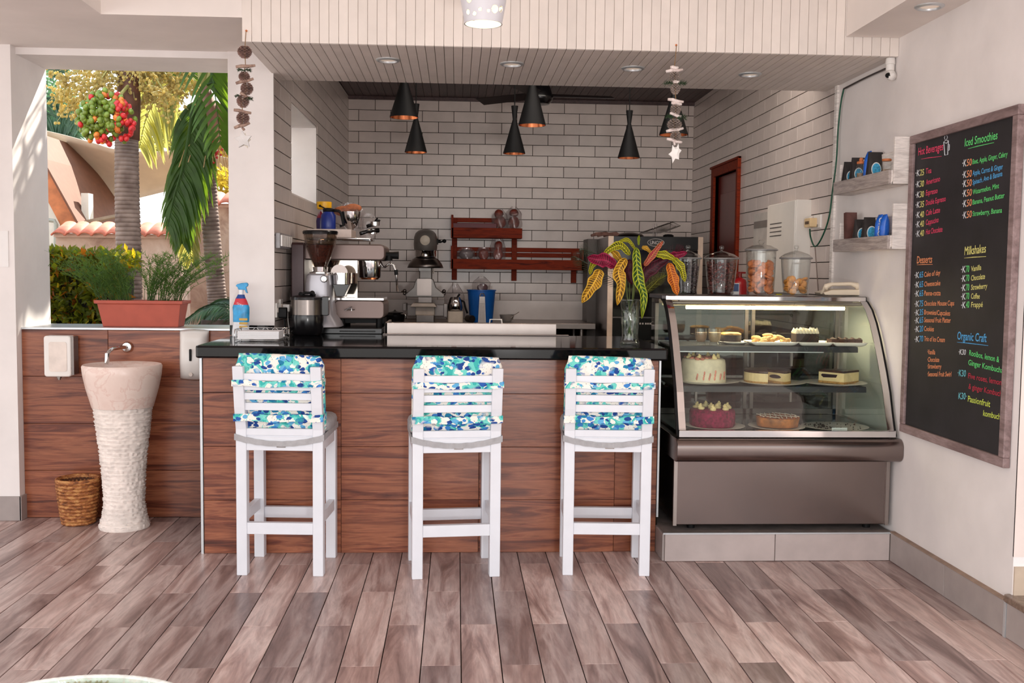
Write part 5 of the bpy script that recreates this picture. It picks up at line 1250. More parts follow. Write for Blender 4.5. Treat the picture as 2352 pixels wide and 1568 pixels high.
b = MB().lathe(0, 0, [(8 * kg, 0), (8 * kg, .004), (6 * kg, .010), (0, .011)], 24, mat=Matrix.Translation((gx(750), YG - 44 * kg, gz(640))) @ Matrix.Rotation(radians(90), 4, 'X')); b.build('round_badge', CHROME, t, smooth=True)
MB().box(gx(743), gx(761), YG - 48 * kg, YG - 46 * kg, gz(716), gz(697)).build('rating_label', M('grey_label', c(150, 148, 150), .5), t)
# black steel-banded rice cooker shaped pot at the left
YK = 6.22; kk = mpp(YK); px_ = atY(705, 700, YK).x; kz = lambda py: atY(705, py, YK).z
t = thing('electric_pot', 'black electric pot with a brushed steel band, left of the grinder', 'electric pot', (px_, YK, ZB))
MB().lathe(px_, YK, [(31 * kk, ZB + .001), (36 * kk, ZB + .02), (38 * kk, kz(728)), (37 * kk, kz(722))], 36).build('lower_body', GBLACK, t, smooth=True)
MB().lathe(px_, YK, [(36 * kk, kz(724)), (36 * kk, kz(686))], 36).build('steel_band', DSTEEL, t, smooth=True)
MB().lathe(px_, YK, [(38 * kk, kz(688)), (37 * kk, kz(682)), (20 * kk, kz(677)), (0, kz(676))], 36).build('lid', GBLACK, t, smooth=True)
b = MB().tube([(px_ - 12 * kk, YK - .03, kz(678)), (px_ - 4 * kk, YK - .03, kz(672)), (px_ + 14 * kk, YK - .03, kz(672)), (px_ + 20 * kk, YK - .03, kz(678))], .008, 8).ball((px_ + 12 * kk, YK, kz(673)), .016).ball((px_ - 14 * kk, YK, kz(675)), .013); b.build('lid_handle', BLACK, t, smooth=True)
b = MB().rbox(px_ + 34 * kk, px_ + 50 * kk, YK - .03, YK + .03, kz(724), kz(680), .01, 'y'); b.build('side_handle', GBLACK, t, bev=.004)
# things on top of the machine
ZU = mz(547) + .006
def ux(px, Y=6.8): return atY(px, 520, Y).x
def uz(py, Y=6.8): return atY(780, py, Y).z
b = MB().box(ux(712), ux(812), 6.66, 6.96, ZU, uz(528) ); solo(b, 'metal_tray', M('worn_white_tray', c(210, 192, 182), .5, var=.06), 'thick pale tray on the rack above the espresso machine', 'tray', bev=.003)
ZV = uz(528) + .001
x = ux(757); t = thing('thermal_jug', 'dark blue thermal jug with a black handle above the espresso machine', 'jug', (x, 6.74, ZV)); BLU = M('cobalt_plastic', c(22, 46, 128), .35)
MB().lathe(x, 6.74, [(.046, ZV), (.048, ZV + .01), (.048, uz(495, 6.74)), (.036, uz(489, 6.74)), (.034, uz(485, 6.74))], 28).build('body', BLU, t, smooth=True)
MB().lathe(x, 6.74, [(.036, uz(487, 6.74)), (.036, uz(480, 6.74)), (.02, uz(478, 6.74))], 20).tube([(x + .02, 6.73, uz(484)), (x + .07, 6.73, uz(486)), (x + .085, 6.73, uz(492)), (x + .10, 6.73, uz(518)), (x + .075, 6.73, uz(520))], .010, 10).build('handle', BLACK, t, smooth=2)
x = ux(737, 6.88); t = thing('squeeze_bottle', 'violet-blue bottle with a red shoulder half behind the thermal jug', 'bottle', (x, 6.90, ZV))
MB().lathe(x, 6.90, [(.032, ZV), (.034, ZV + .06), (.03, ZV + .08)], 20).build('body', M('indigo_plastic', c(44, 36, 90), .3), t, smooth=True); MB().lathe(x, 6.90, [(.031, ZV + .08), (.02, ZV + .11), (.008, ZV + .125)], 20).build('red_top', M('crimson_plastic', c(130, 24, 50), .3), t, smooth=True)
x = ux(744, 6.88); t = thing('yellow_container', 'yellow round container perched above the blue jug', 'container', (x, 6.90, uz(484, 6.9)))
MB().lathe(x, 6.90, [(.040, uz(482, 6.9)), (.048, uz(479, 6.9)), (.050, uz(465, 6.9)), (.046, uz(464, 6.9)), (.044, uz(478, 6.9)), (0, uz(479, 6.9))], 28, caps=False).build('cup', M('bright_yellow_plastic', c(236, 176, 20), .4), t, smooth=True)
MB().lathe(x, 6.90, [(.02, ZV), (.02, uz(483, 6.9)), (.04, uz(482, 6.9))], 18).build('pedestal', PLASTW, t, smooth=True)
MB().ball((x - .022, 6.85, uz(472)), .008).tube([(x - .022, 6.85, uz(472)), (x + .03, 6.84, uz(481))], .004, 6).build('black_knob', BLACK, t, smooth=2)
x = ux(806); t = thing('steel_bowl', 'deep polished steel bowl on the tray above the espresso machine', 'bowl', (x, 6.78, ZV))
MB().lathe(x, 6.78, [(.018, ZV), (.020, ZV + .005), (.045, ZV + .03), (.062, ZV + .08), (.066, uz(486, 6.78)), (.062, uz(486, 6.78)), (.04, ZV + .035), (0, ZV + .012)], 36, caps=False).build('bowl_wall', CHROME, t, smooth=True)
BREAD = M('bread_crust', c(178, 104, 66), .7, var=.2, scale=20)
def bag(name, lab, x, y, z, w_, h, fillmat, fillr, cat='bread bag', group=None, d=.05, tip=.3):
    t = thing(name, lab, cat, (x, y, z), group)
    if fillmat:
        b = MB(); 
        for (fx, fz, fw, fh) in fillr: b.ball((x + fx, y, z + fz), (fw, d * .8, fh), 14, 9, jit=.05)
        b.build('bread_roll', fillmat, t, smooth=2)
    rnd = random.Random(int(abs(x) * 997)); b = MB()
    ph = [rnd.uniform(0, 6) for _ in range(4)]
    def f(u, v):
        a = 2 * pi * u; taper = 1 if v < .7 else 1 - (v - .7) / .3 * (1 - tip)
        wob = 1 + .07 * sin(5 * a + ph[0] + 6 * v) + .05 * sin(9 * a + ph[1] - 9 * v)
        return (x + w_ / 2 * cos(a) * taper * wob * min(1, .75 + v * 3), y + d * sin(a) * (taper if v < .8 else .35) * wob, z + h * v * (1 + .03 * sin(7 * a + ph[2])))
    b.grid(f, 28, 12); b.build('plastic_bag', FILM, t, smooth=2); return t
bag('bread_bag', 'plastic bag of bread behind the steel bowl above the espresso machine', ux(800, 6.92), 6.93, ZV, .20, uz(462) - ZV, BREAD, [(-.03, .13, .07, .035), (.03, .15, .06, .03)])
t = bag('plastic_bag', 'crumpled grey plastic bag right of the steel bowl', ux(845, 6.9), 6.90, ZU, .10, uz(487) - ZU, None, [], 'plastic bag', tip=.8)
x = ux(852, 6.78); t = thing('portafilter', 'stack of black portafilter handles at the right of the machine top', 'portafilter', (x, 6.78, ZU))
MB().tube([(x - .06, 6.7, ZU + .03), (x - .02, 6.74, ZU + .045), (x + .05, 6.78, ZU + .055)], [.013, .012, .016], 12).tube([(x - .03, 6.8, ZU + .08), (x + .02, 6.8, ZU + .095), (x + .05, 6.8, ZU + .13)], [.012, .014, .016], 12).build('handle', GBLACK, t, smooth=2)
MB().lathe(x + .01, 6.78, [(.030, ZU + .03), (.032, ZU + .06), (.030, ZU + .062)], 22).lathe(x + .025, 6.80, [(.028, ZU + .085), (.030, ZU + .11)], 20).build('basket', CHROME, t, smooth=True)

# ------------------------------------------------------------------ back counter along the rear wall
t = thing('steel_worktop', 'brushed steel worktop with splashback along the rear tiled wall', 'worktop', (.3, 9.5, 0))
zt = 1.035; x0, x1 = -.9, atY(1368, 745, 9.2).x
MB().box(x0, x1, 9.2, 9.93, zt - .05, zt).build('worktop', STEEL, t, bev=.003)
MB().box(x0, atY(1345, 700, 9.9).x, 9.90, 9.935, zt, atY(1200, 690, 9.9).z).build('splashback', STEEL, t, bev=.002)
MB().box(x0, x1 - .05, 9.25, 9.9, .25, .28).build('undershelf', STEEL, t)
for x in (x0 + .05, x1 - .12):
    for y in (9.26, 9.86): MB().tube([(x, y, 0), (x, y, zt - .05)], .02, 12).build('leg', STEEL, t, smooth=True)
b = MB().tube([(atY(1122, 741, 6.6).x, 6.62, ZB - .02), (atY(1126, 733, 6.6).x, 6.62, 1.185), (atY(1152, 733, 6.6).x, 6.62, 1.185), (atY(1158, 741, 6.6).x, 6.62, ZB - .02)], .005, 8)
t = thing('ice_well', 'steel sunken well with a white wire handle behind the upstand', 'ice well', (.2, 6.6, .9)); b.build('lid_handle', PLASTW, t, smooth=2)
MB().box(-.33, .62, 6.375, 6.85, .9, 1.08).build('well_body', STEEL, t, bev=.004)
YX = 9.35; kx = mpp(YX); vx = lambda px: atY(px, 650, YX).x; vz = lambda py: atY(980, py, YX).z
t = thing('stand_mixer', 'large grey planetary stand mixer with wire guard on the rear worktop', 'stand mixer', (vx(978), YX, zt))
MGR = M('mixer_grey', c(120, 114, 110), .35, .4, var=.04)
X0 = vx(977)
b = MB(); rows = [(576, 24), (572, 26), (560, 27), (545, 26), (536, 23), (530, 17), (527, 8)]
b.lathe(X0, YX, [(r * kx, vz(y)) for y, r in rows], 32, sy=1.5); b.build('head', MGR, t, smooth=True)
b = MB().lathe(X0, YX - .02, [(22 * kx, vz(591)), (24 * kx, vz(588)), (24 * kx, vz(577)), (25 * kx, vz(575))], 32, sy=1.2); b.build('chrome_collar', CHROME, t, smooth=True)
b = MB().lathe(0, 0, [(11 * kx, 0), (11 * kx, .01), (8 * kx, .016), (0, .017)], 26, mat=Matrix.Translation((X0, YX - 1.5 * 26 * kx, vz(553))) @ Matrix.Rotation(radians(90), 4, 'X')); b.build('round_badge', M('pale_badge', c(196, 184, 168), .4), t, smooth=True)
b = MB().tube([(vx(1000), YX, vz(554)), (vx(1012), YX, vz(554))], .015, 10).tube([(vx(1010), YX, vz(556)), (vx(1018), YX, vz(553))], .008, 8).ball((vx(1020), YX, vz(553)), .018).box(vx(1000), vx(1006), YX - .03, YX + .03, vz(561), vz(548)); b.build('speed_lever', BLACK, t, smooth=True)
b = MB().lathe(X0, YX - .02, [(41 * kx, vz(615)), (38 * kx, vz(607)), (30 * kx, vz(596)), (23 * kx, vz(591))], 32, caps=False); b.build('bowl_guard', DSTEEL, t, smooth=True, solid=.004)
b = MB().tube([(vx(987), YX - .03, vz(592)), (vx(987), YX - .03, vz(620))], .010, 10).tube([(vx(995), YX - .03, vz(600)), (vx(996), YX - .03, vz(628))], .006, 8); b.build('mixing_shaft', CHROME, t, smooth=True)
b = MB().box(vx(962), vx(992), YX + .05, YX + .2, zt, vz(575)); b.build('column', MGR, t, bev=.01)
b = MB().box(vx(962), vx(990), YX - .06, YX + .05, vz(622), vz(613)); b.build('white_bracket', PLASTW, t, bev=.003)
b = MB().prism([(vx(957), vz(640)), (vx(995), vz(640)), (vx(1002), vz(660)), (vx(1022), vz(676)), (vx(1020), vz(682)), (vx(934), vz(682)), (vx(932), vz(676)), (vx(950), vz(660))], YX - .10, YX + .05, 'y'); b.build('bowl_cradle', MGR, t, bev=.006)
b = MB().rbox(vx(959), vx(992), YX - .13, YX - .10, vz(678), vz(640), .008, 'y'); b.build('front_plate', STEEL, t, smooth=True)
b = MB()
for px in (930, 1020): b.tube([(vx(px - 8), YX - .05, vz(670)), (vx(px + 4), YX - .05, vz(670))], .006, 8).ball((vx(px), YX - .05, vz(668)), .018).ball((vx(px), YX - .05, vz(674)), .016)
b.build('clamp_screw', DSTEEL, t, smooth=2)
b = MB().box(vx(962), vx(992), YX - .06, YX + .05, vz(694), vz(682)); b.build('lower_neck', DSTEEL, t)
b = MB().prism([(vx(944), vz(703)), (vx(1004), vz(703)), (vx(998), vz(695)), (vx(950), vz(695))], YX - .2, YX + .1, 'y').box(vx(956), vx(999), YX - .14, YX + .2, vz(722), vz(703)); b.build('base', M('mixer_base_cream', c(200, 186, 174), .5), t, bev=.004)
b = MB().box(vx(958), vx(998), YX - .15, YX + .2, zt, vz(722)); b.box(vx(927), vx(935), YX - .15, YX + .1, vz(713), vz(696)).box(vx(1020), vx(1028), YX - .15, YX + .1, vz(726), vz(696)).box(vx(935), vx(1020), YX + .05, YX + .1, vz(726), vz(700)); b.build('plinth_feet', DSTEEL, t, bev=.003)
# cream crumpled cloth, pot, pitcher, bucket, grater, bowl
t = thing('lidded_pan', 'low black lidded pan left of the mixer base', 'pan', (vx(908), 9.3, zt)); x = vx(908)
MB().lathe(x, 9.3, [(21 * kx, zt), (23 * kx, zt + .05), (23 * kx, zt + .06), (18 * kx, zt + .085), (4 * kx, zt + .095), (0, zt + .11)], 30).build('pan_body', GBLACK, t, smooth=True); MB().tube([(x + 15 * kx, 9.22, zt + .07), (x + 24 * kx, 9.2, zt + .075), (x + 26 * kx, 9.2, zt + .03)], .008, 8).build('chrome_handle', CHROME, t, smooth=2)
x = vx(1046); zp = atY(1046, 722, 9.3).z; t = thing('steel_pitcher', 'round-bellied steel pitcher with black handle on a cream scale', 'pitcher', (x, 9.3, vz(712)))
MB().lathe(x, 9.3, [(15 * kx, vz(712)), (17 * kx, vz(706)), (16 * kx, vz(694)), (12 * kx, vz(683)), (11 * kx, vz(681))], 28).build('body', CHROME, t, smooth=True); MB().tube([(x + 12 * kx, 9.3, vz(688)), (x + 20 * kx, 9.3, vz(692)), (x + 24 * kx, 9.3, vz(708)), (x + 28 * kx, 9.3, vz(718))], .009, 8).tube([(x + 3 * kx, 9.3, vz(684)), (x + 10 * kx, 9.3, vz(674))], .009, 8).build('handle', BLACK, t, smooth=2)
b = MB().rbox(x - 17 * kx, x + 18 * kx, 9.2, 9.42, zt, vz(713), .02, 'z'); solo(b, 'kitchen_scale', M('scale_cream', c(206, 192, 176), .5), 'cream kitchen scale under the steel pitcher', 'scale', bev=.006)
bag('clear_bag', 'clear crumpled plastic bag behind the steel pitcher', vx(1045), 9.6, zt, .18, vz(652) - zt, None, [], 'plastic bag')
x = atY(1106, 700, 9.32).x; BUK = M('bucket_blue', c(14, 92, 176), .4, var=.03)
t = thing('blue_bucket', 'tall blue plastic bucket on the rear worktop', 'bucket', (x, 9.38, zt)); zt2 = vz(664)
MB().lathe(x, 9.38, [(26 * kx, zt), (32 * kx, zt2 - .01), (34 * kx, zt2 - .008), (34 * kx, zt2), (31 * kx, zt2), (25 * kx, zt + .01), (0, zt + .01)], 36, caps=False).build('bucket_wall', BUK, t, smooth=True)
x2 = vx(1107); t = thing('box_grater', 'slim steel grater leaning against the blue bucket', 'grater', (x2, 9.2, zt)); 
b = MB().prism([(x2 - 9 * kx, zt + .002), (x2 + 9 * kx, zt + .002), (x2 + 6 * kx, vz(679)), (x2 - 6 * kx, vz(679))], 9.22, 9.232, 'y').tube([(x2 - 6 * kx, 9.226, vz(679)), (x2 - 3 * kx, 9.226, vz(672)), (x2 + 3 * kx, 9.226, vz(672)), (x2 + 6 * kx, 9.226, vz(679))], .005, 6); b.build('grater_blade', STEEL, t)
b = MB(); rnd = random.Random(1)
for i in range(14):
    for j in range(4): b.ball((x2 + (j - 1.5) * 3 * kx, 9.219, zt + .03 + i * .011), (.003, .003, .003), 5, 4)
b.build('grating_teeth', CHROME, t, kind='stuff')
bag('beetroot_bag', 'pointed plastic bag of beetroot standing in the blue bucket', vx(1106), 9.38, zt2 - .05, .16, .17, M('beetroot_skin', c(86, 20, 34), .5), [(.01, .07, .05, .04)], 'food bag')
x = vx(1167); t = thing('mixing_bowl', 'small grey bowl with a spoon on the steel worktop', 'bowl', (x, 9.5, zt)); k9 = mpp(9.5)
MB().lathe(x, 9.5, [(9 * k9, zt), (14 * k9, zt + .025), (17 * k9, zt + .065), (15.5 * k9, zt + .065), (12 * k9, zt + .02), (0, zt + .012)], 30, caps=False).build('bowl_wall', M('bowl_grey', c(150, 142, 136), .4), t, smooth=True); MB().tube([(x + 8 * k9, 9.45, zt + .04), (x + 27 * k9, 9.45, zt + .09)], .004, 6).build('spoon', CHROME, t)
x = vx(1085); t = thing('grey_tube', 'grey tube fitting lying beside the bucket', 'tube', (x, 9.2, zt)); MB().tube([(x - .04, 9.30, zt + .035), (x, 9.24, zt + .033)], .033, 20).build('tube_body', DSTEEL, t, smooth=True)

# ------------------------------------------------------------------ wooden wall shelf
YW = 9.84; kw = mpp(YW); sxp = lambda px: atY(px, 560, YW).x
def sw(px, py): return atY(px, py, YW).z
t = thing('wall_shelf', 'two-tier red-brown wooden shelf on the white tiled rear wall', 'shelf', (.5, 9.9, sw(1180, 645)))
D0 = 9.76
zA0, zA1 = sw(1115, 547), sw(1115, 524); zB0, zB1 = sw(1180, 619), sw(1180, 596)
MB().box(sxp(1037), sxp(1198), D0, D0 + .02, zA0, zA1).build('front_board', REDW, t, bev=.003)
MB().box(sxp(1037), sxp(1340), D0, D0 + .02, zB0, zB1).build('front_board', REDW, t, bev=.003)
for (a, b_, z0_, z1_) in ((1037, 1198, zA0, zA0 + .015), (1037, 1340, zB0, zB0 + .015)): MB().box(sxp(a), sxp(b_), D0 + .02, 9.985, z0_, z1_).build('shelf_board', REDW, t)
for a, b_, z in ((1038, 1150, sw(1100, 509)), (1038, 1150, sw(1100, 521)), (1038, 1335, sw(1180, 578)), (1038, 1335, sw(1180, 590))): MB().box(sxp(a), sxp(b_), 9.96, 9.985, z, z + .042).build('back_rail', REDW, t, bev=.002)
for px, top, bot in ((1044, 500, 643), (1183, 523, 645), (1322, 574, 650)): MB().box(sxp(px - 6), sxp(px + 6), 9.95, 9.99, sw(px, bot), sw(px, top)).build('upright', REDW, t, bev=.003)
for px in (1040,): MB().box(sxp(1036), sxp(1041), D0, 9.985, zA0, sw(1040, 494)).box(sxp(1036), sxp(1041), D0, 9.985, zB0, sw(1040, 565)).build('end_cheek', REDW, t)
MB().box(sxp(1335), sxp(1339), D0, 9.985, zB0, sw(1337, 575)).build('end_cheek', REDW, t)
b = MB().box(sxp(1040), sxp(1140), D0 + .03, 9.95, zA0 + .016, zA1 + .045); solo(b, 'maroon_tray', M('maroon_plastic', c(96, 16, 30), .5), 'long maroon tray lying on the top tier of the wooden shelf', 'tray', bev=.004)
RB = M('red_brown_loaf', c(120, 48, 34), .5, var=.25, scale=24)
zA, zB_ = zA0 + .016, zB0 + .016
bag('bread_bag', 'left of the two plastic-wrapped loaves on the top tier', sxp(1148), 9.87, zA1 + .0, .15, sw(1148, 480) - zA1, RB, [(0, .06, .06, .06), (-.01, .14, .045, .045)], group='wrapped loaves on the wooden shelf')
bag('bread_bag', 'right of the two plastic-wrapped loaves on the top tier', sxp(1180), 9.87, zA1 + .0, .15, sw(1180, 474) - zA1, RB, [(0, .06, .055, .06), (.0, .15, .045, .04)], group='wrapped loaves on the wooden shelf')
bag('bread_bag', 'grey plastic-wrapped bundle at the left of the lower tier', sxp(1071), 9.87, zB1 - .01, .17, sw(1071, 567) - zB1, M('grey_bundle', c(120, 106, 108), .5), [(0, .055, .07, .05)], group='wrapped loaves on the wooden shelf', tip=.6)
bag('bread_bag', 'short red loaf in plastic in the middle of the lower tier', sxp(1111), 9.87, zB1 - .01, .13, sw(1111, 565) - zB1, M('brick_red_loaf', c(136, 44, 26), .5, var=.2), [(0, .055, .05, .055)], group='wrapped loaves on the wooden shelf', tip=.7)
bag('bread_bag', 'tall red loaf in plastic right on the lower tier', sxp(1144), 9.87, zB1 - .01, .14, sw(1144, 547) - zB1, M('brick_red_loaf', c(136, 44, 26), .5, var=.2), [(0, .06, .05, .06), (.005, .14, .04, .05)], group='wrapped loaves on the wooden shelf', tip=.7)

# ------------------------------------------------------------------ oven
YO = 8.75; ko = mpp(YO); ox = lambda px: atY(px, 640, YO).x; oz = lambda py: atY(1500, py, YO).z
t = thing('oven', 'large black-fronted steel convection oven by the doorway', 'oven', (ox(1505), YO + .3, 0))
MB().box(ox(1397), ox(1612), YO + .02, YO + .75, .9, oz(544)).build('cabinet', DSTEEL, t, bev=.004)
MB().box(ox(1396), ox(1408), YO, YO + .02, .92, oz(543)).build('side_strip', M('pale_steel_strip', c(226, 200, 178), .4, .3), t); MB().box(ox(1601), ox(1613), YO, YO + .02, .92, oz(543)).build('side_strip', M('pale_steel_strip', c(226, 200, 178), .4, .3), t)
MB().box(ox(1408), ox(1601), YO - .012, YO + .02, oz(573), oz(543)).build('top_panel', GBLACK, t, bev=.003)
MB().box(ox(1408), ox(1601), YO - .012, YO + .02, oz(727), oz(574)).build('door_glass', M('oven_door_glass', c(24, 21, 22), .06), t, bev=.003)
MB().box(ox(1408), ox(1601), YO - .012, YO + .02, .92, oz(729)).build('control_panel', GBLACK, t, bev=.003)
LG = M('logo_grey', c(188, 180, 176), .4, .3)
cx_, cz_ = ox(1504), oz(557)
b = MB(); b.tube([(cx_ + 19 * ko * cos(2 * pi * i / 40), YO - .014, cz_ + 8.5 * ko * sin(2 * pi * i / 40)) for i in range(41)], .0035, 6); lg = b.build('oval_logo', LG, t)
writing('UNOX', (cx_ - 13.5 * ko, YO - .0125, cz_ - 4 * ko), (cx_ + 13.5 * ko, YO - .0125, cz_ - 4 * ko), (0, 0, 1), 8 * ko, LG, t, bold=.02, thick=.002)
b = MB()
for i, px in enumerate((1470, 1476, 1483, 1488, 1493)): b.box(ox(px), ox(px + 3.5), YO - .015, YO - .012, oz(745), oz(741))
b.tube([(ox(1501) + .016 * cos(2 * pi * i / 24), YO - .014, oz(743) + .016 * sin(2 * pi * i / 24)) for i in range(25)], .002, 5); b.build('control_icons', LG, t)
MB().box(ox(1400), ox(1610), YO + .05, YO + .7, 0, .9).build('stand', M('stand_black', c(28, 26, 27), .5), t)
# steel side shelf between the worktop and the oven
b = MB().box(ox(1366), ox(1394), 8.9, 9.4, 1.06, 1.30); 
x0 = atY(1362, 560, 9.2).x
t = thing('steel_rack', 'grey steel rack standing left of the oven', 'rack', (x0, 9.3, 0)); MB().box(x0, x0 + .12, 9.55, 9.9, .3, oz(543)).build('side_sheet', M('rack_grey', c(96, 88, 84), .5, .4), t)
# on the oven: wire basket, folded cloth, black lid, round steel dish
zo = oz(544) + .001
t = thing('fryer_basket', 'wire frying basket with raised handle on top of the oven', 'basket', (ox(1515), YO + .2, zo))
A = [Vector((ox(x), YO + .1 + dy, oz(y))) for x, y, dy in ((1480, 533, 0), (1548, 508, 0), (1566, 516, 0), (1530, 531, 0))]
b = MB(); n = 12
for dy in (0, .18):
    P = [p + Vector((0, dy, 0)) for p in A]; b.tube(P + [P[0]], .004, 6)
for i in range(n + 1):
    s = i / n; p, q = A[0].lerp(A[1], s), A[3].lerp(A[2], s)
    b.tube([p, q, q + Vector((0, .18, 0)), p + Vector((0, .18, 0)), p], .0018, 4)
for i in range(9):
    d = Vector((0, .18 * i / 8, 0)); b.tube([A[0] + d, A[1] + d], .0018, 4); b.tube([A[3] + d, A[2] + d], .0018, 4)
b.build('wire_mesh', DSTEEL, t)
b = MB().tube([(ox(1506), YO + .15, zo), (ox(1507), YO + .15, oz(511))], .006, 8).tube([(ox(1513), YO + .15, zo), (ox(1513), YO + .15, oz(511))], .006, 8); b.build('handle_post', STEEL, t)
b = MB(); rnd = random.Random(9)
for i in range(9): b.tube([(ox(1362 + i * 5), YO + .15 + .01 * i, zo + .01 + .008 * (i % 3)), (ox(1390 + i * 4), YO + .2, zo + .03 + .006 * sin(i)), (ox(1412 + i * 2.4), YO + .2, zo + .012)], .012, 7)
solo(b, 'folded_cloth', M('dusty_pink_cloth', c(120, 86, 76), .9, var=.2, scale=30), 'crumpled dusty pink cloth on the left of the oven top', 'cloth', smooth=2)
b = MB().lathe(ox(1544), YO + .2, [(.03, zo), (.045, zo + .01), (.048, zo + .02), (.03, zo + .03), (0, zo + .032)], 24); solo(b, 'black_lid', BLACK, 'small black lid at the right of the oven top', 'lid', smooth=True)  # loose black lid with a domed top
b = MB().lathe(ox(1455), YO + .25, [(.10, zo), (.13, zo + .015), (.11, zo + .03), (.04, zo + .045), (0, zo + .048)], 30); solo(b, 'steel_dish', DSTEEL, 'domed steel dish cover on top of the oven behind the leaves', 'dish cover', smooth=True)

# ------------------------------------------------------------------ vase with croton leaves
YV = 5.62; kv = mpp(YV); vvx = lambda px: atY(px, 700, YV).x; vvz = lambda py: ZB + (790 - py) * kv
xv = vvx(1448)
t = thing('glass_vase', 'tall cut-glass vase of croton leaves on the granite bar top', 'vase', (xv, YV, ZB))
def dia(a, z): return 1 + .022 * (abs(sin(6 * a + 55 * z)) + abs(sin(6 * a - 55 * z)))
prof = [(21, 790), (22, 787), (19, 781), (18, 770), (19, 750), (20, 735), (20, 715), (22, 700), (25, 686)]
b = MB()
pp = []
for (r0, y0_), (r1, y1_) in zip(prof[:-1], prof[1:]):
    for s in range(4): pp.append(((r0 + (r1 - r0) * s / 4) * kv, vvz(y0_ + (y1_ - y0_) * s / 4)))
pp.append((25 * kv, vvz(686)))
b.lathe(xv, YV, pp + [(23.5 * kv, vvz(686)), (17 * kv, vvz(735)), (15 * kv, vvz(775)), (0, vvz(778))], 72, caps=False, wob=dia); b.build('cut_glass', glass_mat('cut_glass_vase', (.86, .90, .87, 1), .03, 1.55), t, smooth=2)
STEM = M('leaf_stem', c(84, 96, 40), .6)
b = MB(); rnd = random.Random(14)
for i in range(11):
    a = rnd.uniform(0, 6.28); b.tube([(xv + .02 * cos(a), YV + .02 * sin(a), vvz(776)), (xv - .012 * cos(a), YV - .012 * sin(a), vvz(730)), (xv + .02 * cos(a + 1), YV + .02 * sin(a + 1), vvz(680)), (xv + .03 * cos(a + 1), YV + .03 * sin(a + 1), vvz(640))], .0028, 6)
b.build('stems', STEM, t, kind='stuff')
def croton(name, base, vein, edge=None):
    m, nt, bs = newmat(name); tcn = nt.nodes.new('ShaderNodeTexCoord'); sp = nt.nodes.new('ShaderNodeSeparateXYZ'); nt.links.new(tcn.outputs['UV'], sp.inputs[0])
    def mth(op, a, b_=None):
        n = nt.nodes.new('ShaderNodeMath'); n.operation = op
        for i, v in enumerate((a, b_)):
            if v is None: continue
            if isinstance(v, (int, float)): n.inputs[i].default_value = v
            else: nt.links.new(v, n.inputs[i])
        return n.outputs[0]
    u = mth('ABSOLUTE', mth('SUBTRACT', sp.outputs[0], .5))
    nn = noise(nt, tcn.outputs['UV'], 7, 3)
    w1 = mth('SINE', mth('MULTIPLY', mth('ADD', mth('SUBTRACT', sp.outputs[1], mth('MULTIPLY', u, .16)), mth('MULTIPLY', nn, .035)), 95))
    side = ramp(nt, w1, [(.60, (0, 0, 0, 1)), (.85, (1, 1, 1, 1))]); mid = ramp(nt, u, [(.03, (1, 1, 1, 1)), (.06, (0, 0, 0, 1))])
    br = ramp(nt, u, [(.36, (0, 0, 0, 1)), (.47, (.8, .8, .8, 1))])
    vm = mixc(nt, 1.0, side, mid, 'LIGHTEN'); vm = mixc(nt, 1.0, vm, br, 'LIGHTEN')
    bc = mixc(nt, ramp(nt, noise(nt, tcn.outputs['UV'], 3, 2), [(.4, (0, 0, 0, 1)), (.6, (1, 1, 1, 1))]), base, edge or base)
    nt.links.new(mixc(nt, vm, bc, vein), bs.inputs['Base Color']); bs.inputs['Roughness'].default_value = .5; bs.inputs['Specular IOR Level'].default_value = .25
    return m
CG = croton('croton_green', c(24, 60, 12), c(170, 176, 30), c(44, 78, 12)); CY = croton('croton_gold', c(80, 54, 8), c(222, 172, 50), c(160, 112, 16))
CR = croton('croton_magenta', c(104, 6, 36), c(150, 20, 64), c(74, 4, 28)); CO = croton('croton_orange', c(128, 50, 8), c(214, 130, 36), c(170, 84, 16))
CP = croton('croton_pink', c(120, 40, 44), c(190, 120, 60), c(150, 20, 62)); CLY = croton('croton_lime', c(50, 56, 6), c(196, 190, 24), c(104, 94, 6))
CD = croton('croton_dark_red', c(48, 6, 18), c(78, 8, 30))
def leaf(ptsz, wpx, mat, dY=0.0, roll=0, name='croton_leaf', wav=.12, dy_tip=-.02):
    P = [atY(1250 + x / 3.92, 420 + y / 3.92, YV + dY + dy_tip * i / (len(ptsz) - 1)) for i, (x, y) in enumerate(ptsz)]
    def cur(s):
        s *= len(P) - 1; i = min(int(s), len(P) - 2); f = s - i
        p0, p1, p2, p3 = P[max(i - 1, 0)], P[i], P[i + 1], P[min(i + 2, len(P) - 1)]
        return .5 * ((2 * p1) + (p2 - p0) * f + (2 * p0 - 5 * p1 + 4 * p2 - p3) * f * f + (3 * p1 - p0 - 3 * p2 + p3) * f ** 3)
    W_ = wpx / 3.92 * kv / 2
    def f(u, v):
        p = cur(v); d = (cur(min(1, v + .02)) - cur(max(0, v - .02))).normalized(); sd = d.cross(Vector((sin(roll), cos(roll), 0)))
        sd.normalize(); nn = sd.cross(d)
        prof_ = (sin(pi * min(1, v ** .8)) ** .75) * (1 + wav * sin(v * 17)) + .02
        q = 2 * u - 1
        return p + sd * (q * W_ * prof_) - nn * (W_ * .32 * q * q) + nn * (.05 * W_ * sin(v * 20 + q * 2))
    b = MB().grid(f, 8, 30, uv=True); return b.build(name, mat, t, smooth=2, solid=.0012)
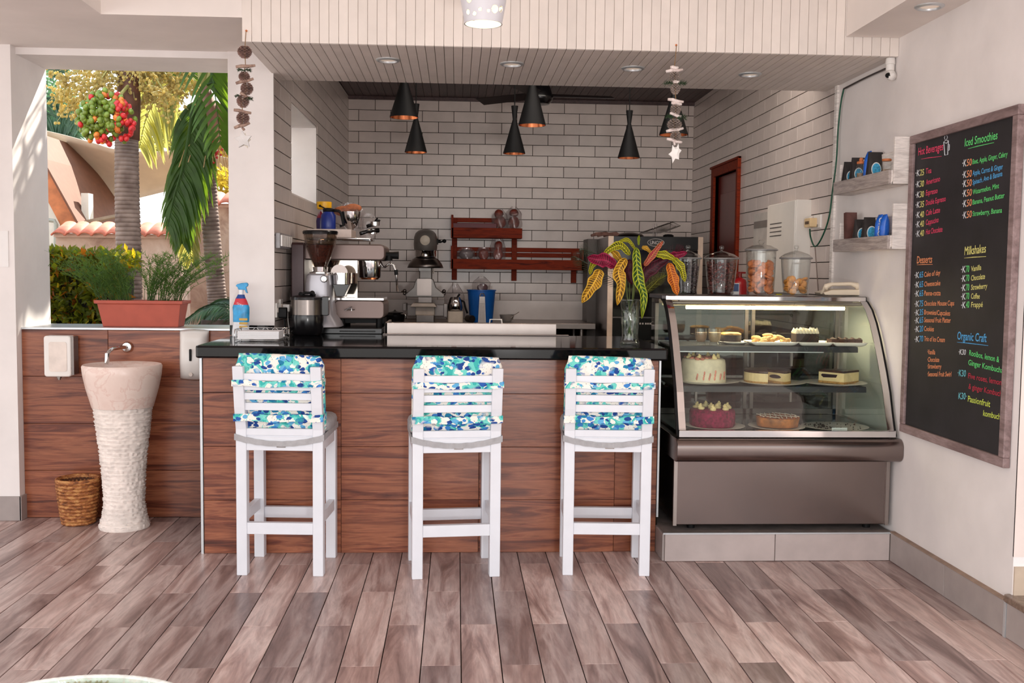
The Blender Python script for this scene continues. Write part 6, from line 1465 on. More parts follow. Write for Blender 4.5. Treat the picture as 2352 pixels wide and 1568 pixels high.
L = [([(770, 650), (690, 565), (600, 590), (520, 665)], 70, CLY, .05), ([(820, 600), (760, 520), (700, 520), (640, 560)], 36, CLY, .08),
     ([(640, 750), (560, 700), (470, 690), (385, 668)], 120, CR, -.02), ([(500, 780), (470, 860), (410, 960), (335, 1080)], 120, CY, -.03),
     ([(560, 640), (440, 730), (410, 830)], 50, CLY, .03), ([(735, 680), (670, 790), (690, 920), (655, 1102)], 105, CY, -.05),
     ([(826, 580), (832, 720), (850, 880), (895, 1020), (876, 1222)], 92, CG, -.08), ([(900, 745), (950, 680), (1010, 600), (1070, 522)], 60, CP, -.02),
     ([(870, 900), (930, 800), (1040, 720), (1150, 650)], 110, CD, .02), ([(1110, 660), (1180, 655), (1287, 625)], 75, CR, .04),
     ([(1000, 640), (1090, 650), (1180, 690)], 70, CLY, -.02), ([(1160, 680), (1230, 760), (1265, 892)], 70, CLY, -.03),
     ([(1120, 720), (1150, 830), (1175, 930), (1196, 1012)], 95, CO, -.05), ([(770, 690), (760, 800), (800, 920)], 90, CD, .02), ([(700, 720), (640, 640), (590, 600)], 60, CY, .06),
     ([(880, 580), (920, 590), (970, 640)], 40, CY, .06), ([(850, 560), (850, 500), (855, 470)], 24, CG, .05), ([(1000, 760), (1060, 700), (1100, 600)], 60, CR, .05), ([(850, 840), (900, 760), (1000, 690)], 80, CD, .05)]
for pts, wpx, mt_, dY in L: leaf(pts, wpx, mt_, dY)
FERN = M('dark_cycad_green', c(44, 56, 34), .5, var=.2, scale=20); FERNY = M('olive_cycad', c(110, 108, 34), .5, var=.2, scale=20)
def cycad(ptsz, ll, mat, dY, n=26, side=(1, -1)):
    P = [atY(1250 + x / 3.92, 420 + y / 3.92, YV + dY) for x, y in ptsz]; b = MB(); b.tube(P, .002, 5)
    tot = len(P) - 1
    for i in range(n):
        s = (i + 1) / n * tot; k_ = min(int(s), tot - 1); p = P[k_].lerp(P[k_ + 1], s - k_); d = (P[k_ + 1] - P[k_]).normalized()
        for sd in side:
            q = Vector((-d.z, 0, d.x)) * sd; e = p + (d * .75 + q * .75 + Vector((0, -.15, 0))).normalized() * ll * sin(pi * (.25 + .7 * (i / n)))
            w_ = Vector((0, .004, .002)); b.add([p - w_ * .4, p + w_ * .4, p.lerp(e, .5) + w_ * .6, e, p.lerp(e, .5) - w_ * .6], [(0, 1, 2, 3, 4)])
    b.build('cycad_leaf', mat, t, solid=.0008)
cycad([(760, 950), (560, 830), (380, 720), (270, 660)], .085, FERN, .04); cycad([(760, 900), (600, 720), (430, 620), (330, 590)], .075, FERN, .08)
cycad([(870, 1080), (940, 960), (1030, 870), (1180, 790)], .085, FERNY, .03, side=(1,)); cycad([(830, 960), (1000, 800), (1160, 640), (1250, 590)], .07, CD, .07)
cycad([(860, 1000), (960, 900), (1080, 830)], .06, FERNY, .05, side=(1, -1))
# draped cable-free switch and low items done
# ------------------------------------------------------------------ pendant lamps
def pendant(px, pyb, wpx, Y, htop, lab, small):
    p = atY(px, pyb - 4, Y); k = mpp(Y); r = wpx / 2 * k; zb = p.z; Hc = (pyb - htop[0]) * k; zt = zb + Hc
    t = thing('pendant_lamp', lab, 'pendant lamp', (p.x, Y, zb), 'black and copper cone pendants')
    neck = htop[1] * k
    b = MB().lathe(p.x, Y, [(r, zb), (r, zb + .006), (neck, zt), (neck * 1.9, zt + (htop[0] - htop[2]) * k), (neck * 1.7, zt + (htop[0] - htop[2]) * k), (neck * .8, zt), (r * .97, zb + .001)], 44, caps=False); b.build('shade', BLACK, t, smooth=True)
    b = MB().lathe(p.x, Y, [(r * .965, zb + .0005), (neck * .7, zt - .01), (0, zt - .01)], 44, caps=False); b.build('copper_lining', COPPER, t, smooth=True)
    b = MB().ball((p.x, Y, zb + Hc * .42), (r * .36, r * .36, r * .42), 14, 10); b.build('bulb', M('warm_bulb', c(255, 224, 180), .4, emit=(1, .72, .45, 1), es=4.0), t, smooth=2)
    ztop = zt + (htop[0] - htop[2]) * k
    light('pendant_lamp_light', 'SPOT', (p.x, Y, zb + .02), 9.0, (1, .74, .52), target=(p.x, Y, 0), spot_size=radians(125), spot_blend=.6, shadow_soft_size=.04)
    b = MB().tube([(p.x, Y, ztop - .03), (p.x, Y, ZC - .01)], .004, 8); b.build('cord', BLACK, t)
    b = MB().lathe(p.x, Y, [(.02, ZC - .09), (.055, ZC - .012), (.055, ZC)], 20); b.build('ceiling_rose', BLACK, t, smooth=True)
pendant(928, 274, 64, 7.2, (188, 6, 150), 'large black cone pendant with copper lining at the left end', False)
pendant(955, 354, 50, 7.6, (276, 4.2, 246), 'smaller black hourglass pendant hanging lower at the left', True)
pendant(1181, 357, 50, 7.6, (280, 4.2, 250), 'smaller black hourglass pendant at the centre, left of the fan', True)
pendant(1222, 292, 62, 7.2, (195, 6, 160), 'large black cone pendant in front of the ceiling fan', False)
pendant(1444, 367, 50, 7.6, (290, 4.2, 260), 'smaller black hourglass pendant alone on the right', True)
pendant(1547, 314, 65, 7.2, (222, 6, 190), 'large black cone pendant behind the white cone garland', False)
# ceiling fan
Y = 8.3; k = mpp(Y); P = atY(1240, 228, Y)
t = thing('ceiling_fan', 'black three-blade ceiling fan behind the centre pendants', 'ceiling fan', (P.x, Y, P.z)); zf = P.z
MB().lathe(P.x, Y, [(.03, zf - .045), (.075, zf - .04), (.10, zf - .01), (.105, zf + .02), (.085, zf + .09), (.04, zf + .17), (.018, zf + .19), (.018, ZC)], 32).build('motor_housing', GBLACK, t, smooth=True)
for i, a in enumerate((radians(4), radians(142), radians(246))):
    d = Vector((cos(a), sin(a), 0)); s = Vector((-sin(a), cos(a), 0)); b = MB()
    def f(u, v, d=d, s=s): return Vector((P.x, Y, zf + .035)) + d * (.10 + .50 * u) + s * ((v - .5) * (.085 + .03 * u)) + Vector((0, 0, (v - .5) * .035))
    b.grid(f, 6, 2); b.build('blade', M('fan_blade_dark', c(40, 32, 32), .5), t, solid=.006)
# white pierced pendant in front
Y = 4.2; k = mpp(Y); P = atY(1110, 50, Y); t = thing('pierced_pendant', 'white ceramic pendant lamp pierced with round holes, lit, hanging at the top', 'pendant lamp', (P.x, Y, P.z - .03))
zb = atY(1110, 56, Y).z; rb, rw = 42 * k, 51 * k; Hh = .20
holes = []; rnd = random.Random(12)
prof_r = lambda v: rb + (rw - rb) * min(1, v * 2.2) if v < .45 else rw - (rw * .45) * ((v - .45) / .55) ** 2
cand = [(-.95, .13, .010), (-.6, .05, .013), (-1.9, .16, .016), (-1.45, .10, .012), (-2.3, .08, .013), (-1.2, .17, .012), (-1.55, .175, .009), (-2.6, .15, .011), (-.55, .15, .010), (-1.75, .04, .007), (-1.0, .045, .016), (-2.05, .025, .008), (-2.45, .035, .010), (-1.35, .035, .006), (-.75, .09, .007), (-1.62, .12, .006)]
for i in range(22): cand.append((rnd.uniform(.2, 2.9), rnd.uniform(.03, .17), rnd.uniform(.007, .015)))
b = MB(); nu, nv = 240, 90; vs = []; fs = []
for j in range(nv + 1):
    v = j / nv; r = prof_r(v)
    for i in range(nu): a = 2 * pi * i / nu; vs.append((P.x + r * cos(a), Y + r * sin(a), zb + Hh * v))
for j in range(nv):
    for i in range(nu):
        v = (j + .5) / nv; a = 2 * pi * (i + .5) / nu; r = prof_r(v); hit = False
        for (ha, hz, hr) in cand:
            da = (a - ha + pi) % (2 * pi) - pi
            if (da * r) ** 2 + (v * Hh - hz) ** 2 < hr * hr: hit = True; break
        if not hit: fs.append((j * nu + i, j * nu + (i + 1) % nu, (j + 1) * nu + (i + 1) % nu, (j + 1) * nu + i))
b.add(vs, fs); b.build('pierced_shade', M('white_glazed_ceramic', c(206, 204, 210), .3, var=.01), t, smooth=2, solid=.003)
MB().lathe(P.x, Y, [(rb + .0015, zb), (rb + .002, zb + .004), (rb - .002, zb + .004), (rb - .002, zb)], 60, caps=False).build('rim', M('white_glazed_ceramic', c(206, 204, 210), .3, var=.01), t, smooth=True)
MB().ball((P.x, Y, zb + .10), (.028, .028, .036), 16, 12).build('bulb', M('yellow_bulb', c(255, 240, 150), .4, emit=(1, .90, .42, 1), es=5.0), t, smooth=2)
MB().tube([(P.x, Y, zb + .13), (P.x, Y, 3.6)], .006, 8).build('cord', PLASTW, t)
light('pierced_lamp_light', 'POINT', (P.x, Y, zb + .05), .9, (1, .82, .35), shadow_soft_size=.03)

# ------------------------------------------------------------------ cone garlands
CONEB = M('brown_pine_cone', c(178, 146, 136), .8, var=.35, scale=60); CONEW = M('frosted_pine_cone', c(206, 188, 180), .8, var=.35, scale=90)
DRIFT = wood_mat('driftwood', [(.3, c(130, 100, 88)), (.6, c(178, 150, 134))], (8, 8, 8), .8, .1); DRIFTW = wood_mat('whitewashed_driftwood', [(.3, c(212, 192, 186)), (.6, c(240, 228, 222))], (8, 8, 8), .8, .05)
SPR = M('fir_sprig_green', c(40, 62, 34), .7, var=.3, scale=50)
def cone(b, x, y, z, w_, h, rot=0):
    n = 9
    for j in range(n):
        v = (j + .5) / n; r = w_ / 2 * (sin(pi * (.12 + .80 * v)) ** .7); zz = z + h / 2 - h * v; m_ = 9
        for i in range(m_):
            a = 2 * pi * (i + .5 * (j % 2)) / m_ + rot; d = Vector((cos(a), sin(a), 0)); s = Vector((-sin(a), cos(a), 0)); p = Vector((x, y, zz)); th = h / n * .5
            a0, a1 = p + d * r * .2, p + d * r + Vector((0, 0, -th * .9)); w2 = r * .36
            b.add([a0 - s * w2 * .4, a0 + s * w2 * .4, a1 + s * w2, a1 + d * r * .12 + Vector((0, 0, th * .3)), a1 - s * w2, a1 + Vector((0, 0, th))], [(0, 1, 2, 3, 4), (0, 5, 1), (1, 5, 2), (2, 5, 3), (3, 5, 4), (4, 5, 0)])
def sprig(b, x, y, z, sx_, L, n=46, seed=1):
    rnd = random.Random(seed)
    for i in range(n):
        s = rnd.random(); p = Vector((x + sx_ * L * s, y + rnd.uniform(-.004, .004), z + L * .35 * s * (1 - s) * 2)); d = Vector((sx_ * rnd.uniform(.2, 1), rnd.uniform(-1, .4), rnd.uniform(-1, 1))).normalized()
        b.tube([p, p + d * L * rnd.uniform(.3, .55)], [.0012, .0004], 3)
def star(px, py, r, Y, dep, rot, asp=1.0):
    p = atY(px, py, Y); poly = []
    for i in range(10):
        rr_ = r if i % 2 == 0 else r * .52; a = pi / 2 + i * pi / 5 + rot; poly.append((p.x + rr_ * cos(a) * asp, p.z + rr_ * sin(a)))
    return MB().prism(poly, Y - dep, Y, 'y')
def garland(lab, Y, xs0, items, cm, wm, ytop, white):
    k = mpp(Y); p0 = atY(xs0, ytop, Y); t = thing('cone_garland', lab, 'garland', (p0.x, Y, p0.z), 'hanging pine cone garlands')
    path = [p0] + [atY(px, py, Y) for kind, px, py, *_ in items]
    MB().tube(path, .0022, 5).build('string', M('jute_string', c(134, 104, 72), .9), t); MB().ball(p0 + Vector((0, .008, 0)), .006).build('hook', COPPER, t, smooth=2)
    for i, (kind, px, py, *a) in enumerate(items):
        p = atY(px, py, Y); b = MB()
        if kind == 'c': cone(b, p.x, p.y, p.z, a[0] * k, a[1] * k, i); b.build('pine_cone', cm, t)
        elif kind == 'w':
            w_, rt = a; d = Vector((cos(rt), .1 * (i % 2), sin(rt))) * w_ * k / 2
            b.tube([p - d, p - d * .4 + Vector((0, 0, .002)), p + d * .3 - Vector((0, 0, .002)), p + d], [.007, .009, .0085, .006], 8); b.build('driftwood_piece', wm, t, smooth=2)
        elif kind == 's': sprig(b, p.x, Y - .005, p.z, a[0], a[1] * k, 70, i); b.build('fir_sprig', SPR, t, kind='stuff')
    return t, k
t, k = garland('brown pine cone garland with a pale star, hanging at the left end of the valance', 5.30, 565, [('c', 562, 119, 30, 27), ('w', 564, 152, 42, .12), ('s', 560, 163, 1, 15), ('s', 560, 163, -1, 12), ('c', 561, 176, 24, 22), ('w', 562, 186, 40, .3),
    ('c', 567, 203, 27, 27), ('w', 562, 219, 22, -.5), ('c', 558, 232, 27, 28), ('s', 564, 228, 1, 15), ('s', 554, 222, -1, 11), ('w', 557, 256, 38, -.15), ('c', 558, 271, 28, 27), ('w', 556, 288, 36, .35), ('w', 559, 296, 6, .2)], CONEB, DRIFT, 70, False)
PALES = M('pale_wood_star', c(212, 208, 206), .7)
star(559, 321, .047, 5.30, .01, .12).build('wooden_star', PALES, t, bev=.002); star(562, 324, .042, 5.315, .01, -.1, .8).build('wooden_star', M('cream_wood_star', c(226, 216, 200), .7), t, bev=.002)
t, k = garland('frosted white pine cone garland with white stars, hanging before the right pendant', 5.27, 1554, [('w', 1549, 155, 18, 0), ('w', 1549, 162, 40, .15), ('c', 1549, 176, 23, 24), ('w', 1554, 188, 16, .1), ('s', 1554, 194, 1, 19), ('s', 1546, 194, -1, 19), ('c', 1551, 203, 22, 26),
    ('w', 1552, 231, 37, -.12), ('w', 1554, 238, 24, -.1), ('c', 1552, 251, 24, 25), ('w', 1552, 264, 28, -.25), ('s', 1554, 272, 1, 19), ('s', 1546, 270, -1, 16), ('c', 1549, 286, 32, 26), ('w', 1550, 298, 40, .2), ('c', 1552, 312, 24, 24), ('w', 1549, 323, 36, -.2), ('w', 1549, 330, 4, 0)], CONEW, DRIFTW, 103, True)
STW = M('white_wood_star', c(244, 240, 236), .6)
star(1548, 354, .050, 5.27, .012, .35, .62).build('wooden_star', STW, t, bev=.002); star(1555, 348, .044, 5.29, .012, -.2, .5).build('wooden_star', STW, t, bev=.002)
# ------------------------------------------------------------------ garden seen through the left opening
GRASS = M('garden_soil', c(110, 92, 70), .95, var=.25, scale=3, bmp=.4, bscale=20)
struct(MB().box(-14, 4, 10.3, 30, -.05, 0).box(-14, -1.36, 6.62, 10.3, -.05, 0), 'ground', GRASS)
LG1 = M('leaf_green', c(74, 116, 38), .45, var=.25, scale=14); LG2 = M('leaf_dark_green', c(56, 92, 54), .45, var=.3, scale=10)
def leafmat(name, col, tr, rough=.45):
    m, nt, b = newmat(name); v = coords(nt, rand=5); n = noise(nt, v, 9, 3)
    cc = ramp(nt, n, [(.3, tuple(x * .6 for x in col[:3]) + (1,)), (.7, tuple(min(1, x * 1.3) for x in col[:3]) + (1,))]); nt.links.new(cc, b.inputs['Base Color']); b.inputs['Roughness'].default_value = rough
    tl = nt.nodes.new('ShaderNodeBsdfTranslucent'); tl.inputs[0].default_value = tr
    mx = nt.nodes.new('ShaderNodeMixShader'); mx.inputs[0].default_value = .5; out = nt.nodes['Material Output']
    nt.links.new(b.outputs[0], mx.inputs[1]); nt.links.new(tl.outputs[0], mx.inputs[2]); nt.links.new(mx.outputs[0], out.inputs[0]); return m
PALMG = leafmat('palm_leaf_green', c(70, 104, 44), c(110, 140, 30)); PALMY = leafmat('palm_leaf_yellow_green', c(140, 146, 70), c(200, 192, 100)); PALMD = leafmat('palm_leaf_dark', c(90, 120, 96), c(80, 120, 80))
HEDGE = leafmat('hedge_leaf', c(104, 118, 34), c(150, 150, 30)); HEDGEY = leafmat('hedge_leaf_yellow', c(190, 170, 40), c(200, 170, 30)); HEDGEO = leafmat('hedge_leaf_orange', c(190, 110, 30), c(190, 110, 20))
HERB = leafmat('herb_green', c(88, 120, 62), c(120, 150, 50)); TREEY = leafmat('tree_leaf_gold', c(170, 150, 50), c(220, 190, 60))
TRUNK = newmat('ringed_palm_bark'); m, nt, bs = TRUNK; TRUNK = m
v = coords(nt); wv_ = nt.nodes.new('ShaderNodeTexNoise'); wv_.inputs['Scale'].default_value = 9; nt.links.new(v, wv_.inputs['Vector'])
nt.links.new(ramp(nt, wv_.outputs[0], [(.3, c(98, 80, 74)), (.7, c(152, 134, 126))]), bs.inputs['Base Color']); bs.inputs['Roughness'].default_value = .85
bump(nt, bs, noise(nt, coords(nt, scale=(1, 1, 6)), 30, 5), .5, .004)

def px(pts, Y): return [atY(a, b_, Y) for a, b_ in pts]
def interp(P, s):
    s = max(0, min(.99999, s)) * (len(P) - 1); i = int(s); f = s - i
    p0, p1, p2, p3 = P[max(i - 1, 0)], P[i], P[i + 1], P[min(i + 2, len(P) - 1)]
    return .5 * ((2 * p1) + (p2 - p0) * f + (2 * p0 - 5 * p1 + 4 * p2 - p3) * f * f + (3 * p1 - p0 - 3 * p2 + p3) * f ** 3)
def trunk(b, P, r0, r1, ring=.05, n=20, notch=.93, zs=None):
    L = sum((P[i + 1] - P[i]).length for i in range(len(P) - 1)); k = int(L / ring); pts = []; rs = []
    for i in range(k):
        r = r0 + (r1 - r0) * i / k
        for f, q in ((0, notch), (.12, 1.02), (.85, .985), (.97, notch)): pts.append(interp(P, (i + f) / k)); rs.append(r * q)
    b.tube(pts, rs, n)
def frond(name, P, ll, mat, parent, n=44, droop=.5, hang=Vector((0, 0, -1)), side=(1, -1), wl=.012, rach=.012, seed=1, up=Vector((0, -1, .2)), taper=True, t0=.06):
    rnd = random.Random(seed); b = MB(); N = 16; b.tube([interp(P, i / N) for i in range(N + 1)], [rach * (1 - .8 * i / N) for i in range(N + 1)], 6)
    for i in range(n):
        s = t0 + (1 - t0) * i / n; p = interp(P, s); d = (interp(P, s + .02) - interp(P, s - .02)).normalized(); sd = d.cross(up).normalized()
        for q in side:
            l = ll * (sin(pi * min(1, .18 + .78 * s)) ** .6 if taper else 1) * rnd.uniform(.85, 1.08); e = (sd * q * 1.0 + d * .65 + Vector((rnd.uniform(-.1, .1), rnd.uniform(-.15, .15), rnd.uniform(-.1, .1)))).normalized()
            pts = [p]; cur = p; dr = e
            for k in range(4):
                dr = (dr + hang * droop * .5).normalized(); cur = cur + dr * l / 4; pts.append(cur)
            wv = dr.cross(Vector((.3, 1, .2))).normalized() * wl
            vs = []; ws = (.5, 1, .9, .6, .05)
            for pt, w_ in zip(pts, ws): vs += [pt - wv * w_, pt + wv * w_]
            b.add(vs, [(2 * k, 2 * k + 1, 2 * k + 3, 2 * k + 2) for k in range(4)])
    return b.build(name, mat, parent)

# palm nearer, thick trunk with fruit
Y1 = 8.4; P1 = px([(297, 760), (296, 600), (292, 450), (291, 320), (296, 230), (300, 120)], Y1); P1 = [atY(300, 1060, Y1)] + P1
P1[0].z = 0; k1 = mpp(Y1)
t = thing('palm_tree', 'nearer fruiting palm with a thick ringed trunk behind the planter', 'palm tree', (P1[0].x, Y1, 0))
b = MB(); trunk(b, P1[:5], 30 * k1, 25 * k1, .042, 24); b.build('trunk', TRUNK, t, smooth=2)
PS = M('palm_sheath', c(96, 60, 44), .6, var=.2)
top1 = P1[4]
MB().tube([P1[4], P1[5], P1[5] + Vector((0, 0, .7))], [.10, .09, .07], 18).build('crownshaft', PS, t, smooth=2)
SPRAY = leafmat('flower_spray_gold', c(214, 198, 136), c(236, 216, 130)); STALK = M('pale_green_stalk', c(168, 160, 96), .6, var=.1)
rnd = random.Random(31)
b = MB(); bs_ = MB()
cents = [(150, 180), (190, 150), (230, 185), (170, 235), (250, 150), (330, 170), (370, 160), (400, 190), (345, 215), (285, 215), (300, 170), (215, 215), (420, 165), (140, 210), (380, 215), (320, 145)]
for (qx, qy) in cents:
    c0 = atY(qx, qy, Y1 + rnd.uniform(-.25, .25)); hub = atY(rnd.uniform(290, 315), 150, Y1)
    bs_.tube([hub, hub.lerp(c0, .5) + Vector((0, 0, .10)), c0], [.012, .009, .005], 5)
    for j in range(19):
        d = Vector((rnd.uniform(-1, 1), rnd.uniform(-.6, .6), rnd.uniform(-1.4, .35))).normalized() * rnd.uniform(.12, .24); e = c0 + d
        bs_.tube([c0, c0 + d * .5 + Vector((0, 0, .02)), e], .0022, 3)
        for q in range(9):
            p = c0.lerp(e, rnd.random()) + Vector((rnd.uniform(-.02, .02), rnd.uniform(-.02, .02), rnd.uniform(-.02, .02))); b.ball(p, rnd.uniform(.008, .015), 4, 3)
bs_.build('flower_stalks', STALK, t); b.build('flower_spray', SPRAY, t, kind='stuff')
# fruit bunch: individual fruits
FG = M('green_palm_fruit', c(112, 132, 46), .3, var=.2, scale=30); FR = M('red_palm_fruit', c(204, 44, 48), .3, var=.15, scale=30); FO = M('orange_palm_fruit', c(222, 124, 50), .3, var=.2, scale=30)
bunch = MB().tube([atY(300, 190, Y1), atY(270, 225, Y1 - .35), atY(245, 260, Y1 - .50)], [.014, .012, .008], 8).build('fruit_bunch', STALK, t)
base = {}
bc = atY(243, 270, Y1 - .50)
for nm, mt_ in (('g', FG), ('r', FR), ('o', FO)):
    bb = MB().ball((0, 0, 0), (.0205, .0205, .025), 10, 7); bb.org = Vector((0, 0, 0)); o = bb.build('fruit', mt_, None, smooth=2); base[nm] = o.data; bpy.data.objects.remove(o)
off = ORG[t.name]; cnt = 0
while cnt < 285:
    u, v, w_ = rnd.uniform(-1, 1), rnd.uniform(-1, 1), rnd.uniform(-1, 1); q = u * u + v * v + w_ * w_
    if q > 1 or v > .3: continue
    p = bc + Vector((u * .215, v * .13, w_ * .20 - .03 * u * u)); kind = 'g'
    if u > .45 or w_ < -.72 or w_ > .72: kind = rnd.choice('rrog')
    elif rnd.random() < .10: kind = rnd.choice('ro')
    o = bpy.data.objects.new('fruit', base[kind]); COL.objects.link(o); o.parent = bunch; o.location = p - off; o.rotation_euler = (rnd.uniform(-.6, .6), rnd.uniform(-.6, .6), 0); cnt += 1
# a few dark fronds of its crown out of the frame, shading the pillar side
for i, (ex, ey, ez) in enumerate(((-1.9, -.4, 3.3), (-1.0, 1.9, 4.4), (-3.9, -.8, 3.6), (-4.6, .9, 4.0), (-3.0, 2.2, 4.6), (-1.4, 1.0, 4.9))):
    A = P1[5] + Vector((0, 0, .6)); E = Vector((ex, Y1 + ey, ez - .2)); Mx = A.lerp(E, .5) + Vector((0, 0, .75))
    frond('frond', [A, Mx, E, E + (E - Mx) * .3 + Vector((0, 0, -.4))], .55, PALMG, t, 34, .35, seed=i, wl=.02, up=Vector((0, 0, 1)))

for i, (x_, y_, z_, l_, n_, wl_) in enumerate(((-1.35, 8.2, 4.10, .50, 46, .03), (-1.10, 8.5, 4.15, .50, 46, .03), (-1.25, 8.85, 4.20, .48, 46, .03), (-.95, 8.35, 4.72, .42, 15, .026), (-.8, 8.8, 4.95, .42, 15, .026))):
    A = P1[5] + Vector((0, 0, .65)); E = Vector((x_, y_, z_)); Mx = A.lerp(E, .5) + Vector((0, 0, .22))
    frond('frond', [A, Mx, E, E + (E - Mx) * .35], l_, PALMG, t, n_, .5, seed=i + 40, wl=wl_, up=Vector((0, 0, 1)))
# farther palm with crownshaft and hanging fronds
Y2 = 9.3; k2 = mpp(Y2); P2 = px([(503, 760), (499, 690), (490, 590), (481, 470), (478, 380)], Y2); P2 = [Vector((P2[0].x + .03, Y2, 0))] + P2
t = thing('palm_tree', 'farther slim palm with a swollen pink crownshaft and drooping fronds', 'palm tree', (P2[0].x, Y2, 0))
b = MB(); trunk(b, P2, 24 * k2, 17 * k2, .036, 22, .9); b.build('trunk', TRUNK, t, smooth=2)
CSH = M('pinkish_crownshaft', c(168, 122, 104), .5, var=.15, scale=6)
MB().tube(px([(478, 388), (480, 340), (482, 300), (480, 262), (474, 232), (470, 205), (469, 190)], Y2), [18 * k2, 19 * k2, 25 * k2, 26 * k2, 18 * k2, 13 * k2, 8 * k2], 22).build('crownshaft', CSH, t, smooth=2)
MB().tube(px([(498, 292), (508, 275), (509, 250), (500, 238)], Y2), [8 * k2, 14 * k2, 12 * k2, 4 * k2], 16).build('sheath', CSH, t, smooth=2)
GST = M('pale_leaf_stalk', c(164, 160, 96), .5, var=.1)
b = MB()
for e in ((452, 120), (505, 118), (470, 100), (436, 215)): b.tube(px([(470, 215), ((470 + e[0]) / 2, (205 + e[1]) / 2), e], Y2), [.045, .03, .02], 10)
b.build('leaf_stalk', GST, t, smooth=2)
frond('frond', px([(462, 215), (444, 250), (432, 320), (418, 390), (400, 450), (384, 520)], Y2 - .35), .56, PALMG, t, 66, .85, wl=.020, rach=.022, seed=3, side=(-1,), t0=.05)
frond('frond', px([(462, 215), (444, 255), (434, 330), (424, 400), (412, 470), (418, 560)], Y2 - .30), .42, PALMG, t, 50, .95, wl=.018, rach=.016, seed=4, t0=.10)
frond('frond', px([(440, 300), (430, 380), (428, 460), (432, 540), (440, 600)], Y2 - .1), .30, PALMY, t, 40, .95, wl=.015, seed=5)
frond('frond', px([(465, 200), (430, 170), (385, 190), (340, 260), (320, 340)], Y2 + .9), .6, PALMY, t, 46, .75, wl=.022, seed=6)
frond('frond', px([(465, 195), (440, 140), (400, 110), (350, 120)], Y2 + .5), .55, PALMY, t, 36, .7, wl=.02, seed=7)
frond('frond', px([(475, 195), (500, 190), (540, 205), (600, 250)], Y2 - .2), .45, PALMG, t, 30, .6, wl=.018, seed=8)
frond('frond', px([(478, 200), (520, 170), (570, 180), (620, 260)], Y2 + .6), .55, PALMY, t, 30, .7, wl=.02, seed=9)
frond('frond', px([(470, 195), (480, 130), (510, 70), (560, 40)], Y2), .5, PALMG, t, 30, .6, wl=.02, seed=10)
frond('frond', px([(468, 195), (450, 110), (420, 50), (370, 20)], Y2 + .2), .5, PALMG, t, 30, .6, wl=.02, seed=11)
b = MB(); rnd = random.Random(77)
for i in range(60):
    a = rnd.uniform(-1.5, 1.5); p = atY(478 + rnd.uniform(-10, 14), rnd.uniform(295, 330), Y2 - .25)
    e = p + Vector((sin(a) * .18, rnd.uniform(-.15, .05), -rnd.uniform(.05, .30))); b.tube([p, p.lerp(e, .5) + Vector((sin(a) * .06, 0, .03)), e], .0035, 4)
b.build('fruit_stalks', M('tan_stalk', c(196, 156, 108), .6, var=.1), t, kind='stuff')
b = MB()
for i in range(34): p = atY(488 + rnd.gauss(0, 12), 352 + rnd.gauss(0, 12), Y2 - .3 + rnd.uniform(-.05, .05)); b.ball(p, .011, 6, 5)
b.build('small_red_fruit', FR, t, smooth=2, kind='stuff')

# hedge of mottled leaves
t = thing('croton_hedge', 'clipped hedge of mottled green and yellow leaves behind the low wall', 'hedge', (-2.75, 7.4, 0))
hx0, hx1 = atY(60, 640, 7.3).x, atY(292, 640, 7.3).x; hz = 1.585
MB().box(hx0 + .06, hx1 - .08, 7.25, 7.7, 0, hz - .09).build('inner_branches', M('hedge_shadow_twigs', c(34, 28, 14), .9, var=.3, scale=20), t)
def leaves(b, n, fn, L, W_, rnd, upb=.3):
    for i in range(n):
        p = fn(rnd); d = Vector((rnd.uniform(-1, 1), rnd.uniform(-1.0, .3), rnd.uniform(-.6, 1) + upb)).normalized(); s = d.orthogonal().normalized(); s = (s * cos(i) + d.cross(s) * sin(i)).normalized(); l, w_ = L * rnd.uniform(.6, 1.2), W_ * rnd.uniform(.7, 1.2)
        m1 = p + d * l * .5; b.add([p, m1 + s * w_, p + d * l + Vector((0, 0, -.01)), m1 - s * w_, m1 + d.cross(s) * w_ * .3], [(0, 1, 4), (1, 2, 4), (2, 3, 4), (3, 0, 4)])
def hp(rnd):
    if rnd.random() < .65: return Vector((rnd.uniform(hx0, hx1), 7.22 + rnd.uniform(-.05, .06) , rnd.uniform(.9, hz)))
    return Vector((rnd.uniform(hx0, hx1), rnd.uniform(7.2, 7.7), hz - .05 + .04 * sin(rnd.uniform(0, 6)) + rnd.uniform(-.03, .03)))
for nm, mt_, n, sd in (('leaf_mass', HEDGE, 2300, 1), ('yellow_leaves', HEDGEY, 420, 2), ('orange_leaves', HEDGEO, 260, 3)):
    b = MB(); leaves(b, n, hp, .085, .019, random.Random(sd)); b.build(nm, mt_, t, kind='stuff')
# planter with feathery herbs
PXA, PXB = atY(213, 700, 6.25), atY(419, 700, 6.25)
zP = 1.138; x0, x1 = atY(231, 750, 6.25).x, atY(405, 750, 6.25).x; zt = atY(300, 690, 6.25).z
t = thing('terracotta_planter', 'long terracotta plastic planter of feathery herbs on the low wall', 'planter', ((x0 + x1) / 2, 6.36, zP))
TER = M('terracotta_plastic', c(178, 84, 66), .5, var=.04)
b = MB(); ya, yb_ = 6.27, 6.45; X0, X1 = PXA.x + .01, PXB.x - .01
def ringv(x0_, x1_, ya_, yb2, z): return [(x0_, ya_, z), (x1_, ya_, z), (x1_, yb2, z), (x0_, yb2, z)]
R5_ = [ringv(x0, x1, ya + .02, yb_ - .02, zP), ringv(X0 + .008, X1 - .008, ya, yb_, zt - .022), ringv(X0 - .006, X1 + .006, ya - .014, yb_ + .014, zt - .020), ringv(X0 - .008, X1 + .008, ya - .016, yb_ + .016, zt),
       ringv(X0 + .006, X1 - .006, ya, yb_, zt), ringv(x0 + .01, x1 - .01, ya + .025, yb_ - .025, zt - .05)]
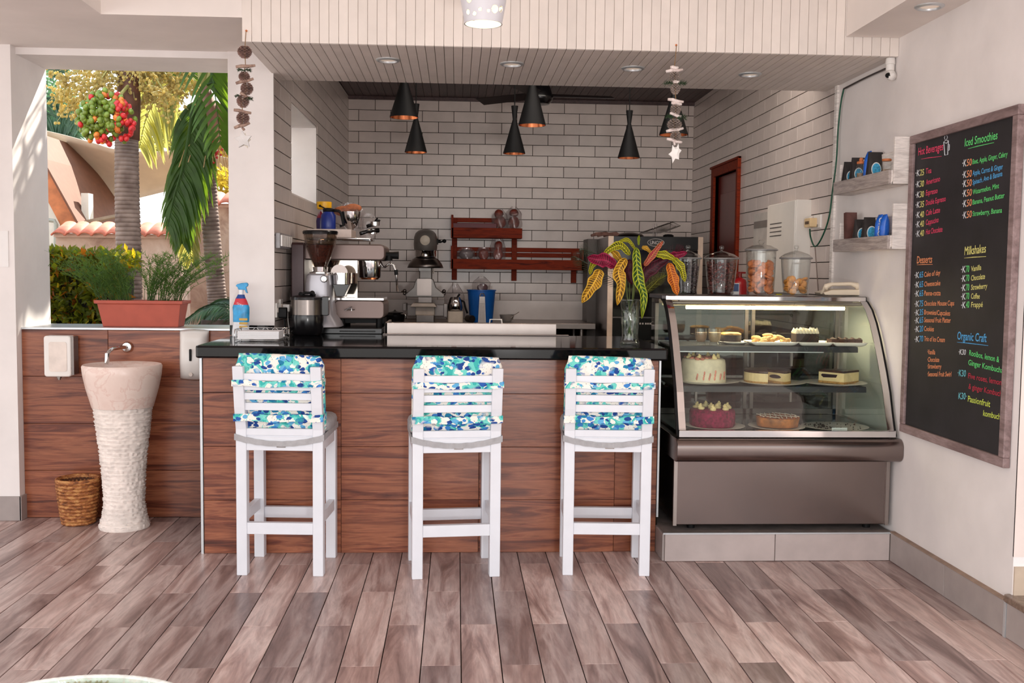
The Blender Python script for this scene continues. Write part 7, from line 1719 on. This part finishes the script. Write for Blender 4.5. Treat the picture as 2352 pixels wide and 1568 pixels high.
vs = sum(R5_, []); fs = [(k * 4 + i, k * 4 + (i + 1) % 4, (k + 1) * 4 + (i + 1) % 4, (k + 1) * 4 + i) for k in range(5) for i in range(4)] + [(3, 2, 1, 0)]
b.add(vs, fs); b.build('trough', TER, t, bev=.003)
MB().box(x0 + .01, x1 - .01, ya + .025, yb_ - .025, zt - .06, zt - .025).build('soil', M('potting_soil', c(50, 38, 28), .95, var=.3, scale=60, bmp=.6), t)
rnd = random.Random(44)
for g, (fx0, fx1, n, hmax) in enumerate(((216, 318, 95, .34), (318, 430, 100, .33))):
    b = MB()
    for i in range(n):
        u = rnd.random(); bx = fx0 + (fx1 - fx0) * (.15 + .7 * u); p = atY(bx, 690, 6.36); p.z = zt - .03; p.y = rnd.uniform(6.31, 6.41)
        lean = (bx - 316) / 100 * .16 + rnd.uniform(-.10, .10); h = hmax * rnd.uniform(.55, 1.05)
        Q = [p, p + Vector((lean * .3, rnd.uniform(-.03, .03), h * .45)), p + Vector((lean, rnd.uniform(-.08, .08), h * .8)), p + Vector((lean * 1.5, rnd.uniform(-.1, .1), h * .95))]
        b.tube([interp(Q, k / 6) for k in range(7)], [.0016, .0015, .0014, .0012, .001, .0008, .0005], 3)
        for k in range(26):
            s = .2 + .8 * rnd.random(); q = interp(Q, s); d = Vector((rnd.uniform(-1, 1), rnd.uniform(-1, 1), rnd.uniform(.1, 1))).normalized() * rnd.uniform(.02, .045); s2 = d.orthogonal().normalized() * .0022
            b.add([q - s2, q + s2, q + d], [(0, 1, 2)])
    b.build('herb_clump', HERB, t, kind='stuff')
# cycad fronds behind the wall
t = thing('cycad', 'dark green cycad fronds arching over the low wall by the pillar', 'cycad', (-1.62, 7.0, 0))
for i, pts in enumerate(([(560, 720), (510, 702), (470, 708), (430, 735), (410, 752)], [(560, 735), (520, 712), (488, 718), (460, 745)], [(560, 700), (530, 690), (500, 694), (470, 712)], [(560, 745), (530, 726), (510, 735), (495, 755)])):
    frond('frond', px(pts, 6.9 + .06 * i), .13, LG2, t, 46, .35, wl=.004, rach=.006, seed=i + 20, up=Vector((0, -.5, 1)))
b = MB().lathe(ORG[t.name].x, 7.0, [(.12, 0), (.14, .9), (.10, 1.15)], 16); b.build('stem', TRUNK, t, smooth=True)
# low stucco walls with tiled coping
STUC = newmat('rough_stucco'); m, nt, bs = STUC; STUC = m
v = coords(nt); n1 = noise(nt, v, 2.2, 6, .6, 1.5); nt.links.new(ramp(nt, n1, [(.3, c(150, 118, 104)), (.5, c(196, 168, 152)), (.7, c(214, 192, 178))]), bs.inputs['Base Color']); bs.inputs['Roughness'].default_value = .9; bump(nt, bs, noise(nt, v, 9, 6), .5, .02)
ROOF = M('terracotta_roof_tile', c(206, 116, 92), .7, var=.12, scale=10, rv=.15)
def coping(b_name, lab, x0, x1, Y, ztop, tw, depth, rise):
    t = thing(b_name, lab, 'garden wall', ((x0 + x1) / 2, Y + .15, 0)); MB().box(x0, x1, Y, Y + .3, 0, ztop).build('rendered_wall', STUC, t)
    n = int((x1 - x0) / tw)
    bb = MB(); N = 8
    def f(u, v): a = pi * u; return (-tw * .54 * cos(a), depth * v, rise * v + tw * .30 * sin(a))
    bb.grid(f, N, 2); bb.org = Vector((0, 0, 0)); o = bb.build('roof_tile', ROOF, None, smooth=2, solid=.015); me = o.data
    for i in range(n):
        q = o if i == 0 else copy_obj(o); q.parent = t; q.location = Vector((x0 + (i + .5) * tw, Y - .12, ztop + .005)) - ORG[t.name]
    MB().box(x0, x1, Y - .05, Y + .25, ztop - .01, ztop + .03).build('mortar_bed', M('pale_mortar', c(206, 176, 160), .9), t)
YA, YB2 = 10.6, 11.4
coping('garden_wall', 'rendered garden wall with terracotta coping tiles left of the near palm', atY(128, 560, YA).x, atY(418, 560, YA).x, YA, atY(200, 543, YA).z, 29 * mpp(YA), .34, .12)
coping('garden_wall', 'taller grey rendered wall with terracotta coping by the farther palm', atY(402, 560, YB2).x, atY(560, 560, YB2).x, YB2, atY(480, 474, YB2).z, 34 * mpp(YB2), .36, .13)
# gabled outbuilding at the left
YG2 = 11.6; t = thing('gabled_outbuilding', 'white outbuilding with an orange timber gable edge and tiled roof at the left', 'building', (-5.2, 12.3, 0))
TIM = M('orange_timber', c(190, 112, 66), .6, var=.15, scale=8); WOUT = M('white_outer_wall', c(226, 220, 208), .8, var=.03)
g = lambda a, b_: (lambda p: (p.x, p.z))(atY(a, b_, YG2))
MB().prism([g(60, 300), g(108, 372), g(186, 515), g(178, 530), g(150, 530), g(108, 450), g(60, 360)], YG2 - .06, YG2, 'y').build('barge_board', TIM, t)
MB().prism([g(60, 296), g(108, 366), g(189, 512), g(186, 517), g(108, 374), g(60, 304)], YG2 - .12, YG2 + 2.0, 'y').build('roof_edge', M('brown_roof_edge', c(112, 70, 50), .7), t)
MB().prism([g(60, 380), g(100, 440), g(130, 505), g(126, 590), g(60, 590)], YG2 + .10, YG2 + .3, 'y').build('gable_wall', WOUT, t)
MB().box(g(172, 500)[0], g(189, 500)[0], YG2 + .2, YG2 + .35, g(180, 560)[1], g(180, 440)[1]).build('post', WOUT, t)
MB().tube(px([(108, 505), (125, 507), (129, 515), (127, 580)], YG2 - .1), .022, 8).build('downpipe', M('grey_pipe', c(160, 160, 150), .5), t)
MB().prism([g(186, 505), g(270, 488), g(272, 494), g(188, 512)], YG2 + .1, YG2 + .22, 'y').build('cross_beam', M('weathered_beam', c(150, 132, 112), .7), t)
MB().prism([g(400, 452), g(560, 434), g(560, 440), g(400, 459)], 12.2, 12.35, 'y').build('cross_beam', M('weathered_beam', c(150, 132, 112), .7), t)
# shade sail
t = thing('shade_sail', 'cream fabric shade sail sagging between the palms', 'shade sail', (-3.8, 13.0, 2.5)); SAIL = M('cream_sail_cloth', c(226, 212, 192), .8, var=.03, scale=5)
top = [(90, 296), (150, 310), (215, 328), (265, 342), (345, 348), (420, 345), (480, 352), (560, 372)]; bot = [(90, 345), (150, 425), (205, 457), (262, 467), (330, 452), (380, 440), (450, 425), (560, 395)]
Tp, Bp = px(top, 12.6), px(bot, 13.4)
def sail(u, v): a, b_ = interp(Tp, u), interp(Bp, u); p = a.lerp(b_, v); p.y += .25 * sin(pi * v) * (1 + .2 * sin(u * 12)); p.z -= .05 * sin(pi * v) * abs(sin(u * 9)); return p
MB().grid(sail, 36, 12).build('fabric', SAIL, t, smooth=2, solid=.006)
P = atY(190, 500, 13.0); MB().tube([(P.x, 13.5, 0), (P.x, 13.5, atY(190, 440, 13.4).z)], .04, 10).build('sail_post', WOUT, t)
# distant foliage
def bushmass(name, lab, cx, cz, Y, rx, rz, n, mt_, L, seed, cat='tree', gr=None, L2=None):
    c0 = atY(cx, cz, Y); k = mpp(Y); t = thing(name, lab, cat, (c0.x, Y, 0), gr); b = MB(); rnd = random.Random(seed)
    def fn(r):
        while True:
            u, v, w_ = r.uniform(-1, 1), r.uniform(-1, 1), r.uniform(-1, 1)
            if u * u + v * v + w_ * w_ < 1: return c0 + Vector((u * rx * k, v * .6, w_ * rz * k))
    leaves(b, n, fn, L, L * (L2 or .3), rnd); b.build('leaf_mass', mt_, t, kind='stuff'); MB().tube([(c0.x, Y, 0), (c0.x + .05, Y, c0.z)], [.07, .04], 8).build('trunk', TRUNK, t); return t
bushmass('leafy_tree', 'sunlit golden-leaved tree behind the farther palm', 525, 330, 13.5, 45, 60, 900, TREEY, .11, 3)
bushmass('leafy_tree', 'dark green tree under the sail between gable and near palm', 235, 470, 15.5, 60, 50, 1400, LG2, .14, 4)
bushmass('leafy_tree', 'golden shrub above the tiled coping right of the farther palm', 535, 420, 12.6, 38, 32, 600, TREEY, .09, 5)
bushmass('leafy_tree', 'dark tree behind the gabled outbuilding', 140, 430, 15.0, 42, 45, 600, LG2, .15, 6)
bushmass('leafy_tree', 'pale yellow-green foliage filling the gap below the crown of the farther palm', 385, 300, 14.0, 60, 70, 500, PALMY, .12, 8)
t = thing('palm_tree', 'distant dark palm fronds at the left edge of the garden', 'palm tree', (atY(60, 300, 13).x, 13, 0))
for i, pts in enumerate(([(60, 260), (110, 225), (150, 245), (180, 300)], [(60, 270), (110, 260), (150, 285), (172, 325)], [(60, 240), (100, 160), (120, 140), (135, 160)], [(60, 280), (100, 290), (130, 310), (150, 330)])):
    frond('frond', px(pts, 13), .32, PALMD, t, 34, .35, wl=.018, rach=.02, seed=i + 60)
MB().tube([(atY(60, 300, 13).x, 13, 0), atY(60, 265, 13)], [.12, .1], 10).build('trunk', TRUNK, t)
# neighbouring tiled eave just above the opening
t = thing('tiled_eave', 'corner of a dark tiled eave above the garden at the upper right of the opening', 'roof eave', (atY(540, 140, 8.6).x, 8.6, atY(530, 150, 8.6).z))
A = atY(512, 128, 8.6); B = atY(600, 190, 8.6)
MB().prism([(A.x, A.z), (A.x, A.z + .12), (B.x, B.z + .5), (B.x, B.z)], 8.5, 9.6, 'y').build('eave_board', M('eave_brown', c(96, 48, 32), .7, var=.1), t)
